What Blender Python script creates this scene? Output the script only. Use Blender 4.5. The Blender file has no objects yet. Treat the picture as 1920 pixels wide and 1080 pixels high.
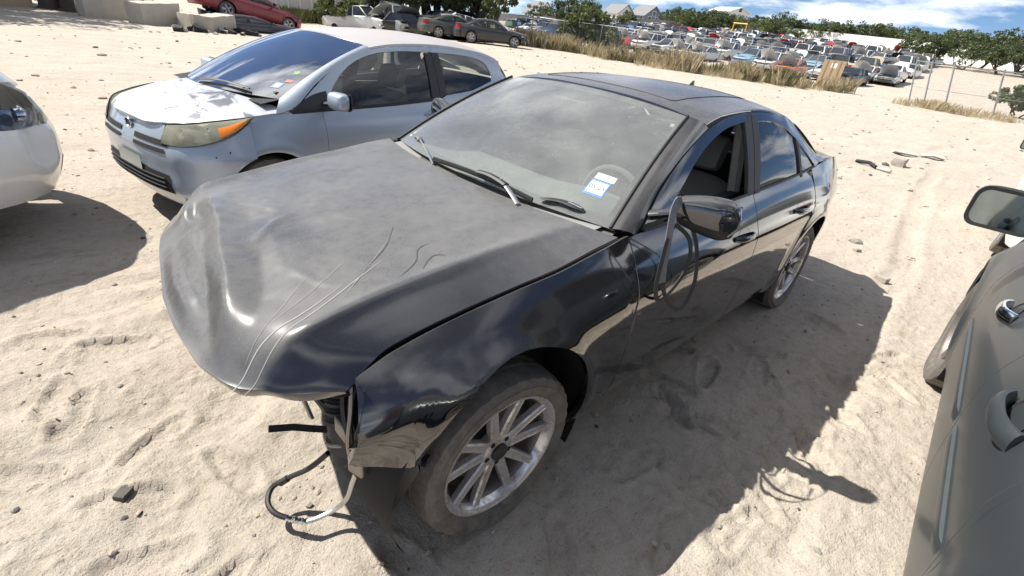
import bpy, bmesh, math, random
import numpy as np
from mathutils import Vector, Matrix

# ---------------------------------------------------------------- camera, sky, sun, exposure
SC = bpy.context.scene
COL = SC.collection
random.seed(7)
RNG = np.random.default_rng(7)

CAM_POS = (0.915, 1.658, 1.592)
CAM_ROWS = ((-0.7215, 0.6827, 0.1156), (-0.2534, -0.4157, 0.8735), (0.6444, 0.6010, 0.4729))
cam_data = bpy.data.cameras.new('camera')
cam = bpy.data.objects.new('camera', cam_data)
COL.objects.link(cam)
m3 = Matrix(CAM_ROWS).transposed()
cam.matrix_world = Matrix.Translation(CAM_POS) @ m3.to_4x4()
cam.rotation_euler = m3.to_euler(); cam.location = CAM_POS
cam_data.sensor_width = 36.0
cam_data.lens = 36.0 * 913.2 / 1920.0
cam_data.clip_start = 0.02
cam_data.clip_end = 3000
SC.camera = cam

SUN_TRAVEL = Vector((-0.44, 0.70, -1.0)).normalized()
sun_from = -SUN_TRAVEL
SUN_EL = math.asin(sun_from.z)
SUN_AZ = math.atan2(sun_from.x, sun_from.y)        # clockwise from +Y
world = bpy.data.worlds.new('World'); SC.world = world
world.use_nodes = True
wn, wl = world.node_tree.nodes, world.node_tree.links
wn.clear()
w_out = wn.new('ShaderNodeOutputWorld')
w_bg = wn.new('ShaderNodeBackground'); w_bg.inputs['Strength'].default_value = 0.068
w_sky = wn.new('ShaderNodeTexSky'); w_sky.sky_type = 'NISHITA'; w_sky.sun_disc = False
w_sky.sun_elevation = SUN_EL; w_sky.sun_rotation = SUN_AZ
w_sky.air_density = 0.7; w_sky.dust_density = 0.0; w_sky.ozone_density = 6.0; w_sky.altitude = 1500
# fair-weather clouds, spread evenly over the whole sky
w_tc = wn.new('ShaderNodeTexCoord')
w_sep = wn.new('ShaderNodeSeparateXYZ')
w_zc = wn.new('ShaderNodeMath'); w_zc.operation = 'ADD'; w_zc.inputs[1].default_value = 0.16
w_zm = wn.new('ShaderNodeMath'); w_zm.operation = 'MAXIMUM'; w_zm.inputs[1].default_value = 0.05
w_dx = wn.new('ShaderNodeMath'); w_dx.operation = 'DIVIDE'
w_dy = wn.new('ShaderNodeMath'); w_dy.operation = 'DIVIDE'
w_cmb = wn.new('ShaderNodeCombineXYZ')
w_noise = wn.new('ShaderNodeTexNoise'); w_noise.inputs['Scale'].default_value = 1.15
w_noise.inputs['Detail'].default_value = 9; w_noise.inputs['Roughness'].default_value = 0.58
w_ramp = wn.new('ShaderNodeValToRGB')
w_ramp.color_ramp.elements[0].position = 0.47; w_ramp.color_ramp.elements[0].color = (0, 0, 0, 1)
w_ramp.color_ramp.elements[1].position = 0.63; w_ramp.color_ramp.elements[1].color = (1, 1, 1, 1)
w_mix = wn.new('ShaderNodeMixRGB'); w_mix.inputs[2].default_value = (13.0, 13.3, 13.8, 1)
wl.new(w_tc.outputs['Generated'], w_sep.inputs[0])
wl.new(w_sep.outputs[2], w_zc.inputs[0]); wl.new(w_zc.outputs[0], w_zm.inputs[0])
wl.new(w_sep.outputs[0], w_dx.inputs[0]); wl.new(w_zm.outputs[0], w_dx.inputs[1])
wl.new(w_sep.outputs[1], w_dy.inputs[0]); wl.new(w_zm.outputs[0], w_dy.inputs[1])
wl.new(w_dx.outputs[0], w_cmb.inputs[0]); wl.new(w_dy.outputs[0], w_cmb.inputs[1])
wl.new(w_cmb.outputs[0], w_noise.inputs['Vector'])
wl.new(w_noise.outputs['Fac'], w_ramp.inputs[0])
wl.new(w_ramp.outputs[0], w_mix.inputs[0]); wl.new(w_sky.outputs[0], w_mix.inputs[1])
wl.new(w_mix.outputs[0], w_bg.inputs['Color']); wl.new(w_bg.outputs[0], w_out.inputs['Surface'])

sun_data = bpy.data.lights.new('sun', 'SUN')
sun_data.energy = 5.0; sun_data.angle = math.radians(0.5); sun_data.color = (1.0, 0.95, 0.87)
sun = bpy.data.objects.new('sun', sun_data); COL.objects.link(sun)
sun.rotation_euler = SUN_TRAVEL.to_track_quat('-Z', 'Y').to_euler()
sun.location = (0, 0, 30)

SC.view_settings.view_transform = 'Standard'
SC.view_settings.look = 'None'
SC.view_settings.exposure = 0.74
SC.view_settings.gamma = 1.0
SC.view_settings.use_curve_mapping = False
SC.cycles.use_denoising = True
SC.cycles.max_bounces = 8
SC.cycles.transparent_max_bounces = 24
SC.cycles.sample_clamp_indirect = 6.0

# ---------------------------------------------------------------- materials
def nodes_of(m):
    m.use_nodes = True
    nt = m.node_tree
    return nt, nt.nodes, nt.links

def new_noise(nt, scale, detail=4, rough=0.55, coord=None, dist=0.0):
    n = nt.nodes.new('ShaderNodeTexNoise')
    n.inputs['Scale'].default_value = scale; n.inputs['Detail'].default_value = detail
    n.inputs['Roughness'].default_value = rough; n.inputs['Distortion'].default_value = dist
    if coord is not None: nt.links.new(coord, n.inputs['Vector'])
    return n

def ramp(nt, src, p0, p1, c0=(0, 0, 0, 1), c1=(1, 1, 1, 1)):
    r = nt.nodes.new('ShaderNodeValToRGB')
    r.color_ramp.elements[0].position = p0; r.color_ramp.elements[0].color = c0
    r.color_ramp.elements[1].position = p1; r.color_ramp.elements[1].color = c1
    nt.links.new(src, r.inputs[0]); return r

def math_node(nt, op, a, b=None, clamp=False):
    n = nt.nodes.new('ShaderNodeMath'); n.operation = op; n.use_clamp = clamp
    for i, v in enumerate((a, b)):
        if v is None: continue
        if isinstance(v, (int, float)): n.inputs[i].default_value = v
        else: nt.links.new(v, n.inputs[i])
    return n.outputs[0]

def mixrgb(nt, fac, a, b):
    n = nt.nodes.new('ShaderNodeMixRGB')
    for i, v in ((0, fac), (1, a), (2, b)):
        if isinstance(v, (int, float)): n.inputs[i].default_value = v
        elif isinstance(v, tuple): n.inputs[i].default_value = v if len(v) == 4 else (*v, 1)
        else: nt.links.new(v, n.inputs[i])
    return n.outputs[0]

def bump(nt, h, strength, dist, prev=None):
    b = nt.nodes.new('ShaderNodeBump'); b.inputs['Strength'].default_value = strength
    b.inputs['Distance'].default_value = dist
    nt.links.new(h, b.inputs['Height'])
    if prev is not None: nt.links.new(prev, b.inputs['Normal'])
    return b.outputs[0]

def plain(name, col, rough=0.6, metal=0.0, var=0.12, scale=9.0, bump_s=0.0, bump_scale=60.0, coat=0.0, spec=0.5, objcol=False):
    """a colour with slight uneven wear"""
    m = bpy.data.materials.new(name)
    nt, N, L = nodes_of(m); b = N['Principled BSDF']
    tc = N.new('ShaderNodeTexCoord').outputs['Object']
    n = new_noise(nt, scale, 5, 0.6, tc)
    lo = tuple(max(0, c * (1 - var)) for c in col); hi = tuple(min(1, c * (1 + var)) for c in col)
    c = mixrgb(nt, n.outputs['Fac'], lo, hi)
    if objcol:
        oi = N.new('ShaderNodeObjectInfo')
        mm = N.new('ShaderNodeMixRGB'); mm.blend_type = 'MULTIPLY'; mm.inputs[0].default_value = 1
        L.new(c, mm.inputs[1]); L.new(oi.outputs['Color'], mm.inputs[2]); c = mm.outputs[0]
    L.new(c, b.inputs['Base Color'])
    b.inputs['Roughness'].default_value = rough; b.inputs['Metallic'].default_value = metal
    b.inputs['Coat Weight'].default_value = coat; b.inputs['Coat Roughness'].default_value = 0.06
    b.inputs['Specular IOR Level'].default_value = spec
    if bump_s > 0:
        n2 = new_noise(nt, bump_scale, 4, 0.6, tc)
        L.new(bump(nt, n2.outputs['Fac'], bump_s, 0.01), b.inputs['Normal'])
    return m

def paint(name, col, rough=0.25, metal=0.0, coat=1.0, dust_col=(0.36, 0.33, 0.29), up=0.5, side=0.05, scale=5.0, streak=None, ripple=0.0, stain=None, attr=None, ramp_=(0.30, 0.93), coat_ior=1.5, coat_rough=0.03, grain=0.0):
    """clear-coated car paint under settled dust: more dust where the panel faces up"""
    m = bpy.data.materials.new(name)
    nt, N, L = nodes_of(m); b = N['Principled BSDF']
    tc = N.new('ShaderNodeTexCoord').outputs['Object']
    geo = N.new('ShaderNodeNewGeometry')
    sep = N.new('ShaderNodeSeparateXYZ'); L.new(geo.outputs['Normal'], sep.inputs[0])
    upf = ramp(nt, sep.outputs[2], *ramp_).outputs[0]
    if attr:
        an = N.new('ShaderNodeAttribute'); an.attribute_name = attr
        upf = math_node(nt, 'MULTIPLY', upf, an.outputs['Fac'])
    b.inputs['Coat IOR'].default_value = coat_ior
    n1 = new_noise(nt, scale, 7, 0.62, tc, 0.4)
    n2 = new_noise(nt, scale * 9, 6, 0.7, tc)
    n3 = new_noise(nt, scale * 60, 3, 0.7, tc)
    blot = ramp(nt, n1.outputs['Fac'], 0.30, 0.72, (0.72, 0.72, 0.72, 1), (1.12, 1.12, 1.12, 1)).outputs[0]
    fine = ramp(nt, n2.outputs['Fac'], 0.25, 0.75, (0.82, 0.82, 0.82, 1), (1.15, 1.15, 1.15, 1)).outputs[0]
    d = math_node(nt, 'MULTIPLY', upf, up)
    d = math_node(nt, 'ADD', d, side)
    d = math_node(nt, 'MULTIPLY', d, blot)
    d = math_node(nt, 'MULTIPLY', d, fine)
    speck = ramp(nt, n3.outputs['Fac'], 0.64, 0.72).outputs[0]
    d = math_node(nt, 'ADD', d, math_node(nt, 'MULTIPLY', speck, math_node(nt, 'MULTIPLY', upf, up * 0.35)))
    if grain:
        ng = new_noise(nt, 420, 3, 0.8, tc); d = math_node(nt, 'MULTIPLY', d, ramp(nt, ng.outputs['Fac'], .3, .7, (1 - grain * .5,) * 3 + (1,), (1 + grain * .5,) * 3 + (1,)).outputs[0])
    if streak:
        mp = N.new('ShaderNodeMapping'); L.new(tc, mp.inputs['Vector'])
        mp.inputs['Rotation'].default_value = (0, 0, streak[0]); mp.inputs['Scale'].default_value = streak[1]
        ns = new_noise(nt, 1.0, 5, 0.6, mp.outputs[0])
        sf = ramp(nt, ns.outputs['Fac'], 0.58, 0.66, (1, 1, 1, 1), (streak[2],) * 3 + (1,)).outputs[0]
        d = math_node(nt, 'MULTIPLY', d, sf)
    d = math_node(nt, 'MINIMUM', d, 0.95)
    base = tuple(col)
    if stain:
        ns2 = new_noise(nt, stain[1], 6, 0.65, tc, 0.8)
        msk = ramp(nt, ns2.outputs['Fac'], stain[2], stain[2] + 0.06).outputs[0]
        msk = math_node(nt, 'MULTIPLY', msk, upf)
        base = mixrgb(nt, msk, (*col, 1), (*stain[0], 1))
    L.new(mixrgb(nt, d, base, (*dust_col, 1)), b.inputs['Base Color'])
    r = math_node(nt, 'ADD', math_node(nt, 'MULTIPLY', d, 0.5), rough, True)
    L.new(r, b.inputs['Roughness'])
    if metal: L.new(math_node(nt, 'MULTIPLY', math_node(nt, 'SUBTRACT', 1.0, d), metal), b.inputs['Metallic'])
    cw = math_node(nt, 'SUBTRACT', 1.0, math_node(nt, 'MULTIPLY', d, 1.8), True)
    L.new(math_node(nt, 'SUBTRACT', 0.5, math_node(nt, 'MULTIPLY', d, 0.7), True), b.inputs['Specular IOR Level'])
    if coat: L.new(math_node(nt, 'MULTIPLY', cw, coat), b.inputs['Coat Weight'])
    cr = math_node(nt, 'ADD', math_node(nt, 'MULTIPLY', d, 0.5), coat_rough)
    L.new(cr, b.inputs['Coat Roughness'])
    if ripple:
        nr = new_noise(nt, 3.0, 2, 0.5, tc)
        bb = bump(nt, nr.outputs['Fac'], ripple, 0.02)
        L.new(bb, b.inputs['Coat Normal']); L.new(bb, b.inputs['Normal'])
    return m

def glass(name, tint=(0.75, 0.8, 0.78), dust=0.0, dust_col=(0.5, 0.48, 0.43), scale=4.0, refl=1.0, edge=0.0):
    """thin sheet of window glass, see-through, with dust on it"""
    m = bpy.data.materials.new(name)
    nt, N, L = nodes_of(m)
    N.remove(N['Principled BSDF']); out = N['Material Output']
    tr = N.new('ShaderNodeBsdfTransparent'); tr.inputs[0].default_value = (*tint, 1)
    gl = N.new('ShaderNodeBsdfGlossy'); gl.inputs['Roughness'].default_value = 0.015
    fr = N.new('ShaderNodeFresnel'); fr.inputs['IOR'].default_value = 1.5
    f = math_node(nt, 'MULTIPLY', fr.outputs[0], refl, True)
    mx = N.new('ShaderNodeMixShader'); L.new(f, mx.inputs[0]); L.new(tr.outputs[0], mx.inputs[1]); L.new(gl.outputs[0], mx.inputs[2])
    last = mx.outputs[0]
    if dust > 0:
        tc = N.new('ShaderNodeTexCoord').outputs['Object']
        n1 = new_noise(nt, scale, 6, 0.6, tc, 0.5); n2 = new_noise(nt, scale * 22, 5, 0.7, tc)
        a = ramp(nt, n1.outputs['Fac'], 0.3, 0.75, (0.60,) * 3 + (1,), (1.3,) * 3 + (1,)).outputs[0]
        c = ramp(nt, n2.outputs['Fac'], 0.3, 0.7, (0.92,) * 3 + (1,), (1.08,) * 3 + (1,)).outputs[0]
        d = math_node(nt, 'MULTIPLY', math_node(nt, 'MULTIPLY', a, c), dust, True)
        df = N.new('ShaderNodeBsdfDiffuse'); df.inputs[0].default_value = (*dust_col, 1)
        tl = N.new('ShaderNodeBsdfTranslucent'); tl.inputs[0].default_value = (*dust_col, 1)
        m0 = N.new('ShaderNodeMixShader'); m0.inputs[0].default_value = 0.3
        L.new(df.outputs[0], m0.inputs[1]); L.new(tl.outputs[0], m0.inputs[2])
        m2 = N.new('ShaderNodeMixShader'); L.new(d, m2.inputs[0]); L.new(last, m2.inputs[1]); L.new(m0.outputs[0], m2.inputs[2])
        last = m2.outputs[0]
    L.new(last, out.inputs['Surface'])
    return m

# ---------------------------------------------------------------- mesh helpers
def tag(o, label=None, cat=None, group=None, kind=None):
    if label: o['label'] = label
    if cat: o['category'] = cat
    if group: o['group'] = group
    if kind: o['kind'] = kind
    return o

def empty(name, loc=(0, 0, 0), rz=0.0):
    o = bpy.data.objects.new(name, None); COL.objects.link(o)
    o.location = loc; o.rotation_euler = (0, 0, rz); o.empty_display_size = 0.2
    return o

def mesh_obj(name, verts, faces, mat, parent=None, smooth=True, sharp=38.0):
    me = bpy.data.meshes.new(name)
    me.from_pydata([tuple(map(float, v)) for v in verts], [], [tuple(int(i) for i in f) for f in faces])
    return link_mesh(name, me, mat, parent, smooth, sharp)

def link_mesh(name, me, mat, parent=None, smooth=True, sharp=38.0):
    if smooth and len(me.polygons):
        me.polygons.foreach_set('use_smooth', [True] * len(me.polygons))
        me.set_sharp_from_angle(angle=math.radians(sharp))
    for m in (mat if isinstance(mat, (list, tuple)) else [mat]):
        me.materials.append(m)
    me.update()
    o = bpy.data.objects.new(name, me); COL.objects.link(o)
    if parent is not None: o.parent = parent
    return o

class MB:
    """collects pieces of one part"""
    def __init__(self): self.v = []; self.f = []
    def add(self, v, f):
        o = len(self.v); self.v += [tuple(map(float, p)) for p in v]
        self.f += [tuple(int(i) + o for i in q) for q in f]; return self
    def box(self, lo, hi, rz=0.0, ctr=None, taper=None):
        x0, y0, z0 = lo; x1, y1, z1 = hi
        v = [(x0, y0, z0), (x1, y0, z0), (x1, y1, z0), (x0, y1, z0), (x0, y0, z1), (x1, y0, z1), (x1, y1, z1), (x0, y1, z1)]
        if taper:
            cx, cy = (x0 + x1) / 2, (y0 + y1) / 2
            v = v[:4] + [(cx + (a - cx) * taper, cy + (b - cy) * taper, c) for a, b, c in v[4:]]
        if rz:
            c = ctr or ((x0 + x1) / 2, (y0 + y1) / 2); cs, sn = math.cos(rz), math.sin(rz)
            v = [(c[0] + (a - c[0]) * cs - (b - c[1]) * sn, c[1] + (a - c[0]) * sn + (b - c[1]) * cs, d) for a, b, d in v]
        return self.add(v, [(0, 3, 2, 1), (4, 5, 6, 7), (0, 1, 5, 4), (1, 2, 6, 5), (2, 3, 7, 6), (3, 0, 4, 7)])
    def tube(self, pts, r, n=8, cap=True, flat=None):
        v, f = tube_geo(pts, r, n, cap, flat); return self.add(v, f)
    def grid(self, P, flip=False, closed=False):
        v, f = grid_geo(P, flip, closed); return self.add(v, f)
    def build(self, name, mat, parent=None, smooth=True, sharp=38.0, bevel=0.0):
        o = mesh_obj(name, self.v, self.f, mat, parent, smooth, sharp)
        if bevel: add_bevel(o, bevel)
        return o

def add_bevel(o, w, seg=2):
    b = o.modifiers.new('bevel', 'BEVEL'); b.width = w; b.segments = seg; b.limit_method = 'ANGLE'; b.angle_limit = math.radians(35)
    b.harden_normals = False
    return o

def grid_geo(P, flip=False, closed=False):
    P = np.asarray(P, float); m, n = P.shape[:2]
    v = P.reshape(-1, 3); f = []
    for i in range(m - 1):
        for j in range(n if closed else n - 1):
            j2 = (j + 1) % n
            q = (i * n + j, i * n + j2, (i + 1) * n + j2, (i + 1) * n + j)
            f.append(q[::-1] if flip else q)
    return v, f

def tube_geo(pts, r, n=8, cap=True, flat=None):
    pts = np.asarray(pts, float); k = len(pts)
    r = np.broadcast_to(np.asarray(r, float), (k,))
    T = np.gradient(pts, axis=0); T /= np.linalg.norm(T, axis=1, keepdims=True) + 1e-12
    up = np.array([0, 0, 1.0]) if abs(T[0][2]) < 0.9 else np.array([1.0, 0, 0])
    U = np.zeros_like(pts); V = np.zeros_like(pts)
    u = np.cross(T[0], up); u /= np.linalg.norm(u)
    for i in range(k):
        u = u - T[i] * (u @ T[i]); u /= np.linalg.norm(u) + 1e-12
        U[i] = u; V[i] = np.cross(T[i], u)
    a = np.linspace(0, 2 * np.pi, n, endpoint=False)
    fl = flat or (1, 1)
    P = pts[:, None] + r[:, None, None] * (fl[0] * np.cos(a)[None, :, None] * U[:, None] + fl[1] * np.sin(a)[None, :, None] * V[:, None])
    v, f = grid_geo(P, True, True)
    v = list(map(tuple, v))
    if cap:
        f.append(tuple(range(n))); f.append(tuple(range((k - 1) * n, k * n))[::-1])
    return v, f

def lathe_geo(prof, n=32, axis='y', a0=0.0, a1=2 * math.pi, closed=True):
    """prof: (radius, height) pairs, turned about an axis"""
    prof = np.asarray(prof, float)
    a = np.linspace(a0, a1, n, endpoint=not closed)
    R, H = prof[:, 0][:, None], prof[:, 1][:, None] * np.ones(n)[None]
    X, Z = R * np.cos(a)[None], R * np.sin(a)[None]
    P = np.stack([X, H, Z], -1) if axis == 'y' else np.stack([X, Z, H], -1)
    return grid_geo(P, axis == 'y', closed)

def spline(pts, n=None, per=None, closed=False):
    """smooth curve through the points, evenly resampled to n"""
    P = np.asarray(pts, float); k = len(P)
    d = np.linalg.norm(np.diff(P, axis=0), axis=1) ** 0.5 + 1e-9
    t = np.concatenate([[0], np.cumsum(d)])
    m = np.zeros_like(P)
    if k > 2:
        for i in range(1, k - 1):
            a, b = t[i] - t[i - 1], t[i + 1] - t[i]
            s1, s2 = (P[i] - P[i - 1]) / a, (P[i + 1] - P[i]) / b
            m[i] = (s1 * b + s2 * a) / (a + b)
        m[0] = 1.5 * (P[1] - P[0]) / (t[1] - t[0]) - 0.5 * m[1]
        m[-1] = 1.5 * (P[-1] - P[-2]) / (t[-1] - t[-2]) - 0.5 * m[-2]
    else:
        m[:] = (P[1] - P[0]) / (t[1] - t[0])
    out = []
    for i in range(k - 1):
        h = t[i + 1] - t[i]; u = np.linspace(0, 1, 24, endpoint=False)[:, None]
        out.append((2 * u**3 - 3 * u**2 + 1) * P[i] + (u**3 - 2 * u**2 + u) * h * m[i] + (-2 * u**3 + 3 * u**2) * P[i + 1] + (u**3 - u**2) * h * m[i + 1])
    C = np.concatenate(out + [P[-1:]])
    return resample(C, n) if n else C

def resample(C, n):
    C = np.asarray(C, float)
    s = np.concatenate([[0], np.cumsum(np.linalg.norm(np.diff(C, axis=0), axis=1))])
    q = np.linspace(0, s[-1], n)
    return np.stack([np.interp(q, s, C[:, i]) for i in range(C.shape[1])], 1)

def table(xs, ys):
    """smooth one-dimensional curve through a table (monotone between rows)"""
    xs = np.asarray(xs, float); ys = np.asarray(ys, float)
    o = np.argsort(xs); xs, ys = xs[o], ys[o]
    h = np.diff(xs); dl = np.diff(ys) / h
    m = np.zeros_like(ys); m[0], m[-1] = dl[0], dl[-1]
    for i in range(1, len(xs) - 1):
        if dl[i - 1] * dl[i] > 0:
            w1, w2 = 2 * h[i] + h[i - 1], h[i] + 2 * h[i - 1]
            m[i] = (w1 + w2) / (w1 / dl[i - 1] + w2 / dl[i])
    def f(x):
        x = np.asarray(x, float); xc = np.clip(x, xs[0], xs[-1])
        i = np.clip(np.searchsorted(xs, xc) - 1, 0, len(h) - 1)
        u = (xc - xs[i]) / h[i]
        return (2*u**3 - 3*u**2 + 1) * ys[i] + (u**3 - 2*u**2 + u) * h[i] * m[i] + (-2*u**3 + 3*u**2) * ys[i + 1] + (u**3 - u**2) * h[i] * m[i + 1]
    return f

def sstep(a, b, x):
    t = np.clip((np.asarray(x, float) - a) / (b - a), 0, 1); return t * t * (3 - 2 * t)

def sheet(name, P, mat, parent, flip=False, lip=0.016, r=0.003, sharp=38.0, edges=(1, 1, 1, 1)):
    """a pressed panel: the grid P with its rim folded back. edges = (row0, rowN, col0, colN) folded or not"""
    P = np.asarray(P, float)
    m, n = P.shape[:2]
    du = np.gradient(P, axis=1); dv = np.gradient(P, axis=0)
    N = np.cross(du, dv); N /= np.linalg.norm(N, axis=2, keepdims=True) + 1e-12
    if flip: N = -N
    verts = [tuple(p) for p in P.reshape(-1, 3)]
    _, faces = grid_geo(P, flip)
    if lip > 0:
        loops = []
        if edges[0]: loops.append([(0, j) for j in range(n)][::-1])
        if edges[3]: loops.append([(i, n - 1) for i in range(m)][::-1])
        if edges[1]: loops.append([(m - 1, j) for j in range(n)])
        if edges[2]: loops.append([(i, 0) for i in range(m)])
        C = P.mean(axis=(0, 1))
        for lp in loops:
            base = [i * n + j for i, j in lp]
            L1, L2 = [], []
            for (i, j) in lp:
                # outward tangent at the rim
                ii = 1 if i == 0 else (m - 2 if i == m - 1 else i); jj = 1 if j == 0 else (n - 2 if j == n - 1 else j)
                t = P[i, j] - P[ii, jj]; t /= np.linalg.norm(t) + 1e-12
                L1.append(len(verts)); verts.append(tuple(P[i, j] + t * r * 0.6 - N[i, j] * r))
            for (i, j) in lp:
                L2.append(len(verts)); verts.append(tuple(np.array(verts[L1[len(L2) - 1]]) - N[i, j] * lip))
            for a, b in ((base, L1), (L1, L2)):
                for k in range(len(lp) - 1):
                    q = (a[k], a[k + 1], b[k + 1], b[k])
                    faces.append(q if not flip else q[::-1])
    return mesh_obj(name, verts, faces, mat, parent, True, sharp)

def text_mesh(name, fc, mat):
    o = bpy.data.objects.new(name, fc); COL.objects.link(o)
    bpy.context.view_layer.update()
    me = bpy.data.meshes.new_from_object(o.evaluated_get(bpy.context.evaluated_depsgraph_get()))
    bpy.data.objects.remove(o); bpy.data.curves.remove(fc)
    me.name = name; me.materials.clear(); me.materials.append(mat)
    q = bpy.data.objects.new(name, me); COL.objects.link(q); return q

def copy_tree(o, parent=None):
    c = o.copy(); COL.objects.link(c); c.parent = parent
    for ch in KIDS.get(o.name, None) or [x for x in o.children]: copy_tree(ch, c)
    return c
KIDS = {}

# ---------------------------------------------------------------- value noise for real relief
def _hash(ix, iy, seed):
    h = (ix.astype(np.int64) * 374761393 + iy.astype(np.int64) * 668265263 + seed * 1442695041) & 0x7fffffff
    h = ((h ^ (h >> 13)) * 1274126177) & 0x7fffffff
    return ((h ^ (h >> 16)) & 0xffff) / 65535.0
def vnoise(x, y, seed=0):
    ix, iy = np.floor(x), np.floor(y); fx, fy = x - ix, y - iy
    fx = fx * fx * fx * (fx * (fx * 6 - 15) + 10); fy = fy * fy * fy * (fy * (fy * 6 - 15) + 10)
    a, b = _hash(ix, iy, seed), _hash(ix + 1, iy, seed); c, d = _hash(ix, iy + 1, seed), _hash(ix + 1, iy + 1, seed)
    return (a + (b - a) * fx) * (1 - fy) + (c + (d - c) * fx) * fy - 0.5
def fbm(x, y, oct=4, seed=0, gain=0.5):
    s, a = 0, 1.0
    for i in range(oct):
        s = s + a * vnoise(x, y, seed + i * 17); x, y, a = x * 2.03 + 11.3, y * 2.03 + 5.7, a * gain
    return s

# ---------------------------------------------------------------- terrain
_HL = table([-40, 2, 10, 21, 33, 40, 46, 55, 70, 120], [4.0, 4.9, 4.6, 4.3, 3.4, 2.0, 1.0, 0.3, 0.0, 0.0])
def terrain(x, y):
    """large lie of the land: flat yard, the lot beyond rises gently"""
    x = np.asarray(x, float); y = np.asarray(y, float)
    dx, dy = 0.9 - x, 1.66 - y
    d = np.hypot(dx, dy); a = np.degrees(np.arctan2(dy, dx))
    h = _HL(np.clip(a, -40, 120)) * sstep(165, 120, np.abs(a))
    u = np.clip((d - 46) / 72, 0, 1.25)
    return h * np.where(u < .15, u * u / .3, u - .075) + .32 * sstep(14, 40, d) * sstep(64, 48, np.abs(a))

FOOT = []
_fr = random.Random(5)
for _ in range(44):
    FOOT.append((_fr.uniform(-1.6, 1.5), _fr.uniform(-1.3, 1.6), _fr.uniform(0, 6.28)))
for _ in range(26):
    FOOT.append((_fr.uniform(-3.2, -0.3), _fr.uniform(0.95, 1.75), _fr.uniform(0, 6.28)))
FOOT += [(0.97, 0.30, 2.7), (0.86, 0.55, 0.5), (1.05, -0.55, 1.1)]

def relief(x, y):
    """trampled, rutted dirt"""
    z = 0.045 * fbm(x * 0.35, y * 0.35, 3, 3) + 0.007 * fbm(x * 1.7, y * 1.7, 4, 9)
    fd = sstep(11, 5, np.hypot(x - .3, y - .3))
    lump = fbm(x * 6.5, y * 6.5, 4, 21, 0.6)
    z = z + 0.005 * (.25 + .75 * fd) * lump - 0.005 * fd * np.abs(fbm(x * 9, y * 9, 3, 33)) + 0.0035 * fd * fbm(x * 24, y * 24, 3, 37, .6)
    clod = np.maximum(0, fbm(x * 17, y * 17, 2, 45) - .22) * sstep(-.1, .25, fbm(x * 1.1, y * 1.1, 2, 47)); z = z + 0.030 * fd * clod
    # old tyre ruts running along the rows
    for (cx, cy, ang, w, dep) in ((1.05, 0.35, 0.95, 0.10, 0.020), (-1.6, 1.62, 0.10, 0.10, 0.022), (0.9, -1.35, 0.20, 0.11, 0.018), (1.3, -0.75, 0.45, 0.12, 0.018), (-6.0, -2.4, 0.12, 0.16, 0.03), (-6.5, 3.2, 0.02, 0.15, 0.035), (-9, -0.7, -0.12, 0.17, 0.03), (-11, -4.0, 0.3, 0.2, 0.035), (-3.0, -7.5, 1.2, 0.2, 0.04)):
        q = -(x - cx) * math.sin(ang) + (y - cy) * math.cos(ang) + 0.22 * vnoise(x * 0.6, y * 0.6, 55)
        p = (x - cx) * math.cos(ang) + (y - cy) * math.sin(ang)
        g = np.exp(-(q / w) ** 4) - 0.55 * np.exp(-((np.abs(q) - 1.5 * w) / (0.5 * w)) ** 2)
        z = z - dep * g * (0.65 + 0.5 * vnoise(p * 1.3, q * 0.2, 61)) * sstep(9, 4, np.hypot(x - cx, y - cy) * 0.5)
        z = z - 0.004 * np.exp(-(q / w) ** 4) * (np.sin(p * 62) > 0.2) * sstep(5, 2, np.hypot(x - cx, y - cy) * 0.5)
    for (fx, fy, fa) in FOOT:
        u = (x - fx) * math.cos(fa) + (y - fy) * math.sin(fa); v = -(x - fx) * math.sin(fa) + (y - fy) * math.cos(fa)
        near = (np.abs(u) < 0.25) & (np.abs(v) < 0.15)
        if not near.any(): continue
        w = 0.046 + 0.010 * np.tanh(u * 12)
        e = np.maximum(np.abs(u) / 0.145, np.abs(v) / w)
        e = (np.abs(u / 0.145) ** 3 + np.abs(v / w) ** 3) ** (1 / 3)
        dent = -0.016 * sstep(1.06, 0.86, e) + 0.011 * np.exp(-((e - 1.22) / 0.16) ** 2)
        dent = dent + 0.0035 * sstep(1.0, 0.85, e) * np.sin(u * 260)
        z = z + dent
    return z

def ground_z(x, y):
    d = np.hypot(np.asarray(x, float) - 0.9, np.asarray(y, float) - 1.66)
    return terrain(x, y) + relief(np.asarray(x, float), np.asarray(y, float)) * sstep(60, 20, d)

def gz(x, y): return float(ground_z(np.array([x]), np.array([y]))[0])

def axis_coords(lo, hi, step, far):
    c = list(np.arange(lo, hi, step))
    s, p = step, c[-1]
    while p < far: s = min(s * 1.055, 40); p += s; c.append(p)
    s, p = step, c[0]; L = []
    while p > -far: s = min(s * 1.055, 40); p -= s; L.append(p)
    return np.array(L[::-1] + c)

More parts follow.
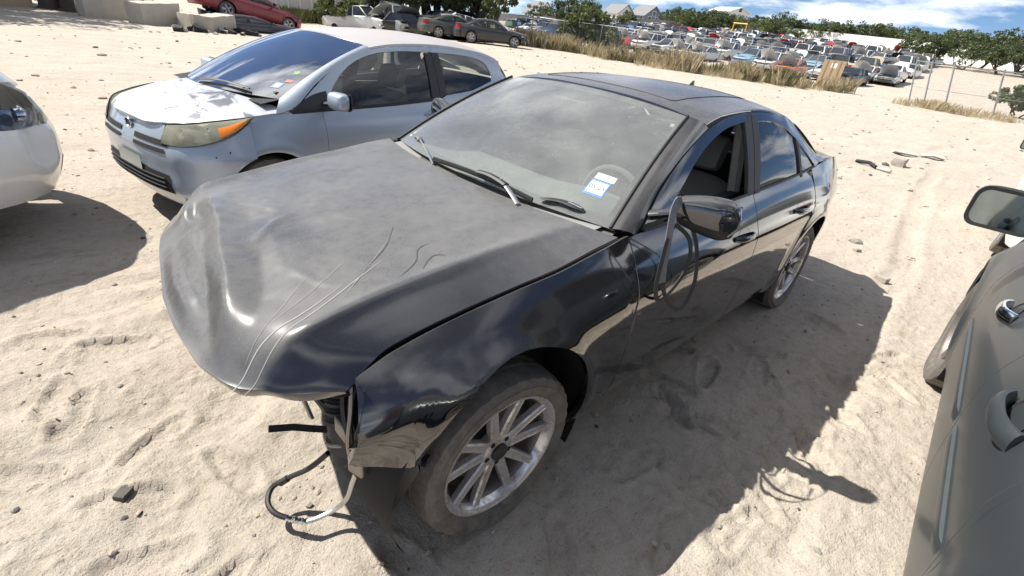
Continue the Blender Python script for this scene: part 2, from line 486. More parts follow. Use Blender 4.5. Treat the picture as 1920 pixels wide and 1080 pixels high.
def build_ground():
    xs = axis_coords(-3.6, 1.7, 0.016, 900); ys = axis_coords(-2.4, 1.95, 0.016, 900)
    X, Y = np.meshgrid(xs, ys, indexing='ij')
    Z = ground_z(X, Y)
    m, n = X.shape
    idx = np.arange(m * n).reshape(m, n)
    F = np.stack([idx[:-1, :-1], idx[1:, :-1], idx[1:, 1:], idx[:-1, 1:]], -1).reshape(-1, 4)
    me = bpy.data.meshes.new('ground')
    me.vertices.add(m * n); me.vertices.foreach_set('co', np.stack([X, Y, Z], -1).ravel())
    me.loops.add(F.size); me.loops.foreach_set('vertex_index', F.ravel().astype(np.int32))
    me.polygons.add(len(F)); me.polygons.foreach_set('loop_start', np.arange(0, F.size, 4, dtype=np.int32))
    me.polygons.foreach_set('loop_total', np.full(len(F), 4, np.int32))
    me.polygons.foreach_set('use_smooth', np.ones(len(F), bool))
    me.update(calc_edges=True); me.validate()
    # dirt
    mt = bpy.data.materials.new('dry_dirt'); nt, N, L = nodes_of(mt); b = N['Principled BSDF']
    tc = N.new('ShaderNodeTexCoord').outputs['Object']
    n0 = new_noise(nt, 0.11, 4, 0.55, tc); n1 = new_noise(nt, 1.3, 7, 0.6, tc, 0.3); n2 = new_noise(nt, 17, 7, 0.65, tc); n3 = new_noise(nt, 130, 4, 0.7, tc)
    mp = N.new('ShaderNodeMapping'); L.new(tc, mp.inputs['Vector']); mp.inputs['Rotation'].default_value = (0, 0, 0.35); mp.inputs['Scale'].default_value = (0.5, 2.6, 1)
    n4 = new_noise(nt, 1.0, 6, 0.62, mp.outputs[0], 0.2)
    c = mixrgb(nt, ramp(nt, n1.outputs['Fac'], 0.32, 0.68).outputs[0], (0.41, 0.365, 0.305, 1), (0.50, 0.45, 0.385, 1))
    c = mixrgb(nt, math_node(nt, 'MULTIPLY', ramp(nt, n4.outputs['Fac'], 0.42, 0.66).outputs[0], 0.55), c, (0.57, 0.515, 0.44, 1))
    c = mixrgb(nt, math_node(nt, 'MULTIPLY', ramp(nt, n0.outputs['Fac'], 0.40, 0.62).outputs[0], 0.45), c, (0.48, 0.40, 0.32, 1))
    c = mixrgb(nt, math_node(nt, 'MULTIPLY', ramp(nt, n2.outputs['Fac'], 0.50, 0.70).outputs[0], 0.55), c, (0.31, 0.26, 0.205, 1))
    c = mixrgb(nt, math_node(nt, 'MULTIPLY', ramp(nt, n3.outputs['Fac'], 0.55, 0.68).outputs[0], 0.60), c, (0.22, 0.185, 0.15, 1))
    vor = N.new('ShaderNodeTexVoronoi'); vor.inputs['Scale'].default_value = 55; L.new(tc, vor.inputs['Vector'])
    peb = ramp(nt, vor.outputs['Distance'], 0.10, 0.2, (1, 1, 1, 1), (0, 0, 0, 1)).outputs[0]
    vmask = ramp(nt, n1.outputs['Fac'], 0.50, 0.62).outputs[0]
    pebm = math_node(nt, 'MULTIPLY', peb, vmask)
    c = mixrgb(nt, math_node(nt, 'MULTIPLY', pebm, 0.6), c, (0.50, 0.46, 0.41, 1))
    mp2 = N.new('ShaderNodeMapping'); L.new(tc, mp2.inputs['Vector']); mp2.inputs['Rotation'].default_value = (0, 0, -0.5); mp2.inputs['Scale'].default_value = (2.2, 7.0, 1)
    n5 = new_noise(nt, 1.0, 7, 0.68, mp2.outputs[0], 0.35)
    c = mixrgb(nt, math_node(nt, 'MULTIPLY', ramp(nt, n5.outputs['Fac'], 0.53, 0.70).outputs[0], 0.50), c, (0.29, 0.25, 0.20, 1))
    L.new(c, b.inputs['Base Color']); b.inputs['Roughness'].default_value = 0.95; b.inputs['Specular IOR Level'].default_value = 0.15
    h = bump(nt, n5.outputs['Fac'], 0.4, 0.02)
    h = bump(nt, n2.outputs['Fac'], 0.75, 0.018, h)
    h = bump(nt, n3.outputs['Fac'], 0.9, 0.008, h)
    vr2 = N.new('ShaderNodeTexVoronoi'); vr2.inputs['Scale'].default_value = 26; vr2.inputs['Randomness'].default_value = 1.0
    dsp = N.new('ShaderNodeVectorMath'); dsp.operation = 'ADD'; nv = new_noise(nt, 9, 3, .6, tc); L.new(tc, dsp.inputs[0]); sc_ = N.new('ShaderNodeVectorMath'); sc_.operation = 'SCALE'; sc_.inputs['Scale'].default_value = .12; L.new(nv.outputs['Color'], sc_.inputs[0]); L.new(sc_.outputs[0], dsp.inputs[1]); L.new(dsp.outputs[0], vr2.inputs['Vector'])
    crumb = math_node(nt, 'MULTIPLY', ramp(nt, vr2.outputs['Distance'], 0.05, 0.55, (1, 1, 1, 1), (0, 0, 0, 1)).outputs[0], ramp(nt, n5.outputs['Fac'], .40, .60).outputs[0])
    h = bump(nt, crumb, 0.5, 0.009, h)
    h = bump(nt, pebm, 0.6, 0.008, h)
    L.new(h, b.inputs['Normal'])
    me.materials.append(mt)
    o = bpy.data.objects.new('ground', me); COL.objects.link(o)
    tag(o, kind='structure')
    return o
build_ground()

# ---------------------------------------------------------------- shared car materials
M = {}
M['rubber'] = plain('tyre_rubber', (0.035, 0.033, 0.031), 0.8, var=0.3, scale=14, bump_s=0.25, bump_scale=90)
M['black_plastic'] = plain('black_plastic', (0.022, 0.022, 0.023), 0.55, var=0.3, scale=8)
M['dark_void'] = plain('void_black', (0.010, 0.010, 0.010), 0.9, var=0.3)  # near-black stands in for the dark inside bays, slots and recesses
M['seal'] = plain('window_seal', (0.012, 0.012, 0.013), 0.6)
M['trim_cloth'] = plain('dark_cloth', (0.03, 0.03, 0.032), 0.9, var=0.25, scale=40)
M['grey_cloth'] = plain('grey_cloth', (0.33, 0.32, 0.29), 0.9, var=0.15, scale=40)
M['steel'] = plain('grimy_steel', (0.30, 0.28, 0.26), 0.45, metal=0.8, var=0.35, scale=25)
M['alu'] = plain('aluminium_pipe', (0.62, 0.62, 0.60), 0.35, metal=0.9, var=0.2, scale=40)
M['chrome'] = plain('chrome', (0.75, 0.76, 0.78), 0.12, metal=1.0, var=0.05)
M['rust'] = plain('rusty_iron', (0.09, 0.045, 0.028), 0.85, var=0.5, scale=40)
M['white_card'] = plain('white_print', (0.8, 0.82, 0.82), 0.6, var=0.04)
M['blue_card'] = plain('blue_print', (0.12, 0.25, 0.62), 0.5, var=0.1)
M['grey_ink'] = plain('grey_ink', (0.05, 0.06, 0.09), 0.6, var=0.05)

def tyre_material():
    m = bpy.data.materials.new('dusty_tyre'); nt, N, L = nodes_of(m); b = N['Principled BSDF']
    tc = N.new('ShaderNodeTexCoord').outputs['Object']
    n1 = new_noise(nt, 22, 8, 0.72, tc); n2 = new_noise(nt, 120, 5, 0.7, tc)
    d = math_node(nt, 'ADD', ramp(nt, n1.outputs['Fac'], 0.25, 0.8).outputs[0], math_node(nt, 'MULTIPLY', n2.outputs['Fac'], 0.4))
    d = math_node(nt, 'MULTIPLY', d, 0.50, True)
    L.new(mixrgb(nt, d, (0.030, 0.029, 0.028, 1), (0.33, 0.30, 0.26, 1)), b.inputs['Base Color'])
    b.inputs['Roughness'].default_value = 0.85
    L.new(bump(nt, n2.outputs['Fac'], 0.25, 0.004), b.inputs['Normal'])
    return m
M['tyre'] = tyre_material()

def rim_material():
    m = bpy.data.materials.new('grimy_alloy'); nt, N, L = nodes_of(m); b = N['Principled BSDF']
    tc = N.new('ShaderNodeTexCoord').outputs['Object']
    n1 = new_noise(nt, 16, 6, 0.65, tc, 0.5); n2 = new_noise(nt, 90, 4, 0.6, tc)
    d = ramp(nt, n1.outputs['Fac'], 0.42, 0.68).outputs[0]
    d = math_node(nt, 'MULTIPLY', d, math_node(nt, 'ADD', n2.outputs['Fac'], 0.35), True)
    L.new(mixrgb(nt, d, (0.66, 0.66, 0.68, 1), (0.20, 0.15, 0.11, 1)), b.inputs['Base Color'])
    L.new(math_node(nt, 'ADD', math_node(nt, 'MULTIPLY', d, 0.45), 0.28), b.inputs['Roughness'])
    L.new(math_node(nt, 'SUBTRACT', 0.75, math_node(nt, 'MULTIPLY', d, 0.6)), b.inputs['Metallic'])
    return m
M['alloy'] = rim_material()

M['rim_grime'] = plain('brake_dusted_alloy', (0.20, 0.18, 0.165), 0.5, metal=0.5, var=0.4, scale=12)

# ---------------------------------------------------------------- the shape of a car's flanks and cabin
class CarShape:
    """x forward, y left, z up, front axle at x = 0. The flank is y = Y(x, z), from sill to roof rail."""
    def __init__(s, top, width, sill, rail, tc=0.72, low=None, axles=(), flare=0.012, bulge=0.012, pw=1.7, arch_r=0.40, kink=0.35):
        t = np.array(top); s.yt = table(t[:, 0], t[:, 1]); s.zt = table(t[:, 0], t[:, 2])
        w = np.array(width); s.ws = table(w[:, 0], w[:, 1])
        l = np.array(sill); s.zs = table(l[:, 0], l[:, 1])
        r = np.array(rail); s.yr = table(r[:, 0], r[:, 1]); s.zr = table(r[:, 0], r[:, 2])
        s.kink = kink; s.tc, s.pw, s.axles, s.flare, s.bulge, s.arch_r = tc, pw, axles, flare, bulge, arch_r
        low = low or [(0, -0.075), (0.07, -0.045), (0.2, -0.02), (0.42, -0.004), (0.58, 0.0), (tc - 0.03, -0.003), (tc, -0.006)]
        low = np.array(low); s.low = table(low[:, 0], low[:, 1])
    def Y(s, x, z):
        x = np.asarray(x, float); z = np.asarray(z, float)
        zs, zt, yt, w = s.zs(x), s.zt(x), s.yt(x), s.ws(x)
        t = (z - zs) / (zt - zs)
        yc = w + s.low(np.clip(t, 0, s.tc))
        ycr = w + s.low(s.tc)
        u = np.clip((t - s.tc) / (1 - s.tc), 0, 1)
        yu = ycr + (yt - ycr) * (s.kink * u + (1 - s.kink) * u ** s.pw)
        y = np.where(t < s.tc, yc, yu)
        for (xa, za) in s.axles:
            r = np.hypot(x - xa, z - za)
            y = y + s.flare * np.exp(-((r - s.arch_r) / 0.045) ** 2) * (t < 0.9)
        zr, yr = s.zr(x), s.yr(x)
        v = np.clip((z - zt) / np.maximum(zr - zt, 0.02), 0, 1.2)
        yg = yt + (yr - yt) * v + s.bulge * 4 * v * (1 - v)
        return np.where(z > zt, yg, y)
    def at(s, xz, sgn=1, off=0.0):
        xz = np.asarray(xz, float); y = s.Y(xz[..., 0], xz[..., 1]) + off
        return np.stack([xz[..., 0], sgn * y, xz[..., 1]], -1)
    def panel(s, name, bot, top, nu, nv, mat, parent, sgn=1, off=0.0, lip=0.016, r=0.003, edges=(1, 1, 1, 1), deform=None):
        """pressed panel between two side-view curves, laid on the flank"""
        A, B = resample(bot, nu), resample(top, nu)
        v = np.linspace(0, 1, nv)[:, None, None]
        xz = A[None] * (1 - v) + B[None] * v
        P = s.at(xz, sgn, off)
        if deform is not None: P = deform(P)
        # outward normal must point to sgn*y
        du = P[nv // 2, nu // 2 + 1] - P[nv // 2, nu // 2]; dv = P[nv // 2 + 1 if nv > 2 else 1, nu // 2] - P[nv // 2 if nv > 2 else 0, nu // 2]
        flip = np.cross(du, dv)[1] * sgn < 0
        return sheet(name, P, mat, parent, flip, lip, r, edges=edges)

def arc(cx, cz, rx, rz, a0, a1, n=28):
    a = np.radians(np.linspace(a0, a1, n)); return np.stack([cx + rx * np.cos(a), cz + rz * np.sin(a)], 1)

def surf_between(A, B, nv, bulge=0.0, axis=None):
    """ruled surface between two 3D curves, arched by bulge along axis"""
    A = np.asarray(A, float); B = np.asarray(B, float); v = np.linspace(0, 1, nv)[:, None, None]
    P = A[None] * (1 - v) + B[None] * v
    if bulge: P = P + np.asarray(axis, float) * (bulge * 4 * v * (1 - v))
    return P

def up_flip(P, want=(0, 0, 1)):
    m, n = P.shape[0] // 2, P.shape[1] // 2
    du = P[m, min(n + 1, P.shape[1] - 1)] - P[m, n - 1]; dv = P[min(m + 1, P.shape[0] - 1), n] - P[max(m - 1, 0), n]
    return float(np.dot(np.cross(du, dv), want)) < 0

def wheel(parent, pos, side, R=0.325, rr=0.235, w=0.235, style='ten', flat=0.03, steer=0.0, roll=0.0, mats=None, camber=0.0, seg=72):
    """wheel with its tyre, rim barrel, spokes and cap; outer face towards side*y"""
    mats = mats or {}
    rim_m = mats.get('rim', M['alloy']); ty_m = mats.get('tyre', M['tyre'])
    root = empty('wheel', pos); root.parent = parent
    root.rotation_euler = (camber, 0, steer + (0 if side > 0 else math.pi))
    h = w / 2
    prof = [(rr - 0.004, -h * 0.72), (rr + 0.012, -h * 0.9), (rr + 0.05, -h), (R - 0.035, -h * 0.97), (R - 0.008, -h * 0.86)]
    for k in (-0.62, -0.56, -0.5, -0.18, -0.12, -0.06, 0.22, 0.28, 0.34):
        prof.append((R - (0.008 if k in (-0.56, -0.12, 0.28) else 0.0), h * k))
    prof += [(R - 0.001, h * 0.62), (R - 0.009, h * 0.86), (R - 0.035, h * 0.97), (rr + 0.05, h * 1.0), (rr + 0.03, h * 0.985), (rr + 0.012, h * 0.93), (rr - 0.002, h * 0.80)]
    v, f = lathe_geo(prof, seg)
    v = np.array(v)
    # shoulder blocks: notches around the tread edge
    ang = np.arctan2(v[:, 2], v[:, 0]); rad = np.hypot(v[:, 0], v[:, 2])
    shoulder = (rad > R - 0.02) & (np.abs(v[:, 1]) > h * 0.55)
    idx = np.round(ang / (2 * np.pi / seg)).astype(int)
    sc = np.where(shoulder & (idx % 2 == 0), (rad - 0.006) / np.maximum(rad, 1e-6), 1.0)
    v[:, 0] *= sc; v[:, 2] *= sc
    if flat > 0:                                             # the tyre has lost its air
        low = v[:, 2] < -R + flat * 2.2
        q = np.clip((-R + flat * 2.2 - v[:, 2]) / (flat * 2.2), 0, 1)
        v[:, 2] = np.maximum(v[:, 2], -R + flat + 0.003 * np.sin(v[:, 0] * 40))
        near = np.clip((-v[:, 2] - (R - 0.16)) / 0.13, 0, 1) * (rad > rr + 0.01)
        v[:, 1] += np.sign(v[:, 1]) * 0.022 * near * (np.abs(v[:, 1]) > h * 0.6)
    mesh_obj('tyre', v, f, ty_m, root, True, 30)
    # rim barrel and lip
    prof = [(rr - 0.005, -h * 0.7), (rr - 0.012, -h * 0.3), (rr - 0.035, h * 0.15), (rr - 0.022, h * 0.55), (rr - 0.006, h * 0.80), (rr + 0.003, h * 0.86), (rr + 0.004, h * 0.83)]
    v, f = lathe_geo(prof, 48); v2, f2 = lathe_geo(prof[::-1], 48)
    mesh_obj('rim_barrel', v, f, M['rim_grime'], root, True, 40)
    v, f = lathe_geo([(rr - 0.020, h * 0.60), (rr - 0.012, h * 0.78), (rr - 0.002, h * 0.895), (rr + 0.006, h * 0.905), (rr + 0.009, h * 0.86)], 56)
    mesh_obj('rim_lip', v, f, rim_m, root, True, 50)
    face = h * 0.70
    mb = MB()
    v, f = lathe_geo([(0.0001, h * 0.02), (rr * 0.55, h * 0.0), (rr * 0.72, -h * 0.05)], 32)   # brake behind the spokes
    mesh_obj('brake_disc', v, f, M['steel'], root)
    def spoke(a, half, r0=0.045, r1=rr - 0.008, t=0.026, crown=0.018, taper=0.8):
        b = MB(); k = 6; rows = []
        for i in range(k):
            u = i / (k - 1); r = r0 + (r1 - r0) * u; wd = half * (1 - (1 - taper) * u)
            yf = face - 0.030 * math.sin(u * math.pi * 0.5) * 0.3 - 0.012 * (1 - u) + 0.016 * u
            rows.append([(r, yf - t, -wd * 1.05), (r, yf - 0.006, -wd), (r, yf, -wd * 0.68), (r, yf - 0.003, 0), (r, yf, wd * 0.68), (r, yf - 0.006, wd), (r, yf - t, wd * 1.05)])
        P = np.array(rows); ca, sa = math.cos(a), math.sin(a)
        Q = np.stack([P[..., 0] * ca - P[..., 2] * sa, P[..., 1], P[..., 0] * sa + P[..., 2] * ca], -1)
        return Q
    if style == 'ten':
        for i in range(5):
            for s_ in (-1, 1):
                a = roll + i * 2 * math.pi / 5 + s_ * 0.27
                mb = MB(); mb.grid(spoke(a, 0.0205), False); mb.build('spoke', rim_m, root, True, 30)
    elif style == 'five':
        for i in range(5):
            a = roll + i * 2 * math.pi / 5
            mb = MB(); mb.grid(spoke(a, 0.034, taper=0.75), False); mb.build('spoke', rim_m, root, True, 30)
    elif style == 'cover':
        for i in range(7):
            a = roll + i * 2 * math.pi / 7
            mb = MB(); mb.grid(spoke(a, 0.05, taper=1.2), False); mb.build('spoke', rim_m, root, True, 30)
    v, f = lathe_geo([(0.072, face - 0.05), (0.070, face - 0.018), (0.060, face - 0.010), (0.034, face - 0.008)], 28)
    mesh_obj('hub', v, f, rim_m, root)
    v, f = lathe_geo([(0.034, face - 0.010), (0.033, face + 0.002), (0.026, face + 0.006), (0.0005, face + 0.007)], 24)
    mesh_obj('centre_cap', v, f, M['black_plastic'], root)
    for i in range(5):
        a = roll + (i + 0.5) * 2 * math.pi / 5
        v, f = lathe_geo([(0.010, face - 0.02), (0.010, face - 0.0075), (0.0003, face - 0.0070)], 8)
        v = np.array(v) + np.array([0.051 * math.cos(a), 0, 0.051 * math.sin(a)])
        mesh_obj('lug_nut', v, f, M['dark_void'], root)
    return root

def wheel_well(parent, xa, za, sgn, r=0.395, y0=0.52, y1=0.865, name='wheel_arch_liner'):
    a = np.radians(np.linspace(-28, 208, 26)); ys = np.linspace(y0, y1, 4)
    P = np.stack([np.stack([xa + r * np.cos(a), np.full_like(a, sgn * y), za + r * np.sin(a)], -1) for y in ys])
    mb = MB(); mb.grid(P)
    v = [(xa + r * math.cos(t), sgn * y0, za + r * math.sin(t)) for t in a]
    mb.add(v, [tuple(range(len(v)))])
    return mb.build(name, M['dark_void'], parent, True)

def seat(parent, x, y, z, mat, w=0.50, tilt=0.32, name='seat'):
    s = empty(name, (x, y, z)); s.parent = parent
    def cushion(nm, prof, w0, w1, rows=9, puff=0.03):
        C = spline(prof, 18); k = len(C); P = []
        for i, u in enumerate(np.linspace(-1, 1, rows)):
            sc = (1 - abs(u) ** 4 * 0.10); row = []
            ctr = C.mean(0)
            for j in range(k):
                p = ctr + (C[j] - ctr) * sc; row.append((p[0], u * (w0 + (w1 - w0) * j / k) / 2, p[1]))
            P.append(row)
        mb = MB(); mb.grid(np.array(P), True)
        for e, rv in ((0, False), (-1, True)):
            ring = P[e]; mb.add(ring, [tuple(range(k))[::-1] if rv else tuple(range(k))])
        return mb.build(nm, mat, s, True, 60)
    cushion('seat_cushion', [(0.27, 0.0), (0.30, 0.08), (0.26, 0.15), (0.0, 0.11), (-0.22, 0.10), (-0.24, 0.0), (0.27, 0.0)], w, w)
    c, sn = math.cos(tilt), math.sin(tilt)
    pr = [(0.06, 0.05), (0.09, 0.2), (0.06, 0.45), (0.02, 0.62), (-0.05, 0.63), (-0.07, 0.4), (-0.06, 0.1), (0.06, 0.05)]
    pr = [(-0.22 + a * c - b * sn, 0.06 + a * sn + b * c) for a, b in pr]
    cushion('backrest', pr, w, w * 0.86)
    hr = [(0.05, 0.66), (0.06, 0.75), (0.03, 0.85), (-0.03, 0.85), (-0.05, 0.75), (-0.03, 0.66), (0.05, 0.66)]
    hr = [(-0.22 + a * c - b * sn, 0.06 + a * sn + b * c) for a, b in hr]
    cushion('headrest', hr, 0.27, 0.25)
    return s

def steering_wheel(parent, pos, mat, r=0.185, tilt=1.1):
    root = empty('steering_wheel', pos); root.parent = parent; root.rotation_euler = (0, -tilt + math.pi / 2 - 0.35, 0)
    a = np.linspace(0, 2 * np.pi, 33); ring = np.stack([0 * a, r * np.cos(a), r * np.sin(a)], 1)
    mb = MB(); mb.tube(ring, 0.016, 8, cap=False); mb.build('rim', mat, root)
    mb = MB(); mb.box((-0.02, -0.07, -0.06), (0.03, 0.07, 0.05)); mb.box((-0.008, -r, -0.02), (0.012, r, 0.015)); mb.box((-0.008, -0.02, -r), (0.012, 0.02, 0))
    mb.build('hub', mat, root, bevel=0.01)
    return root

# ================================================================ the black sedan
M['black_paint'] = paint('dusty_black_paint', (0.004, 0.005, 0.009), 0.07, coat=1.0, dust_col=(0.34, 0.315, 0.28), up=0.22, side=0.006, scale=4.0, coat_ior=1.75)
M['black_hood'] = paint('dust_caked_black_paint', (0.005, 0.006, 0.011), 0.10, coat=1.0, dust_col=(0.34, 0.335, 0.32), up=0.44, side=0.02, scale=2.6, attr='dust', grain=.5, ramp_=(.10, .80), coat_ior=1.5, coat_rough=.12)
M['black_roof'] = paint('dusty_black_roof', (0.005, 0.006, 0.011), 0.10, coat=1.0, dust_col=(0.33, 0.325, 0.315), up=0.36, side=0.02, scale=3.2, coat_ior=1.6)
M['black_trim'] = paint('dusty_black_trim', (0.014, 0.014, 0.015), 0.5, coat=0.0, up=0.3, side=0.05)
M['ws_glass'] = glass('dusty_windscreen', (0.72, 0.80, 0.77), dust=0.29, dust_col=(0.62, 0.64, 0.62), scale=1.8, refl=2.4)
M['tint_glass'] = glass('tinted_side_glass', (0.10, 0.11, 0.11), dust=0.10, dust_col=(0.42, 0.40, 0.36), refl=1.6)
M['lightened_cabin'] = plain('lightened_cabin_plastic', (0.24, 0.24, 0.23), .75, var=.2, scale=6)  # dusty plastic tone, lightened so the dim cabin shows through the screen
M['scratch'] = plain('scraped_dust', (0.30, 0.29, 0.28), 0.8, var=0.15)
M['clean_track'] = plain('wiped_paint', (0.07, 0.07, 0.075), 0.35, var=0.2)

def seg_dist(x, y, pts):
    """distance to a polyline and the side it lies on"""
    best = np.full(x.shape, 9.0); sd = np.zeros(x.shape); tt = np.zeros(x.shape)
    n = len(pts) - 1
    for i in range(n):
        ax, ay = pts[i]; bx, by = pts[i + 1]; L2 = (bx - ax) ** 2 + (by - ay) ** 2
        t = np.clip(((x - ax) * (bx - ax) + (y - ay) * (by - ay)) / L2, 0, 1)
        d = np.hypot(x - ax - t * (bx - ax), y - ay - t * (by - ay))
        side = (bx - ax) * (y - ay) - (by - ay) * (x - ax)
        m = d < best
        best = np.where(m, d, best); sd = np.where(m, np.sign(side), sd); tt = np.where(m, (i + t) / n, tt)
    return best, sd, tt

def build_sedan():
    car = empty('black_sedan', (0, 0, 0))
    tag(car, 'wrecked dusty black sedan with crumpled hood and its front bumper torn off', 'car')
    ZF, ZR = 0.305, 0.30
    S = CarShape(
        top=[(0.62, .66, .70), (0.50, .735, .748), (0.36, .750, .812), (0.16, .768, .860), (-0.05, .785, .892), (-0.25, .797, .915), (-0.45, .797, .944), (-0.62, .790, .962),
             (-1.0, .790, .965), (-1.7, .793, .980), (-2.3, .787, .998), (-2.8, .768, 1.02), (-3.2, .735, 1.028), (-3.8, .65, 1.0)],
        width=[(0.62, .775), (0.5, .822), (0.32, .872), (0.1, .902), (-0.3, .905), (-0.8, .902), (-1.7, .902), (-2.4, .903), (-2.85, .903), (-3.2, .862), (-3.55, .76), (-3.85, .60)],
        sill=[(0.62, .30), (0, .20), (-0.5, .19), (-2.4, .19), (-3.0, .21), (-3.9, .26)],
        rail=[(-0.55, .775, .962), (-0.72, .742, 1.045), (-0.95, .700, 1.172), (-1.2, .655, 1.275), (-1.5, .620, 1.335), (-1.9, .605, 1.348), (-2.3, .610, 1.312), (-2.6, .630, 1.225), (-2.85, .665, 1.11), (-3.05, .70, 1.03), (-3.5, .70, 1.03)],
        tc=0.735, axles=((0, ZF), (-2.808, ZR)), flare=0.014, arch_r=0.42, kink=0.62)
    P0 = M['black_paint']
    rxF, rzF, rxR, rzR = .392, .440, .375, .405
    for sg in (1, -1):
        # front fender: front tip without its bumper, round the arch, back to the door
        bot = np.concatenate([spline([(.455, .735), (.50, .63), (.525, .535)], 8), spline([(.525, .535), (.43, .500), (.335, .478)], 6)[1:], arc(0, ZF, rxF, rzF, 23, 194, 40), [(-.44, .196), (-.595, .194)]])
        # the roof of the panel follows the hood gap, then drops along the door gap
        topc = np.concatenate([spline([(.458, .738), (.47, .757)], 4), np.stack([np.linspace(.46, -.60, 40), S.zt(np.linspace(.46, -.60, 40)) - .002], 1), spline([(-.605, .955), (-.598, .80), (-.602, .50), (-.598, .197)], 18)[1:]])
        # match both outlines point for point by hand-set stations
        def stations(bot_pts, top_pts): return bot_pts, top_pts
        B = np.concatenate([resample(bot[:14], 14), resample(bot[13:53], 44)[1:], resample(bot[52:], 10)[1:]])
        T = np.concatenate([resample(topc[:8], 14), resample(topc[7:44], 44)[1:], resample(topc[43:], 10)[1:]])
        S.panel('fender', B, T, len(B), 22, P0, car, sg, edges=(1, 1, 1, 1)) if False else None
        v = np.linspace(0, 1, 22)[:, None, None]
        xz = B[None] * (1 - v) + T[None] * v
        Pg = S.at(xz, sg)
        tk = sstep(0.25, 0.55, xz[..., 0]) * 0.02
        Pg[..., 1] -= sg * tk * sstep(.62, .5, xz[..., 1])
        sheet('fender', Pg, P0, car, up_flip(Pg, (0, sg, 0)), 0.02, 0.003)
        # front door skin
        zb = lambda x: S.zt(x) - 0.006
        bx = np.linspace(-.606, -1.716, 30)
        low = np.stack([bx, np.full(30, .236)], 1)
        up = np.stack([bx, zb(bx)], 1)
        fd = S.panel('front_door', low, up, 30, 26, P0, car, sg, edges=(1, 0, 1, 1), deform=None)
        # rear door skin, cut by the wheel arch
        lowr = np.concatenate([np.stack([np.linspace(-1.724, -2.30, 14), np.full(14, .236)], 1), spline([(-2.30, .236), (-2.37, .33), (-2.41, .47), (-2.47, .61), (-2.56, .73), (-2.62, .84), (-2.63, .92), (-2.60, .995)], 22)[1:]])
        upr = np.stack([np.linspace(-1.724, -2.595, 35), zb(np.linspace(-1.724, -2.595, 35))], 1)
        rd = S.panel('rear_door', lowr, upr, 35, 26, P0, car, sg, edges=(1, 0, 1, 1))
        # rocker
        rx = np.linspace(-.44, -2.40, 24)
        S.panel('sill', np.stack([rx, np.full(24, .185)], 1), np.stack([rx, np.full(24, .231)], 1), 24, 4, M['black_trim'], car, sg, off=-.012)
        # rear quarter
        ar = lambda a: (-2.808 + rxR * math.cos(math.radians(a)), ZR + rzR * math.sin(math.radians(a)))
        qs = [((-2.308, .197), (-2.312, .237)), ((-2.40, .225), (-2.385, .34)), (ar(6), (-2.425, .47)), (ar(25), (-2.485, .61)), (ar(42), (-2.572, .73)), (ar(58), (-2.632, .84)), (ar(72), (-2.645, .93)), (ar(84), (-2.66, 1.008)),
              (ar(96), (-2.80, 1.016)), (ar(115), (-2.98, 1.02)), (ar(135), (-3.15, 1.022)), (ar(155), (-3.30, 1.02)), (ar(175), (-3.42, 1.01)), (ar(192), (-3.50, .93)), ((-3.30, .24), (-3.53, .7)), ((-3.42, .25), (-3.54, .5)), ((-3.52, .26), (-3.545, .30))]
        tq = np.linspace(0, 1, len(qs)); tn = np.linspace(0, 1, 60)
        QB, QT = [np.stack([table(tq, [q[k][i] for q in qs])(tn) for i in (0, 1)], 1) for k in (0, 1)]
        vv = np.linspace(0, 1, 20)[:, None, None]; Pq = S.at(QB[None] * (1 - vv) + QT[None] * vv, sg)
        sheet('rear_quarter', Pq, P0, car, up_flip(Pq, (0, sg, 0)), .016, .003)
        # --- cabin side: frames, glass
        gx_f = spline([(-.835, .972), (-.98, 1.072), (-1.20, 1.195), (-1.45, 1.272), (-1.712, 1.298)], 24)
        of_f = spline([(-.690, .972), (-.90, 1.118), (-1.16, 1.236), (-1.45, 1.312), (-1.80, 1.338)], 24)
        S.panel('window_frame', gx_f, of_f, 24, 4, P0, fd, sg, off=.002, lip=.02)
        S.panel('mirror_patch', spline([(-.690, .968), (-.835, .968)], 6), spline([(-.705, .985), (-.85, .985)], 6), 6, 3, M['black_plastic'], fd, sg, off=.004)
        # B pillar, two door halves
        for (a0, a1, b0, b1, nm, par) in ((-1.645, -1.716, -1.712, -1.808, 'pillar_trim', fd), (-1.724, -1.795, -1.816, -1.885, 'pillar_trim', rd)):
            S.panel(nm, np.array([(a0, .972), (a1, .974)]), np.array([(b0, 1.30), (b1, 1.337 if par is fd else 1.335)]) if par is fd else np.array([(b0, 1.337), (b1, 1.297)]), 4, 12, M['black_trim'], par, sg, off=.004)
        if sg < 0:
            bb = np.stack([np.linspace(-.835, -1.645, 16), zb(np.linspace(-.835, -1.645, 16)) + .004], 1)
            S.panel('window_glass', bb, gx_f, 16, 8, M['tint_glass'], fd, sg, off=-.012, lip=0)
        inn = [(-1.885, 1.297), (-2.10, 1.288), (-2.30, 1.246), (-2.45, 1.188), (-2.60, 1.108), (-2.735, 1.014)]
        out = [(-1.816, 1.337), (-2.12, 1.326), (-2.35, 1.281), (-2.53, 1.213), (-2.68, 1.128), (-2.82, 1.030)]
        gi = spline(inn); gi_a = gi[gi[:, 0] > -2.44]; gi_b = gi[gi[:, 0] < -2.475]
        S.panel('window_frame', spline(inn, 30), spline(out, 30), 30, 4, P0, rd, sg, off=.002, lip=.02)
        bx_ = np.linspace(-1.795, -2.425, 18)
        S.panel('window_glass', np.stack([bx_, zb(bx_) + .004], 1), resample(gi_a, 18), 18, 8, M['tint_glass'], rd, sg, off=-.008, lip=0)
        S.panel('pillar_trim', np.array([(-2.425, .985), (-2.460, .986)]), np.array([(-2.44, 1.192), (-2.478, 1.176)]), 3, 8, M['black_trim'], rd, sg, off=.003)
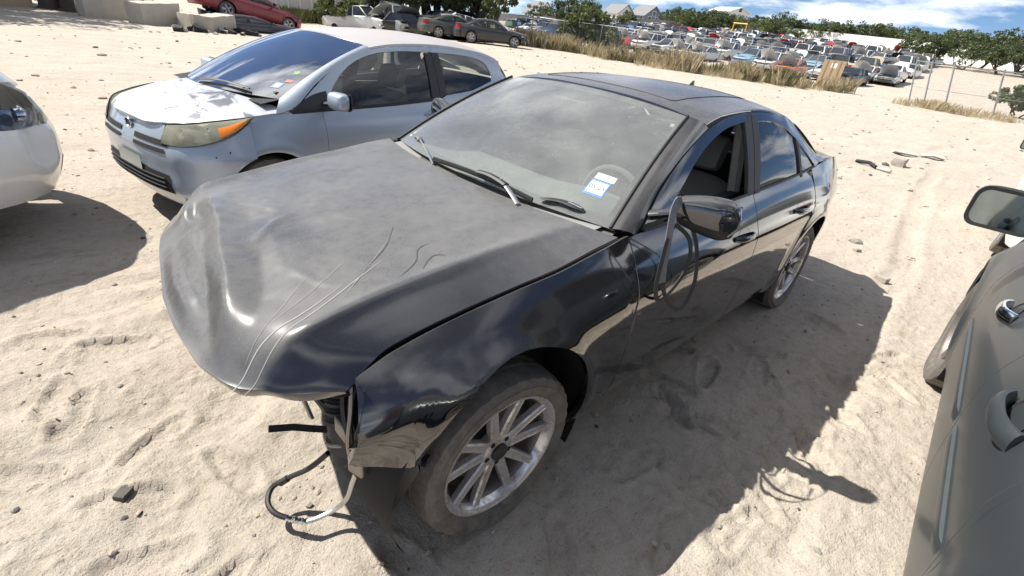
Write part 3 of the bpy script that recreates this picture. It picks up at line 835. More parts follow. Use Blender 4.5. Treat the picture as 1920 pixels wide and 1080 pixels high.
        S.panel('quarter_glass', np.stack([np.linspace(-2.460, -2.725, 10), np.linspace(.995, 1.010, 10)], 1), resample(gi_b, 10), 10, 6, M['tint_glass'], rd, sg, off=-.006, lip=0)
        # belt trim
        for xa, xb, par in ((-.70, -1.712, fd), (-1.728, -2.72, rd)):
            tx = np.linspace(xa, xb, 22)
            mb = MB(); Q = S.at(np.stack([tx, S.zt(tx) - .001], 1), sg, .003); mb.tube(Q, .007, 6); mb.build('belt_trim', M['black_trim'], par)
        # roof rail to C pillar
        cb = np.concatenate([resample(spline([(-1.85, 1.341), (-2.12, 1.329), (-2.35, 1.284), (-2.53, 1.216), (-2.68, 1.131), (-2.823, 1.031)]), 16), [(-2.95, 1.03), (-3.1, 1.03), (-3.16, 1.03), (-3.22, 1.030)]]); rx_ = np.linspace(-1.83, -3.24, 20)
        S.panel('c_pillar', cb, np.stack([rx_, np.maximum(S.zr(rx_) + .003, S.zt(rx_) + .006)], 1), 20, 5, P0, car, sg, off=.001, lip=.008)
        # handles
        for xh, zh, par in ((-1.55, .802, fd), (-2.36, .818, rd)):
            cup = []
            for r_, dep in ((1.0, .0008), (.9, -.003), (.6, -.022), (.2, -.030)):
                a = np.linspace(0, 2 * np.pi, 20, endpoint=False); px, pz = xh + .062 * r_ * np.cos(a), zh + .036 * r_ * np.sin(a) + .006
                cup.append(np.stack([px, sg * (S.Y(px, pz) + dep), pz], 1))
            mb = MB(); mb.grid(np.array(cup), sg > 0, True); cu = mb.build('handle_recess', M['dark_void'], par)
            hx = np.linspace(xh - .105, xh + .105, 12); e = (hx - xh) / .105
            Q = np.stack([hx, sg * (S.Y(hx, np.full(12, zh)) + .030 * (1 - np.abs(e) ** 3)), zh + .004 * e], 1)
            mb = MB(); mb.tube(Q, .014 * (1 - .35 * np.abs(e) ** 4), 10, flat=(.62, 1.25)); mb.build('door_handle', P0, par)
        # inner door cards, dark
        mb = MB(); mb.box((-2.55, sg * .70 - .02, .25), (-.66, sg * .70 + .02, .955)); mb.build('door_card', M['trim_cloth'], car)
        wheel_well(car, 0, ZF, sg, .435, .48, .86); wheel_well(car, -2.808, ZR, sg, .39, .48, .86)
    for sg in (1, -1):
        rx_ = np.linspace(-1.24, -3.0, 24); mb = MB(); mb.tube(np.stack([rx_, sg * (S.yr(rx_) - .018), S.zr(rx_) - .022], 1), .022, 6); mb.build('roof_channel', M['seal'], car)
    # --- wheels
    for (x, z, sg, st, roll) in ((0, ZF, 1, -.045, .35), (0, ZF, -1, -.045, 0), (-2.808, ZR, 1, 0, .8), (-2.808, ZR, -1, 0, .2)):
        wheel(car, (x, sg * (.772 if x == 0 else .765), z - (.012 if x == 0 else 0)), sg, R=.325, rr=.238, w=.235, style='ten', flat=.022 if x == 0 else .028, steer=st, roll=roll)
    # --- windscreen
    s = np.linspace(-1, 1, 41)
    base = np.stack([-.455 - .125 * s**2, .722 * s, .984 - .018 * s**2], 1)
    head = np.stack([-1.225 - .018 * s**2, .572 * s, 1.358 - .036 * s**2], 1)
    def ws_pt(si, u, off=0.0):
        b = np.array([-.455 - .125 * si**2, .722 * si, .984 - .018 * si**2]); h = np.array([-1.225 - .018 * si**2, .572 * si, 1.358 - .036 * si**2])
        p = b * (1 - u) + h * u + np.array([.40, 0, .9]) * (.022 * 4 * u * (1 - u)); return p + np.array([.44, .12 * si, .88]) * off
    Pw = np.stack([np.stack([ws_pt(si, u) for si in s]) for u in np.linspace(0, 1, 16)])
    mb = MB(); mb.grid(Pw, up_flip(Pw, (.5, 0, 1))); wsg = mb.build('windscreen', M['ws_glass'], car)
    # black edge band of the screen
    for lo, hi, nm in ((0.0, .055, 'screen_band'), (.945, 1.0, 'screen_band')):
        Pb = np.stack([np.stack([ws_pt(si, u, -.004) for si in s]) for u in np.linspace(lo, hi, 4)])
        mb = MB(); mb.grid(Pb, up_flip(Pb, (.5, 0, 1))); mb.build(nm, M['black_trim'], wsg)
    for sg in (1, -1):
        Pb = np.stack([np.stack([ws_pt(sg * q, u, -.004) for u in np.linspace(0.03, .97, 14)]) for q in (.955, .975, .995)])
        mb = MB(); mb.grid(Pb, up_flip(Pb, (.5, 0, 1))); mb.build('screen_band', M['black_trim'], wsg)
        # A pillar: from the screen edge to the door frame
        u = np.linspace(0, 1, 26)
        W = np.stack([ws_pt(sg * 1.003, q, .003) for q in u])
        D3 = S.at(spline([(-.640, .958), (-.90, 1.130), (-1.16, 1.248), (-1.45, 1.325)], 26), sg, .003)
        D3[-1] = (-1.31, sg * .634, 1.306); D3 = np.stack([np.interp(np.linspace(0, 1, 26), np.linspace(0, 1, 26), D3[:, i]) for i in range(3)], 1)
        D3 = S.at(spline([(-.640, .958), (-.88, 1.118), (-1.08, 1.213), (-1.30, 1.288)], 26), sg, .004)
        Pa = surf_between(W, D3, 7, .016, (.25, sg * .55, .5))
        sheet('a_pillar', Pa, P0, car, up_flip(Pa, (.3, sg, .6)), .014, .003)
        mb = MB(); mb.tube(np.stack([ws_pt(sg * 1.0, q, .006) for q in np.linspace(0.0, 1, 20)]), .006, 6); mb.build('screen_seal', M['seal'], wsg)
    # --- roof
    sr = np.linspace(-1, 1, 41); ux = np.linspace(0, 1, 30)
    zc = table([-1.15, -1.3, -1.55, -1.8, -2.1, -2.35, -2.55], [1.352, 1.374, 1.394, 1.400, 1.392, 1.368, 1.335])
    Pr = []
    for q in ux:
        row = []
        for si in sr:
            xf = -1.232 - .06 * si**2; xb = -2.46 - .08 * si**2; x = xf + (xb - xf) * q
            ye, ze = float(S.yr(x)), float(S.zr(x)) + .004
            row.append((x, si * ye, ze + (float(zc(x)) - ze) * (1 - abs(si) ** 2.6)))
        Pr.append(row)
    Pr = np.array(Pr); roof = sheet('roof', Pr, M['black_roof'], car, up_flip(Pr), .012, .004)
    # sunroof seam, raised a hair from the skin
    def roof_pt(x, y, o=0.003):
        ye, ze = float(S.yr(x)), float(S.zr(x)) + .004; return (x, y, ze + (float(zc(x)) - ze) * (1 - abs(y / ye) ** 2.6) + o)
    loop = [roof_pt(x, y, .0015) for x, y in [(-1.36, v) for v in np.linspace(-.40, .40, 14)] + [(v, .42) for v in np.linspace(-1.38, -2.16, 12)] + [(-2.18, v) for v in np.linspace(.40, -.40, 14)] + [(v, -.42) for v in np.linspace(-2.16, -1.38, 12)]]
    mb = MB(); mb.tube(loop + loop[:1], .0018, 5, cap=False); mb.build('sunroof_seal', M['seal'], roof)
    fin = MB(); fx, fz = -2.30, roof_pt(-2.30, 0)[2] - .004
    rows = []
    for k, (t, w_) in enumerate(((0, .020), (.35, .015), (.7, .009), (1.0, .003))):
        c = []
        for a in np.linspace(0, 2 * np.pi, 10, endpoint=False):
            c.append((fx - .01 * t - (.04 - .028 * t) * math.cos(a) - .015 * t, w_ * .7 * math.sin(a), fz + .036 * t))
        rows.append(c)
    fin.grid(np.array(rows), True, True); fin.add(rows[-1], [tuple(range(10))]); fin.build('aerial_fin', P0, roof)
    # --- rear screen, boot, tail
    sb = np.linspace(-1, 1, 25)
    top_ = np.stack([-2.475 - .07 * sb**2, .622 * sb, 1.347 - .09 * sb**2], 1); bot_ = np.stack([-3.12 + .02 * sb**2, .69 * sb, 1.050 - .035 * sb**2], 1)
    Pg = surf_between(bot_, top_, 10, .012, (-.4, 0, .9)); mb = MB(); mb.grid(Pg, up_flip(Pg)); mb.build('rear_screen', M['tint_glass'], car)
    tb = np.stack([-3.14 + .05 * sb**2, .665 * sb, 1.044 - .03 * sb**2], 1); te = np.stack([-3.80 + .17 * sb**2, .640 * sb, 1.005 - .03 * sb**2], 1); tl = np.stack([-3.80 + .17 * sb**2, .640 * sb, .80 - 0 * sb], 1)
    Pb = np.concatenate([surf_between(tb, te, 10, .008, (0, 0, 1)), surf_between(te, tl, 6, .02, (-1, 0, 0))[1:]])
    sheet('boot_lid', Pb, P0, car, up_flip(Pb[:9]), .015, .003)
    Pt = []
    for z in np.linspace(.25, .78, 10):
        row = []
        for si in np.linspace(-1, 1, 31):
            a = abs(si); row.append((-3.88 + .36 * a**3.2 + .05 * ((z - .5) / .3) ** 2, np.sign(si) * min(a * 1.02, 1) * (.735 + .03 * math.sin(z * 4)), z))
        Pt.append(row)
    Pt = np.array(Pt); sheet('rear_bumper', Pt, P0, car, up_flip(Pt, (-1, 0, 0)), .015, .003)
    for sg in (1, -1):
        mb = MB(); Pl = np.array([[(-3.80 + .25 * q, sg * (.46 + .24 * q ** .8), z) for q in np.linspace(0, 1, 8)] for z in (.80, .86, .92, .96)])
        mb.grid(Pl, up_flip(Pl, (-1, 0, 0))); mb.build('tail_lamp', plain('red_lens', (0.35, .01, .012), .15, var=.1), car)
    # --- hood, bent and buckled at the nose
    ye = table([-.62, -.45, -.25, -.05, .16, .36, .48, .62, .74], [.776, .783, .783, .772, .756, .738, .735, .742, .745])
    xf_l = table([0, .25, .5, .65, .75, .85, .93, 1.0], [.728, .740, .735, .715, .688, .628, .566, .492])
    xf_r = table([0, .2, .4, .55, .68, .78, .88, 1.0], [.728, .700, .672, .645, .605, .565, .520, .455])      # pushed back by the crash
    def xf(s_): return np.where(s_ >= 0, xf_l(np.abs(s_)), xf_r(np.abs(s_)))
    ze = table([-.62, -.45, -.25, -.05, .16, .36, .48, .62, .76], [.966, .950, .920, .897, .866, .820, .785, .760, .735])
    zk = table([-.62, -.40, -.25, 0, .2, .42, .55, .65, .76], [.975, .966, .955, .932, .905, .868, .838, .812, .775])
    zm = table([-.62, -.40, -.25, 0, .2, .42, .55, .65, .76], [.985, .985, .980, .958, .930, .890, .858, .830, .790])
    RA = [(.44, -.46), (.48, -.34), (.50, -.17), (.56, .05), (.585, .18), (.635, .35), (.66, .46)]
    def hood_z(x, s_, u):
        a = np.abs(s_); kk = .80
        zc_, zk_, ze_ = zm(x), zk(x), ze(x)
        z = np.where(a < kk, zk_ + (zc_ - zk_) * (1 - (a / kk) ** 2), zk_ + (ze_ - zk_) * np.clip((a - kk) / (1 - kk), 0, 1) ** 1.25)
        z = z - .085 * sstep(.80, 1.0, u) ** 1.6 * (1 - .35 * sstep(.86, 1.0, a)) + .010 * np.exp(-((a - kk) / .035) ** 2) * sstep(.05, .3, u) * sstep(.98, .8, u)
        return z
    def dents(x, y):
        d = np.zeros(x.shape)
        r, sd, t = seg_dist(x, y, RA)
        env = sstep(0, .15, t) * sstep(1.0, .8, t)
        front = sd < 0
        d += env * np.where(front, .022 - .040 * np.minimum(np.sqrt(r * r + 9e-6) / .05, 1) + .018 * np.clip((r - .05) / .07, 0, 1), .022 * np.maximum(0, 1 - r / .10) ** 1.5)
        for pts, amp, w in (([(.46, .12), (.53, .33), (.61, .47)], -.016, .05), ([(.545, .05), (.47, .08), (.36, -.01), (.30, -.03)], .008, .016), ([(.40, .06), (.45, .27), (.41, .43), (.36, .50)], .0045, .012),
                            ([(.58, -.46), (.645, -.10), (.67, .28)], -.018, .026), ([(.625, -.30), (.69, .0), (.70, .35)], .010, .020), ([(.53, -.40), (.60, -.24)], -.026, .065), ([(.42, -.32), (.34, -.18), (.30, -.03)], .006, .014),
                            ([(.47, -.20), (.40, -.12), (.33, -.10)], -.006, .024), ([(.52, -.50), (.56, -.38), (.55, -.28)], .014, .018), ([(.66, .46), (.69, .60)], -.012, .03), ([(.30, .10), (.34, .30)], -.002, .05),
                            ([(.20, -.25), (.28, .0), (.30, .35)], -.0015, .05), ([(.60, -.52), (.50, -.62)], -.015, .035)):
            r, sd, t = seg_dist(x, y, pts); d += amp * np.maximum(0, 1 - np.sqrt(r * r + 1.6e-5) / (1.75 * w)) ** 1.15 * (.35 + .65 * np.sin(np.clip(t, 0, 1) * np.pi))
        d += .0035 * fbm(x * 9, y * 9, 3, 71) * sstep(.15, .5, x) * sstep(.75, .5, np.abs(y)) + .003 * fbm(x * 4, y * 4, 2, 77)
        return d
    U = np.linspace(0, 1, 110); SS = np.linspace(-1, 1, 131)
    UU, SG = np.meshgrid(U, SS, indexing='ij')
    xr = -.405 - .145 * SG**2
    XX = xr + (xf(SG) - xr) * (1 - (1 - UU) ** 1.18)
    YY = SG * ye(XX)
    def hood_top(x, y):
        x = np.asarray(x, float); y = np.asarray(y, float); s_ = y / ye(x)
        xr_ = -.405 - .145 * s_**2; xf_ = xf(s_); u = 1 - np.clip(1 - (x - xr_) / (xf_ - xr_), 0, 1) ** (1 / 1.18)
        return hood_z(x, s_, u) + dents(x, y) * sstep(1.0, .93, np.abs(s_)) * (1 - .8 * sstep(.93, 1.0, u))
    ZZ = hood_z(XX, SG, UU) + dents(XX, YY) * sstep(1.0, .93, np.abs(SG)) * (1 - .8 * sstep(.93, 1.0, UU))
    Ph = np.stack([XX, YY, ZZ], -1)
    hood = sheet('hood', Ph, M['black_hood'], car, up_flip(Ph), .028, .006, sharp=55)
    at = hood.data.attributes.new('dust', 'FLOAT', 'POINT')
    co = np.array([v.co[:] for v in hood.data.vertices]); hs = co[:, 1] / ye(co[:, 0])
    dv = 1 - .90 * sstep(.775, .83, hs) * sstep(-.35, .25, co[:, 0]) - .35 * sstep(.775, .83, hs) * sstep(.25, -.35, co[:, 0])
    dv = dv * (1 - .12 * sstep(.60, .70, co[:, 0]))
    dv = dv * (1 + .35 * fbm(co[:, 0] * 5 + 3, co[:, 1] * 5, 4, 8) * sstep(.0, .4, co[:, 0])) * (1 - .35 * np.exp(-((co[:, 0] - .40) / .13) ** 2 - ((co[:, 1] - .05) / .22) ** 2) * (.6 + fbm(co[:, 0] * 11, co[:, 1] * 11, 2, 12)))
    dv = dv * (1 - .5 * sstep(.62, .70, co[:, 0]) * sstep(.35, .55, co[:, 1]))
    at.data.foreach_set('value', np.clip(dv, .05, 1).astype(np.float32))
    under = Ph[::4, ::5].copy(); under[..., 2] -= .032; under[..., 0] -= .012 * (UU[::4, ::5] > .9)
    under[..., 1] *= .985
    mb = MB(); mb.grid(under, not up_flip(under)); mb.build('hood_liner', M['dark_void'], car)
    def on_hood(pts, n, w, name, mat, off=.0012):
        C = spline(pts, n); T = np.gradient(C, axis=0); T /= np.linalg.norm(T, axis=1, keepdims=True)
        Nn = np.stack([-T[:, 1], T[:, 0]], 1); e = np.sin(np.linspace(0, np.pi, n)) ** .4
        a, b = C + Nn * w * e[:, None], C - Nn * w * e[:, None]
        P = np.stack([np.stack([q[:, 0], q[:, 1], hood_top(q[:, 0], q[:, 1]) + off], 1) for q in (a, b)])
        mb = MB(); mb.grid(P, up_flip(P)); mb.build(name, mat, hood)
    on_hood([(.37, .49), (.51, .53), (.64, .54), (.725, .57)], 60, .0022, 'scratch', M['scratch'])
    on_hood([(.21, .45), (.46, .54), (.61, .575), (.70, .60)], 60, .0018, 'scratch', M['scratch'])
    on_hood([(.30, .38), (.45, .46), (.58, .50)], 40, .0011, 'scratch', M['scratch'])
    on_hood([(.42, .38), (.56, .48), (.66, .53)], 40, .0011, 'scratch', M['scratch'])
    on_hood([(.10, .33), (.30, .48), (.42, .56)], 40, .0009, 'scratch', M['scratch'])
    on_hood([(.35, .52), (.30, .48), (.26, .45), (.18, .40), (.08, .29)], 40, .0016, 'wiped_streak', M['clean_track'])
    on_hood([(.22, .56), (.14, .52), (.10, .47), (.05, .46)], 30, .0016, 'wiped_streak', M['clean_track'])
    on_hood([(.15, .57), (.08, .53), (.05, .55)], 30, .0016, 'wiped_streak', M['clean_track'])
    # --- cowl and wipers
    cw = np.stack([np.stack([(-.40 - .14 * q**2 - .0, .745 * q, .945) for q in s]), np.stack([(-.50 - .12 * q**2, .735 * q, .968 - .015 * q * q) for q in s])])
    mb = MB(); mb.grid(cw, up_flip(cw)); mb.build('cowl', M['black_trim'], car)
    wip = empty('wiper', (0, 0, 0)); wip.parent = car
    bl = spline([(-.432, -.20, 1.004), (-.446, .05, 1.012), (-.462, .25, 1.006), (-.468, .415, .996)], 20)
    mb = MB(); mb.tube(bl, .009, 6, flat=(.6, 1.3)); mb.build('blade', M['black_plastic'], wip)
    mb = MB(); mb.tube(spline([(-.448, .10, 1.026), (-.452, .18, 1.030), (-.448, .28, 1.020)], 8), .013, 6, flat=(1.3, .6)); mb.build('bracket', M['black_plastic'], wip)
    mb = MB(); mb.tube(spline([(-.455, .235, 1.030), (-.44, .30, 1.012), (-.405, .40, .985)], 8), .008, 6, flat=(1.4, .5)); mb.build('arm', M['alu'], wip)
    wip2 = empty('wiper', (0, 0, 0)); wip2.parent = car
    mb = MB(); mb.tube(spline([(-.415, -.18, .985), (-.48, -.33, 1.01), (-.545, -.48, 1.022)], 10), .005, 6); mb.build('arm', M['alu'], wip2)
    mb = MB(); mb.tube(spline([(-.545, -.475, 1.024), (-.565, -.53, 1.024), (-.572, -.545, 1.010)], 8), .009, 6, flat=(1.5, .5)); mb.build('hook', M['steel'], wip2)
    mb = MB(); mb.tube(spline([(-.505, .42, 1.000), (-.545, .49, 1.006), (-.568, .56, 1.000), (-.575, .60, .992)], 14), [.004, .008, .011, .012, .012, .013, .014, .015, .017, .018, .018, .016, .012, .006], 8, flat=(1.3, .45)); mb.build('wiper_cap', M['black_plastic'], car)
    mb = MB(); mb.tube(spline([(-.557, .525, 1.012), (-.572, .585, 1.003)], 6), .005, 6, flat=(1.2, .5)); mb.build('cap_glint', M['chrome'], car)  # chrome sliver stands in for the highlight on the black cap
    # --- inspection sticker
    stick = empty('inspection_sticker', (0, 0, 0)); stick.parent = wsg
    def patch(name, s0, s1, u0, u1, off, mat):
        P = np.stack([np.stack([ws_pt(a, b, off) for a in np.linspace(s0, s1, 4)]) for b in np.linspace(u0, u1, 4)])
        mb = MB(); mb.grid(P, up_flip(P, (.5, 0, 1))); return mb.build(name, mat, stick)
    patch('border', .750, .868, .155, .262, .0012, M['blue_card']); patch('date_field', .758, .860, .170, .250, .0022, M['white_card']); patch('paper_strip', .755, .878, .268, .312, .0012, M['white_card'])
    fc = bpy.data.curves.new('date', 'FONT'); fc.body = '05\u00b725'; fc.size = .031; fc.align_x = 'CENTER'; fc.align_y = 'CENTER'; fc.extrude = .0003
    fo = text_mesh('date', fc, M['grey_ink'])
    p = ws_pt(.809, .211, .003); ax = ws_pt(.83, .213, .003) - ws_pt(.78, .213, .003); ay = ws_pt(.805, .24, .003) - ws_pt(.805, .18, .003)
    ax /= np.linalg.norm(ax); az = np.cross(ax, ay); az /= np.linalg.norm(az); ay = np.cross(az, ax)
    fo.matrix_world = Matrix(((ax[0], ay[0], az[0], p[0]), (ax[1], ay[1], az[1], p[1]), (ax[2], ay[2], az[2], p[2]), (0, 0, 0, 1)))
    fo.parent = stick
    # --- mirrors
    for sg in (1, -1):
        mr = empty('wing_mirror', (0, 0, 0)); mr.parent = car
        rows = []
        for q in np.linspace(0, 1, 16):
            y = .878 + .205 * q; mx = 0 if sg > 0 else -.20; y -= 0 if sg > 0 else .075
            hgt = .046 + .026 * math.sin(min(1, q * 1.5) * math.pi / 2); hgt *= (1 - max(0, q - .72) ** 2 * 9.2) ** .5 if q < 1 else .24
            dep = .052 * (1 - max(0, q - .68) ** 2 * 9.0) ** .5 if q < 1 else .010
            cx = -.775 - .045 * q + mx; cz = 1.072 + .006 * q - .008 * q * q
            row = []
            for a in np.linspace(0, 2 * np.pi, 24, endpoint=False):
                ca, sa = math.cos(a), math.sin(a); e = 2 / 2.8
                row.append((cx + dep * math.copysign(abs(ca) ** e, ca) * (1.15 if ca > 0 else .7), sg * y, cz + hgt * math.copysign(abs(sa) ** e, sa)))
            rows.append(row)
        mb = MB(); mb.grid(np.array(rows), sg > 0, True); mb.add(rows[0], [tuple(range(24))]); mb.add(rows[-1], [tuple(range(24))])
        mb.build('mirror_shell', P0, mr, True, 60)
        low = [r[13:24] for r in rows[1:-1]]; low = np.array(low); low[..., 2] -= .004; mb = MB(); mb.grid(low, sg < 0); mb.build('mirror_lower_cover', M['black_plastic'], mr)
        gl_ = np.array([[(-.775 - .045 * q - .040 + mx, sg * (.878 + .205 * q), 1.072 + .05 * v) for q in np.linspace(.1, .9, 4)] for v in (-1, 1)]); mb = MB(); mb.grid(gl_, up_flip(gl_, (-1, 0, 0))); mb.build('mirror_glass', M['chrome'], mr)
        mb = MB(); mb.tube(spline([(-.765 + mx, sg * .775, 1.010), (-.768 + mx, sg * .83, 1.032), (-.775 + mx, sg * .895, 1.058)], 8), [.034, .032, .030, .029, .028, .028, .03, .032], 10, flat=(1.0, .62)); mb.build('mirror_arm', P0, mr)
    # --- cabin
    dx = [(-.47, .952), (-.62, .965), (-.82, .93), (-.98, .925), (-1.02, .86), (-1.02, .60), (-.6, .55)]
    C = spline(dx[:5], 14); C = np.concatenate([C, np.array(dx[5:])]); P = np.stack([np.stack([C[:, 0], np.full(len(C), y), C[:, 1] + .03 * math.exp(-((y - .36) / .18) ** 2) * ((C[:, 0] < -.75) & (C[:, 0] > -1.03))], 1) for y in np.linspace(-.69, .69, 29)])
    mb = MB(); mb.grid(P, up_flip(P[:, 2:6])); mb.build('dashboard', M['lightened_cabin'], car)
    steering_wheel(car, (-1.12, .36, .86), M['lightened_cabin'])
    for y in (.36, -.36): seat(car, -1.50, y, .30, M['lightened_cabin'])
    rs = seat(car, -2.35, 0, .30, M['trim_cloth'], w=1.25, name='rear_bench')
    mb = MB(); mb.box((-3.1, -.72, .20), (-.35, .72, .30)); mb.build('floor_pan', M['dark_void'], car)
    mb = MB(); hl = Pr[2:-2, 2:-2].copy(); hl[..., 2] -= .025; mb.grid(hl[::3, ::3], not up_flip(hl)); mb.build('headliner', M['grey_cloth'], car)
    mb = MB(); mb.box((-3.06, -.66, .70), (-2.55, .66, .99)); mb.build('parcel_shelf', M['trim_cloth'], car)
    mm = empty('rear_view_mirror', (-1.13, -.02, 1.27)); mm.parent = car
    mb = MB(); mb.box((-.012, -.115, -.03), (.012, .115, .03)); mb.build('mirror_body', M['black_plastic'], mm, bevel=.012)
    mb = MB(); mb.tube([(-1.74, .70, .88), (-1.80, .60, 1.27)], .034, 6); mb.build('pillar_cover', M['grey_cloth'], car)
    # --- what shows below the hood with the bumper gone
    mb = MB(); mb.box((-.40, -.66, .22), (.30, .66, .76)); mb.build('engine_bay', M['dark_void'], car)
    mb = MB(); mb.box((.30, -.44, .27), (.345, .40, .70)); mb.build('radiator', M['black_plastic'], car)
    for y in (.47, -.47):
        mb = MB(); mb.box((.0, y - .04, .37), (.40, y + .04, .47)); mb.build('chassis_rail', M['dark_void'], car)
    mb = MB(); mb.tube([(.30, -.62, .69), (.38, -.3, .71), (.40, 0, .715), (.38, .3, .71), (.30, .64, .69)], .022, 6, flat=(1, .7)); mb.build('lock_carrier', M['black_plastic'], car)
    mb = MB(); mb.tube([(.598, .43, .42), (.54, .47, .425), (.49, .51, .42), (.43, .56, .42)], .015, 4); mb.build('bumper_bracket', M['dark_void'], car, False)
    mb = MB(); mb.tube([(.500, .435, .60), (.497, .44, .52), (.478, .455, .42)], .012, 5, flat=(1.4, .6)); mb.build('bracket_strut', M['steel'], car)
    mb = MB(); mb.tube([(.61, .40, .645), (.665, .41, .62)], .008, 6); mb.build('latch_pin', M['black_plastic'], car)
    mb = MB(); mb.box((.20, -.58, .215), (.36, .50, .245)); mb.build('splash_shield', M['black_plastic'], car, bevel=.006)
    mb = MB(); mb.tube(spline([(.36, -.55, .58), (.41, -.3, .60), (.42, 0, .605), (.41, .3, .60), (.38, .52, .585)], 20), .026, 6, flat=(1, .8)); mb.build('foam_beam', M['black_plastic'], car)
    for k in range(5):
        q = random.Random(40 + k); y0 = .1 + .13 * k; mb = MB(); mb.tube(spline([(.36, y0 - .1, .66), (.42 + .04 * q.random(), y0, .56 + .05 * q.random()), (.44, y0 + .06, .46), (.40, y0 + .15, .40 + .05 * q.random())], 14), .004 + .004 * q.random(), 5); mb.build('hanging_wire', M['black_plastic'], car)
    # ribbed charge-air hose
    hp = spline([(.38, .50, .66), (.41, .535, .56), (.425, .56, .48), (.43, .585, .41), (.435, .61, .345)], 60)
    rr_ = .048 + .0045 * np.where(np.linspace(0, 1, 60) < .62, np.sin(np.linspace(0, 1, 60) * 150), 0); rr_[46:50] = .053
    mb = MB(); mb.tube(hp, rr_, 16); mb.build('intake_hose', M['black_plastic'], car)
    mb = MB(); a = np.linspace(0, 2 * np.pi, 20); cpt, cdir = hp[47], hp[49] - hp[45]; cdir /= np.linalg.norm(cdir)
    e1 = np.cross(cdir, [0, 0, 1.0]); e1 /= np.linalg.norm(e1); e2 = np.cross(cdir, e1)
    mb.tube(np.array([cpt + .055 * (math.cos(t) * e1 + math.sin(t) * e2) for t in a]), .006, 6, cap=False); mb.build('hose_clamp', M['steel'], car)
    mb = MB()
    for k in range(7):
        q = random.Random(k); y0 = .60 + .12 * q.random(); mb.tube(spline([(.36 + .06 * q.random(), y0, .72), (.42 + .05 * q.random(), y0 + .03, .60 + .05 * q.random()), (.44 + .05 * q.random(), .68 + .06 * q.random(), .48)], 12), .006 + .006 * q.random(), 5)
    mb.build('wiring_loom', M['black_plastic'], car)
    mb = MB(); mb.tube(spline([(.455, .70, .74), (.478, .735, .66), (.50, .755, .58), (.49, .74, .50)], 12), .006, 6); mb.build('headlamp_bracket', M['steel'], car)
    mb = MB(); mb.box((.40, .60, .47), (.47, .72, .53)); mb.box((.42, .66, .36), (.46, .72, .47), rz=.3); mb.build('lamp_mount', M['steel'], car, bevel=.008)
    for k, (A_, B_, w_) in enumerate((((.43, .66, .46), (.40, .70, .24), .05), ((.46, .62, .47), (.45, .64, .33), .03), ((.40, .72, .46), (.385, .735, .20), .028))):
        A_, B_ = np.array(A_), np.array(B_); sd = np.array([-.5, .86, 0]) * w_; Pz = np.array([[A_ - sd, A_ + sd], [(A_ + B_) / 2 - sd * .9 + [.02, 0, 0], (A_ + B_) / 2 + sd * .8 + [.015, 0, 0]], [B_ - sd * .5, B_ + sd * .25 + [0, 0, .03]]]); mb = MB(); mb.grid(Pz); mb.build('torn_liner', M['black_plastic'], car)
    # torn wheel-arch liner hanging in front of the tyre
    A = spline([(.41, .69, .455), (.36, .775, .445), (.315, .86, .475)], 10); B = spline([(.345, .70, .125), (.342, .712, .118), (.338, .722, .13)], 10)
    Pl = surf_between(A, B, 10, .03, (.6, .2, 0)); mb = MB(); mb.grid(Pl); o = mb.build('liner_flap', plain('grey_liner', (.11, .105, .10), .8, var=.25, scale=14), car)
    mb = MB(); mb.tube([(.42, .68, .455), (.37, .77, .45), (.315, .865, .475)], .016, 6, flat=(1.5, .6)); mb.build('splash_edge', M['black_plastic'], car)
    for sgy in (1,):
        mb = MB(); mb.tube(spline([(.428, .681, .40), (.432, .655, .32), (.436, .631, .25), (.445, .60, .15), (.47, .556, .07), (.52, .538, .05), (.556, .524, .045)], 26), .0085, 8); pipe = mb.build('refrigerant_pipe', M['alu'], car)
        mb = MB(); mb.tube(spline([(.556, .524, .045), (.58, .498, .045), (.600, .472, .045)], 24), .0100 + .0025 * np.sin(np.linspace(0, 40, 24)), 8); mb.build('crimp', M['chrome'], pipe)
        mb = MB(); mb.tube(spline([(.600, .470, .045), (.627, .430, .055), (.628, .385, .065), (.600, .352, .08), (.548, .380, .12), (.50, .435, .18), (.45, .49, .27)], 40), .0095, 8); mb.build('rubber_hose', M['black_plastic'], pipe)
        mb = MB(); mb.tube([(.575, .363, .095), (.552, .378, .117)], .0125, 8); mb.build('hose_sleeve', M['black_plastic'], pipe)
    # --- strap hung over the mirror
    st = empty('strap', (-.7, .92, .66)); tag(st, 'grey webbing strap looped over the wing mirror of the black sedan', 'strap')
    def ribbon(pts, w, n, mat):
        C = spline(pts, n); mb = MB(); T = np.gradient(C, axis=0); T /= np.linalg.norm(T, axis=1, keepdims=True)
        k = np.linspace(0, 1, n)[:, None]; side = np.cross(T, np.array([.5, .82, 0])); side = np.where(np.linalg.norm(side, axis=1, keepdims=True) < .2, np.array([[.6, -.6, .3]]), side)
        side = side / np.linalg.norm(side, axis=1, keepdims=True)
        nn = np.cross(T, side); P = np.stack([C + side * w, C + side * w + nn * .0015, C - side * w + nn * .0015, C - side * w - nn * .0015, C + side * w - nn * .0015], 1) - np.array([-.7, .92, .66])
        mb.grid(P, False, True); return mb.build('webbing', mat, st)
    mw = plain('grey_webbing', (.20, .20, .20), .8, var=.2, scale=60); mw2 = plain('black_webbing', (.05, .05, .052), .75, var=.2, scale=60)
    ribbon([(-.735, .905, 1.02), (-.715, .895, 1.10), (-.685, .90, 1.122), (-.655, .91, 1.09), (-.633, .93, 1.012), (-.64, .94, .885), (-.655, .945, .82)], .013, 40, mw)
    ribbon([(-.655, .945, .825), (-.695, .952, .755), (-.79, .957, .675), (-.89, .958, .65), (-.935, .952, .745), (-.90, .935, .889), (-.825, .925, .99), (-.775, .915, 1.03)], .008, 46, mw2)
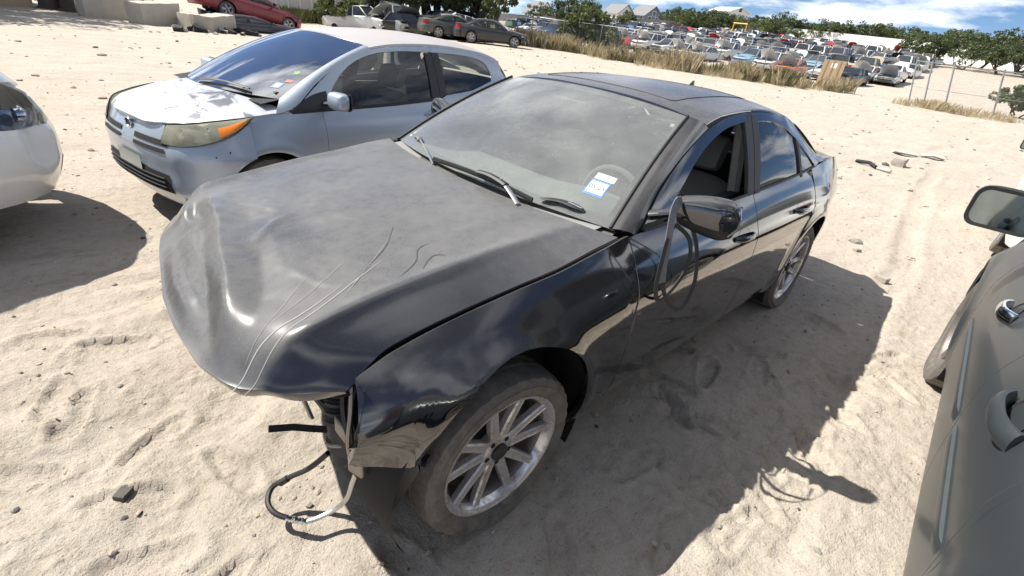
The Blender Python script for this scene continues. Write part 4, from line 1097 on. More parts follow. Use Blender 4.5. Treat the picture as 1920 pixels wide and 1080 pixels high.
    ribbon([(-.72, .905, 1.02), (-.82, .93, .945), (-.845, .94, .84), (-.735, .95, .76), (-.645, .952, .752), (-.606, .95, .815), (-.60, .945, .935), (-.63, .93, 1.0), (-.70, .91, 1.03)], .008, 50, mw2)
    return car, S
SEDAN, SEDAN_SHAPE = build_sedan()

# ================================================================ the other cars near by
def side_columns(S, x0, x1, arches, zlow, n=40):
    """stations (x, lower z) along the flank between two seams, with the wheel arches cut out"""
    xs = list(np.linspace(x0, x1, n))
    for (xa, za, rx, rz) in arches:
        th = np.radians(np.linspace(0, 180, 33)); xs = [x for x in xs if abs(x - xa) > rx * 1.0] + list(xa + rx * np.cos(th))
    hi, lo = max(x0, x1), min(x0, x1)
    xs = sorted([x for x in xs if lo - 1e-6 <= x <= hi + 1e-6], reverse=x0 > x1)
    if abs(xs[0] - x0) > 1e-4: xs = [x0] + xs
    if abs(xs[-1] - x1) > 1e-4: xs = xs + [x1]
    out = []
    for x in xs:
        z = zlow(x) if callable(zlow) else zlow
        for (xa, za, rx, rz) in arches:
            q = 1 - ((x - xa) / rx) ** 2
            if q >= -1e-9: z = max(z, za + rz * math.sqrt(max(q, 0)) if q > 1e-6 else za)
        out.append((x, z))
    return np.array(out)

def flank(S, name, x0, x1, arches, zlow, mat, parent, sg, ztop=None, nv=18, n=36, deform=None):
    B = side_columns(S, x0, x1, arches, zlow, n); T = np.stack([B[:, 0], (ztop(B[:, 0]) if ztop else S.zt(B[:, 0])) - .004], 1)
    v = np.linspace(0, 1, nv)[:, None, None]; P = S.at(B[None] * (1 - v) + T[None] * v, sg)
    if deform: P = deform(P)
    return sheet(name, P, mat, parent, up_flip(P, (0, sg, 0)), .016, .003)

def nose(plan, dx, zlo, zhi, ns=49, nz=18, half=None):
    """front or rear cover wrapped round the end of the car: plan = (x, y) for y >= 0 from the centre out; dx(z) pushes it in or out"""
    pl = spline(plan, 40); T = np.gradient(pl, axis=0); Nn = np.stack([-T[:, 1], T[:, 0]], 1); Nn /= np.linalg.norm(Nn, axis=1, keepdims=True)
    if Nn[0, 0] * (1 if plan[0][0] > plan[-1][0] else -1) < 0: Nn = -Nn
    def pt(s, z):
        a = abs(s); i = a * (len(pl) - 1); k = min(int(i), len(pl) - 2); f = i - k
        p = pl[k] * (1 - f) + pl[k + 1] * f; n_ = Nn[k] * (1 - f) + Nn[k + 1] * f
        q = p + n_ * float(dx(z)); return (q[0], math.copysign(q[1], s) if s else 0.0, z)
    def patch(s0, s1, z0, z1, n1=ns, n2=nz, off=0.0):
        P = []
        for v in np.linspace(0, 1, n2):
            row = []
            for s in np.linspace(s0, s1, n1):
                zz = (z0(s) if callable(z0) else z0) * (1 - v) + (z1(s) if callable(z1) else z1) * v
                x, y, z = pt(s, zz)
                if off:
                    i = min(int(abs(s) * (len(pl) - 1)), len(pl) - 1); x += Nn[i][0] * off; y += math.copysign(Nn[i][1], s) * off
                row.append((x, y, z))
            P.append(row)
        return np.array(P)
    return pt, patch

def screen(base_c, base_e, head_c, head_e, bulge, axis, ns=31, nu=12, w=1.0):
    """curved screen from centre/edge points of its lower and upper edges"""
    bc, be, hc, he = map(np.array, (base_c, base_e, head_c, head_e))
    def pt(s, u, off=0.0):
        b = bc + (be - bc) * np.array([s * s, 0, s * s]); b[1] = s * be[1]
        h = hc + (he - hc) * np.array([s * s, 0, s * s]); h[1] = s * he[1]
        return b * (1 - u) + h * u + np.array(axis) * (bulge * 4 * u * (1 - u) + off)
    P = np.stack([np.stack([pt(s, u) for s in np.linspace(-1, 1, ns)]) for u in np.linspace(0, 1, nu)])
    return pt, P

def roof_sheet(S, zc, xf, xb, mat, parent, cf=.06, cb=.06, name='roof'):
    P = []
    for q in np.linspace(0, 1, 24):
        row = []
        for si in np.linspace(-1, 1, 33):
            a, b = xf - cf * si * si, xb + cb * si * si; x = a + (b - a) * q
            ye, ze = float(S.yr(x)), float(S.zr(x)) + .003; row.append((x, si * ye, ze + (float(zc(x)) - ze) * (1 - abs(si) ** 2.5)))
        P.append(row)
    P = np.array(P); return sheet(name, P, mat, parent, up_flip(P), .012, .004), P

def flat_glass_frame(S, name, pts, mat, parent, sg, off):
    """a flank patch given by its side-view outline as (bottom curve, top curve)"""
    return S.panel(name, pts[0], pts[1], 20, 8, mat, parent, sg, off=off, lip=0)

def mirror(parent, x, y, z, sg, mat, size=(.20, .14, .10), face_mat=None, facing=-1):
    """door mirror: shell, glass on the rearward face, arm"""
    mr = empty('wing_mirror', (x, sg * y, z)); mr.parent = parent
    L, H, D = size; rows = []
    for q in np.linspace(0, 1, 14):
        k = (1 - abs(2 * q - 1) ** 4.5) ** .5 if 0 < q < 1 else .15
        row = []
        for a in np.linspace(0, 2 * np.pi, 22, endpoint=False):
            ca, sa = math.cos(a), math.sin(a); e = 2 / 3.0
            row.append((D * .5 * k * math.copysign(abs(ca) ** e, ca) * (1.2 if ca > 0 else .55), sg * (q * L), H * .5 * (.3 + .7 * k) * math.copysign(abs(sa) ** e, sa)))
        rows.append(row)
    mb = MB(); mb.grid(np.array(rows), sg > 0, True); mb.add(rows[0], [tuple(range(22))]); mb.add(rows[-1], [tuple(range(22))]); mb.build('mirror_shell', mat, mr, True, 60)
    def rr(inset, xo):
        out = []
        hw, hh = L / 2 - inset, H / 2 - inset; r = min(hw, hh) * .55
        for cx, cz, a0 in ((hw - r, hh - r, 0), (-hw + r, hh - r, 90), (-hw + r, -hh + r, 180), (hw - r, -hh + r, 270)):
            for a in np.radians(np.linspace(a0, a0 + 90, 6)): out.append((xo, sg * (L / 2 + cx + r * math.cos(a)), cz + r * math.sin(a)))
        return out
    k = -D * .5 * .55
    A, B, C = rr(0.0, k + .004), rr(.002, k - .008), rr(.014, k - .006); n = len(A)
    mb = MB(); Pm = np.array([A, B, C]); mb.grid(Pm, sg < 0, True); mb.build('mirror_bezel', M['black_plastic'], mr)
    mb = MB(); G = rr(.013, k - .005); mb.add(G, [tuple(range(n)) if sg < 0 else tuple(range(n))[::-1]]); mb.build('mirror_glass', face_mat or M['mirror_face'], mr, False)
    mb = MB(); mb.tube(spline([(.01, -sg * .10, -H * .38), (.0, -sg * .03, -H * .3), (-.002, sg * .03, -H * .22)], 6), H * .17, 8, flat=(1.3, .8)); mb.build('mirror_arm', M['black_plastic'], mr)
    return mr
M['mirror_face'] = plain('mirror_glass', (0.26, 0.31, 0.32), 0.04, metal=1.0, var=0.06)  # dark teal of the reflected sky is put into the mirror's tint

# ---------------------------------------------------------------- silver hatchback
M['silver'] = paint('silver_paint', (0.36, 0.42, 0.50), 0.36, metal=0.4, coat=.7, dust_col=(0.46, 0.44, 0.40), up=0.10, side=0.02, scale=3)
M['silver_hood'] = paint('peeling_silver_paint', (0.56, 0.58, 0.61), 0.36, metal=0.3, coat=0.5, dust_col=(0.5, 0.47, 0.43), up=0.08, side=0.01, scale=3, stain=((.16, .16, .18), 4.5, .525))
M['silver_roof'] = paint('sun_burnt_silver_paint', (0.48, 0.48, 0.49), 0.4, metal=0.2, coat=0.4, dust_col=(0.42, 0.33, 0.27), up=0.30, side=0.02, scale=2.4)
M['hazy_lens'] = glass('hazy_yellowed_lens', (0.86, 0.86, 0.74), dust=0.52, dust_col=(0.56, 0.55, 0.43), scale=5, refl=1.4)
M['lamp_inner'] = plain('lamp_reflector_inner', (0.55, 0.55, 0.52), .22, metal=.85, var=.3, scale=14)
M['amber_lens'] = plain('amber_lens', (0.80, 0.22, 0.02), 0.22, var=0.12, scale=12, coat=.6)
M['screen_glass'] = glass('screen_glass', (0.80, 0.86, 0.86), dust=0.05, refl=8.0)
M['side_glass'] = glass('side_glass', (0.55, 0.60, 0.58), dust=0.03, refl=1.5)

def build_hatch():
    car = empty('silver_hatchback', (-.177, -2.778, 0.0), math.radians(10.4))
    tag(car, 'silver three-door hatchback with peeling hood paint and hazy yellowed headlamp', 'car')
    ZW = .27
    S = CarShape(
        top=[(.62, .46, .70), (.46, .56, .752), (.25, .655, .79), (.077, .712, .822), (-.2, .752, .850), (-.45, .768, .858), (-1.0, .770, .866), (-1.71, .755, .890), (-2.3, .735, .925), (-2.75, .70, .97), (-3.15, .60, 1.0)],
        width=[(.62, .60), (.45, .715), (.25, .785), (0, .825), (-.5, .835), (-1.7, .838), (-2.3, .838), (-2.7, .80), (-3.15, .66)],
        sill=[(.7, .2), (-3.2, .2)],
        rail=[(-.10, .735, .842), (-.30, .690, .965), (-.60, .640, 1.125), (-.85, .606, 1.225), (-1.08, .583, 1.288), (-1.4, .570, 1.325), (-1.8, .568, 1.337), (-2.4, .568, 1.305), (-2.80, .575, 1.232), (-2.98, .60, 1.12), (-3.12, .62, 1.01), (-3.3, .62, 1.0)],
        tc=.70, axles=((0, ZW), (-2.45, ZW)), arch_r=.36, flare=.012)
    A = [(0, ZW, .335, .335), (-2.45, ZW, .335, .335)]
    pm = M['silver']
    for sg in (1, -1):
        flank(S, 'fender', .112, -.452, A, lambda x: .205, pm, car, sg)
        fd = flank(S, 'door', -.458, -1.762, A, .235, pm, car, sg)
        flank(S, 'rear_quarter', -1.768, -2.95, A, lambda x: .205 if x > -2.4 else .24, pm, car, sg)
        rx = np.linspace(-.34, -2.10, 12); S.panel('sill', np.stack([rx, rx * 0 + .18], 1), np.stack([rx, rx * 0 + .230], 1), 12, 3, pm, car, sg, off=-.01)
        # door frame, black triangle, glass
        gtop = spline([(-.52, .915), (-.64, 1.04), (-.82, 1.160), (-1.05, 1.238), (-1.35, 1.272), (-1.68, 1.278)], 24)
        otop = spline([(-.26, .872), (-.50, 1.035), (-.78, 1.188), (-1.06, 1.272), (-1.38, 1.306), (-1.762, 1.318)], 24)
        S.panel('window_frame', np.concatenate([gtop, [(-1.762, 1.279)]]), otop, 26, 4, pm, fd, sg, off=.003, lip=.012)
        S.panel('black_triangle', spline([(-.20, .853), (-.36, .860), (-.53, .866)], 8), spline([(-.22, .865), (-.40, .955), (-.535, .985)], 8), 8, 5, M['black_plastic'], fd, sg, off=.005, lip=.006)
        bx = np.linspace(-.53, -1.66, 16); S.panel('window_glass', np.stack([bx, S.zt(bx) + .010], 1), gtop, 16, 8, M['side_glass'], fd, sg, off=-.01, lip=0)
        bx = np.linspace(-.22, -1.762, 20); S.panel('window_seal', np.stack([bx, S.zt(bx) - .010], 1), np.stack([bx, S.zt(bx) + .012], 1), 20, 3, M['seal'], fd, sg, off=.004, lip=.005)
        S.panel('pillar_trim', np.array([(-1.655, .88), (-1.762, .885)]), np.array([(-1.68, 1.270), (-1.762, 1.270)]), 3, 8, M['black_plastic'], fd, sg, off=.004)
        gq = spline([(-1.86, 1.275), (-2.15, 1.266), (-2.42, 1.240), (-2.56, 1.195), (-2.62, 1.10)], 16); bq = np.stack([np.linspace(-1.86, -2.60, 16), np.interp(np.linspace(-1.86, -2.60, 16), [-2.60, -2.50, -1.86], [1.03, .970, .918])], 1)
        S.panel('quarter_glass', bq, gq, 16, 8, M['side_glass'], car, sg, off=-.008, lip=0)
        S.panel('pillar_trim', np.array([(-1.768, .905), (-1.86, .925)]), np.array([(-1.768, 1.270), (-1.86, 1.268)]), 3, 8, M['black_plastic'], car, sg, off=.003)
        oq = spline([(-1.768, 1.318), (-2.15, 1.306), (-2.50, 1.272), (-2.74, 1.21), (-2.88, 1.08)], 16)
        S.panel('quarter_frame', np.concatenate([[(-1.768, 1.276)], gq]), oq, 18, 4, pm, car, sg, off=.002, lip=.01)
        S.panel('quarter_lower', np.stack([np.linspace(-1.768, -2.86, 14), S.zt(np.linspace(-1.768, -2.86, 14)) - .003], 1), np.concatenate([bq[:9:1], spline([(-2.28, .950), (-2.60, 1.03), (-2.88, 1.07)], 6)[1:]]), 14, 4, pm, car, sg, off=.001, lip=0)
        S.panel('rear_pillar', spline([(-2.62, 1.10), (-2.60, 1.03)], 4), spline([(-2.88, 1.08), (-2.92, 1.0)], 4), 4, 6, pm, car, sg, off=.001, lip=0)
        # roof side strip above the doors
        cx = np.linspace(-1.06, -2.84, 24); cb = np.stack([cx, np.interp(-cx, -otop[:, 0], otop[:, 1], right=np.nan)], 1)
        zz = np.where(cx > -1.762, np.interp(-cx, -otop[:, 0], otop[:, 1]), np.interp(-cx, -oq[:, 0], oq[:, 1])) + .002
        S.panel('roof_rail', np.stack([cx, zz], 1), np.stack([cx, S.zr(cx) + .002], 1), 24, 3, M['silver_roof'], car, sg, off=.001, lip=0)
        # handle
        hx, hz = -1.60, .775; a = np.linspace(0, 2 * np.pi, 18, endpoint=False); cup = []
        for r_, dep in ((1, .003), (.8, -.006), (.3, -.02)):
            px, pz = hx + .06 * r_ * np.cos(a), hz + .03 * r_ * np.sin(a); cup.append(np.stack([px, sg * (S.Y(px, pz) + dep), pz], 1))
        mb = MB(); mb.grid(np.array(cup), sg > 0, True); mb.build('handle_recess', M['dark_void'], fd)
        h_ = np.linspace(hx - .09, hx + .09, 10); e = (h_ - hx) / .09; Q = np.stack([h_, sg * (S.Y(h_, h_ * 0 + hz) + .03 * (1 - np.abs(e) ** 3)), h_ * 0 + hz - .006], 1)
        mb = MB(); mb.tube(Q, .012, 8, flat=(.7, 1.2)); mb.build('door_handle', pm, fd)
        mirror(car, -.50, .835, .945, sg, pm, (.20, .125, .11))
        wheel_well(car, 0, ZW, sg, .335, .45, .80); wheel_well(car, -2.45, ZW, sg, .335, .45, .80)
        mb = MB(); mb.box((-2.3, sg * .66 - .02, .25), (-.45, sg * .66 + .02, .84)); mb.build('door_card', M['grey_cloth'], car)
        for x in (0, -2.45): wheel(car, (x, sg * .70, ZW), sg, R=.285, rr=.19, w=.185, style='cover', flat=.02, seg=48)
    # screens, pillars, roof
    wp, Pw = screen((.03, 0, .935), (-.20, .650, .925), (-.985, 0, 1.338), (-1.05, .548, 1.300), .03, (.45, 0, .9))
    mb = MB(); mb.grid(Pw, up_flip(Pw, (.5, 0, 1))); wsg = mb.build('windscreen', M['screen_glass'], car)
    for lo, hi in ((0, .05), (.955, 1.0)):
        Pb = np.stack([np.stack([wp(q, u, -.004) for q in np.linspace(-1, 1, 25)]) for u in np.linspace(lo, hi, 3)]); mb = MB(); mb.grid(Pb, up_flip(Pb, (.5, 0, 1))); mb.build('screen_band', M['black_plastic'], wsg)
    for sg in (1, -1):
        W = np.stack([wp(sg * 1.0, u, .004) for u in np.linspace(0, 1, 20)])
        D = S.at(spline([(-.10, .845), (-.25, .885), (-.50, 1.045), (-.80, 1.185), (-1.08, 1.262)], 20), sg, .004)
        Pa = surf_between(W, D, 7, .016, (.3, sg * .5, .5)); sheet('a_pillar', Pa, pm, car, up_flip(Pa, (.3, sg, .6)), .01, .003)
    roof_sheet(S, table([-.95, -1.15, -1.5, -1.9, -2.4, -2.85], [1.338, 1.366, 1.392, 1.398, 1.372, 1.30]), -.99, -2.84, M['silver_roof'], car, .065, .05)
    rp, Pr_ = screen((-3.16, 0, 1.02), (-3.04, .585, 1.02), (-2.86, 0, 1.292), (-2.80, .555, 1.238), .02, (-.9, 0, .4)); mb = MB(); mb.grid(Pr_, up_flip(Pr_, (-1, 0, .3))); mb.build('rear_screen', M['side_glass'], car)
    tp, tpatch = nose([(-3.22, 0), (-3.21, .3), (-3.16, .52), (-3.05, .68), (-2.94, .745)], table([.2, .35, .55, .8, 1.0], [-.02, .05, .06, .0, -.05]), .2, 1.0)
    Pt = tpatch(-1, 1, .25, 1.0); sheet('tailgate', Pt, pm, car, up_flip(Pt, (-1, 0, 0)), .01, .003)
    # hood
    ye = lambda x: S.yt(x) - .003
    xf_ = table([0, .4, .65, .8, 1.0], [.552, .546, .518, .465, .34])
    U, SS_ = np.meshgrid(np.linspace(0, 1, 26), np.linspace(-1, 1, 41), indexing='ij'); xr = .02 - .235 * SS_**2
    X = xr + (xf_(np.abs(SS_)) - xr) * U; Yy = SS_ * ye(X); ctr = table([-.3, 0, .2, .35, .45, .54], [.945, .928, .898, .857, .822, .762])
    Z = S.zt(X) + .006 + (ctr(X) - S.zt(X)) * (1 - np.abs(SS_) ** 2.3) * (1 - .0 * U); Z = Z - .012 * sstep(.9, 1, U)
    Ph = np.stack([X, Yy, Z], -1); hood = sheet('hood', Ph, M['silver_hood'], car, up_flip(Ph), .02, .004)
    # front cover
    plan = [(.560, 0), (.556, .22), (.530, .43), (.492, .58), (.375, .715), (.235, .790), (.115, .822)]
    pt, patch = nose(plan, table([.18, .26, .36, .46, .56, .64, .70, .77], [-.07, -.02, .025, .02, .025, .0, -.025, -.055]), .2, .76)
    sh = .50      # where the lamp begins along the wrap
    low_top = lambda s: float(np.interp(pt(abs(s), .66)[0], [.07, .115, .22, .375, .492, .54], [.815, .792, .738, .678, .645, .642]))
    Pc = patch(-sh, sh, .19, lambda s: .742 + .012 * abs(s)); bump_ = sheet('front_bumper', Pc, pm, car, up_flip(Pc, (1, 0, 0)), .014, .003)
    for sg in (1, -1):
        def arch_low(s):
            x = pt(abs(s), .5)[0]; q = 1 - (x / .335) ** 2; return max(.19 + .02 * abs(s), ZW + .335 * math.sqrt(q) if q > 0 else 0)
        Pk = patch(sg * sh, sg * 1.0, arch_low, lambda s: max(low_top(s), arch_low(s) + .01), 40, 16)
        sheet('bumper_corner', Pk, pm, bump_, up_flip(Pk, (.6, sg, 0)), .01, .003)
        # headlamp
        lampb = spline([(.540, sg * .435, .643), (.492, sg * .585, .645), (.375, sg * .722, .680), (.22, sg * .778, .742), (.070, sg * .738, .824)], 24)
        lampt = spline([(.490, sg * .452, .760), (.42, sg * .560, .778), (.29, sg * .648, .800), (.17, sg * .70, .817), (.068, sg * .730, .829)], 24)
        Pl = surf_between(lampb, lampt, 9, .014, (.5, sg * .7, .3)); lamp = sheet('headlamp', Pl, M['hazy_lens'], car, up_flip(Pl, (.5, sg, .3)), .02, .003)
        Pn = Pl - np.array([.06, sg * .055, .015]); mb = MB(); mb.grid(Pn, up_flip(Pn, (.5, sg, .3))); mb.build('lamp_bowl', M['lamp_inner'], lamp)
        for jj, rr_ in ((5, .048), (11, .040)):
            cc = Pl[4, jj] - np.array([.035, sg * .03, .008]); v, f = lathe_geo([(rr_, .02), (rr_ * .9, .0), (rr_ * .5, -.02), (.012, -.024), (.012, .004), (.0005, .008)], 20, 'z'); v = np.array(v); v = np.stack([v[:, 2], v[:, 1], v[:, 0]], 1); mb = MB(); mb.add(v + cc, f); mb.build('reflector', M['chrome'], lamp)
        mb = MB(); mb.tube(np.concatenate([lampb, lampt[::-1], lampb[:1]]), .005, 5, cap=False); mb.build('lamp_seal', M['seal'], lamp)
        Pi = surf_between(lampb, lampt, 21, .017, (.5, sg * .7, .3))[2:13, 14:22] + np.array([.002, sg * .002, .001]); mb = MB(); mb.grid(Pi, up_flip(Pi, (.5, sg, .3))); mb.build('turn_signal', M['amber_lens'], lamp)
        # fog recess and lower lip
        Pf = patch(sg * .60, sg * .86, lambda s: .335 + .035 * (abs(s) - .60) / .26, lambda s: .337 + .085 * ((abs(s) - .60) / .26) ** .8, 12, 4, .005); mb = MB(); mb.grid(Pf, up_flip(Pf, (.6, sg, 0))); mb.build('fog_recess', M['black_plastic'], bump_)
        Pf = patch(sg * .66, sg * .84, .235, lambda s: .29 + .03 * math.sin((abs(s) - .66) / .18 * 3.1), 10, 4, .004); mb = MB(); mb.grid(Pf, up_flip(Pf, (.6, sg, 0))); mb.build('fog_lamp', M['dark_void'], bump_)
        # upper grille: two slots each side of the emblem
        for z0, z1 in ((.622, .655), (.578, .603)):
            Pg = patch(sg * .10, sg * (.47 if z0 > .6 else .45), z0, lambda s, z1=z1: z1 + .006 * abs(s), 14, 3, .006); mb = MB(); mb.grid(Pg, up_flip(Pg, (1, 0, 0))); mb.build('grille_slot', M['dark_void'], bump_)
    Pg = patch(-.46, .46, lambda s: .285 + .03 * abs(s), lambda s: .445 - .06 * s * s, 30, 5, .005); mb = MB(); mb.grid(Pg, up_flip(Pg, (1, 0, 0))); mb.build('lower_grille', M['dark_void'], bump_)
    for z in (.315, .345, .375, .405):
        row = np.array([pt(s, z) for s in np.linspace(-.42, .42, 20)]) + np.array([.012, 0, 0]); mb = MB(); mb.tube(row, .006, 5); mb.build('grille_bar', M['black_plastic'], bump_)
    Pl = patch(-.17, .17, .40, .505, 8, 4, .014); mb = MB(); mb.grid(Pl, up_flip(Pl, (1, 0, 0))); mb.build('plate_mount', plain('plate_mount', (.40, .41, .36), .6, var=.15), bump_)
    a = np.linspace(0, 2 * np.pi, 24); e0 = np.array(pt(0, .69)) + np.array([.012, 0, 0])
    mb = MB(); mb.tube(np.stack([e0[0] + 0 * a, .05 * np.cos(a), e0[2] + .034 * np.sin(a)], 1), .006, 6, cap=False); mb.build('emblem_ring', M['chrome'], bump_)
    mb = MB(); mb.add([(e0[0] - .002, .046 * math.cos(t), e0[2] + .031 * math.sin(t)) for t in a[:-1]], [tuple(range(23))]); mb.build('emblem_disc', M['black_plastic'], bump_)
    for k, (x, y, z) in enumerate(((.33, .755, .60), (.25, .785, .63))):
        v, f = lathe_geo([(.006, 0), (.004, .003), (.0003, .003)], 8); mb = MB(); mb.add(np.array(v) + np.array([x + .03, y + .022, z]), f); mb.build('clip', M['dark_void'], bump_)
    # wipers, stickers
    for off in (0.0, .10):
        mb = MB(); mb.tube(spline([wp(-.15 + off, .02, .02), wp(.25 + off, .06, .022), wp(.62 + off * .6, .035, .02)], 14), .008, 6, flat=(1.2, .7)); mb.build('wiper', M['black_plastic'], car)
    mb = MB(); mb.box((-.27, .555, .93), (-.20, .60, .965)); mb.build('wiper_spindle', M['black_plastic'], car, bevel=.01)
    def stk(name, s0, s1, u0, u1, mat, o=-.006):
        P = np.stack([np.stack([wp(a_, b_, o) for a_ in np.linspace(s0, s1, 3)]) for b_ in np.linspace(u0, u1, 3)]); mb = MB(); mb.grid(P, up_flip(P, (.5, 0, 1))); mb.build(name, mat, wsg)
    stk('inspection_sticker', .80, .885, .115, .185, M['blue_card'], .002); stk('sticker_field', .815, .87, .128, .172, M['white_card'], .003); stk('red_sticker', .86, .93, .205, .24, plain('red_print', (.6, .12, .1), .5), .002)
    sp = []; c0 = wp(.86, .34, .003); ax = wp(.9, .34) - wp(.82, .34); ax /= np.linalg.norm(ax); ay = wp(.86, .38) - wp(.86, .30); ay /= np.linalg.norm(ay)
    for k in range(10): r_ = (.028 if k % 2 == 0 else .012); sp.append(c0 + ax * r_ * math.sin(k * math.pi / 5) + ay * r_ * math.cos(k * math.pi / 5))
    mb = MB(); mb.add(sp, [tuple(range(10))]); mb.build('star_sticker', plain('green_print', (.2, .8, .1), .5), wsg)
    # cabin
    C = spline([(-.05, .90), (-.30, .93), (-.50, .90), (-.58, .80), (-.56, .55)], 14); P = np.stack([np.stack([C[:, 0], C[:, 0] * 0 + y, C[:, 1]], 1) for y in np.linspace(-.66, .66, 15)]); mb = MB(); mb.grid(P, up_flip(P[:, :6])); mb.build('dashboard', M['trim_cloth'], car)
    steering_wheel(car, (-.70, .34, .80), M['trim_cloth'], .175)
    for y in (.34, -.34): seat(car, -1.08, y, .26, M['trim_cloth'] if y < 0 else M['grey_cloth'], .48)
    seat(car, -1.95, 0, .30, M['trim_cloth'], 1.15, name='rear_bench')
    mb = MB(); mb.box((-2.9, -.66, .18), (.1, .66, .28)); mb.build('floor_pan', M['dark_void'], car)
    mb = MB(); mb.box((-.1, -.6, .22), (.40, .6, .66)); mb.build('engine_bay', M['dark_void'], car)
    mb = MB(); mb.box((-1.02, -.10, 1.24), (-1.0, .10, 1.30)); mb.build('rear_view_mirror', M['black_plastic'], car, bevel=.01)
    return car
build_hatch()

# ---------------------------------------------------------------- a saloon body for the other parked cars
M['clear_glass'] = glass('car_glass', (0.42, 0.46, 0.45), dust=0.08, refl=1.6)
M['dark_lens'] = plain('darkened_lens', (0.06, .012, .012), .2, var=.1)  # tail lens darkened to keep its red out of the sedan's reflections
def saloon(name, loc, rz, pm, hm=None, tm=None, style='five', steer=0.0, cladding=None, rail_dz=0.0, lamp=True, rim=None, door_paint=None, mirror_mat=None, mirrors=True, bump_mat=None, dent=None, lampm=None, hood_dz=0.0, grille=True, sh=.46, mir_pos=(-.78, .905, 1.02), mir_size=(.215, .15, .11)):
    car = empty(name, loc, rz); hm = hm or pm; tm = tm or M['black_plastic']
    ZW = .31; dz = rail_dz
    S = CarShape(
        top=[(.80, .52, .66), (.60, .66, .715), (.35, .735, .79), (.05, .775, .855), (-.3, .79, .895), (-.6, .79, .915), (-1.7, .797, .935), (-2.6, .785, .96), (-3.1, .745, .985), (-3.85, .66, .98)],
        width=[(.80, .62), (.55, .775), (.3, .865), (0, .895), (-.8, .90), (-1.8, .905), (-2.7, .90), (-3.2, .86), (-3.85, .66)],
        sill=[(.8, .21), (-3.9, .21)],
        rail=[(-.42, .775, .90), (-.65, .735, 1.02 + dz * .3), (-.95, .69, 1.175 + dz * .7), (-1.2, .65, 1.28 + dz), (-1.5, .62, 1.345 + dz), (-1.9, .61, 1.36 + dz), (-2.35, .615, 1.32 + dz), (-2.7, .64, 1.20 + dz * .7), (-2.95, .68, 1.08), (-3.2, .72, .99), (-3.8, .70, .98)],
        tc=.72, axles=((0, ZW), (-2.75, ZW)), arch_r=.385, flare=.016)
    A = [(0, ZW, .365, .375), (-2.75, ZW, .365, .375)]
    for sg in (1, -1):
        flank(S, 'fender', .40, -.552, A, lambda x: .215 if x < .1 else .52, pm, car, sg)
        fd = flank(S, 'front_door', -.558, -1.672, A, .25, pm, car, sg); rd = flank(S, 'rear_door', -1.678, -2.34, A, .25, pm, car, sg)
        flank(S, 'rear_quarter', -2.346, -3.45, A, lambda x: .217 if x > -2.5 else .26, pm, car, sg)
        rx = np.linspace(-.37, -2.37, 14); S.panel('sill', np.stack([rx, rx * 0 + .185], 1), np.stack([rx, rx * 0 + .245], 1), 14, 3, tm, car, sg, off=-.008)
        if cladding:
            for (xa, xb, par) in ((-.575, -1.66, fd), (-1.69, -2.33, rd)):
                cx = np.linspace(xa, xb, 16); Pc = np.stack([S.at(np.stack([cx, cx * 0 + z], 1), sg, o - .014 * np.abs(np.linspace(-1, 1, 16)) ** 14) for z, o in ((.530, -.003), (.534, .008), (.552, .011), (.570, .008), (.574, -.003))]); mb = MB(); mb.grid(Pc, up_flip(Pc, (0, sg, 0))); mb.build('rubbing_strip', cladding, par)
        gt = spline([(-.70, .935), (-.90, 1.07 + dz * .5), (-1.15, 1.195 + dz * .8), (-1.45, 1.275 + dz), (-1.60, 1.288 + dz)], 18); ot = spline([(-.52, .92), (-.80, 1.075 + dz * .5), (-1.10, 1.225 + dz * .8), (-1.40, 1.305 + dz), (-1.672, 1.328 + dz)], 18)
        S.panel('window_frame', gt, ot, 18, 4, pm, fd, sg, off=.003); bx = np.linspace(-.70, -1.60, 12); S.panel('window_glass', np.stack([bx, S.zt(bx) + .006], 1), gt, 12, 6, M['clear_glass'], fd, sg, off=-.008, lip=0)
        S.panel('pillar_trim', np.array([(-1.60, .93), (-1.672, .932)]), np.array([(-1.60, 1.288 + dz), (-1.672, 1.328 + dz)]), 3, 6, tm, fd, sg, off=.004)
        gr = spline([(-1.75, 1.288 + dz), (-2.05, 1.272 + dz), (-2.35, 1.20 + dz), (-2.62, 1.04 + dz * .4)], 16); orr = spline([(-1.678, 1.328 + dz), (-2.05, 1.315 + dz), (-2.40, 1.255 + dz), (-2.78, 1.05 + dz * .4)], 16)
        S.panel('window_frame', gr, orr, 16, 4, pm, rd, sg, off=.003); bx = np.linspace(-1.75, -2.62, 12); S.panel('window_glass', np.stack([bx, S.zt(bx) + .006], 1), gr, 12, 6, M['clear_glass'], rd, sg, off=-.008, lip=0)
        S.panel('pillar_trim', np.array([(-1.678, .93), (-1.75, .932)]), np.array([(-1.678, 1.328 + dz), (-1.75, 1.288 + dz)]), 3, 6, tm, rd, sg, off=.004)
        cb = spline([(-2.05, 1.318 + dz), (-2.40, 1.258 + dz), (-2.78, 1.053 + dz * .4), (-2.9, .99), (-3.2, .988)], 16); cx = np.linspace(-2.0, -3.22, 16); S.panel('c_pillar', cb, np.stack([cx, np.maximum(S.zr(cx) + .002, S.zt(cx) + .004)], 1), 16, 4, pm, car, sg, off=.001, lip=.005)
        rr_ = np.linspace(-1.2, -2.05, 10); zz = np.where(rr_ > -1.672, np.interp(-rr_, -ot[:, 0], ot[:, 1]), np.interp(-rr_, -orr[:, 0], orr[:, 1])) + .002; S.panel('roof_rail', np.stack([rr_, zz], 1), np.stack([rr_, S.zr(rr_) + .002], 1), 10, 3, pm, car, sg, off=.001, lip=0)
        bx = np.linspace(-.56, -2.34, 24); mb = MB(); mb.tube(S.at(np.stack([bx, S.zt(bx) + .002], 1), sg, .004), .009, 6); mb.build('belt_trim', tm, car)
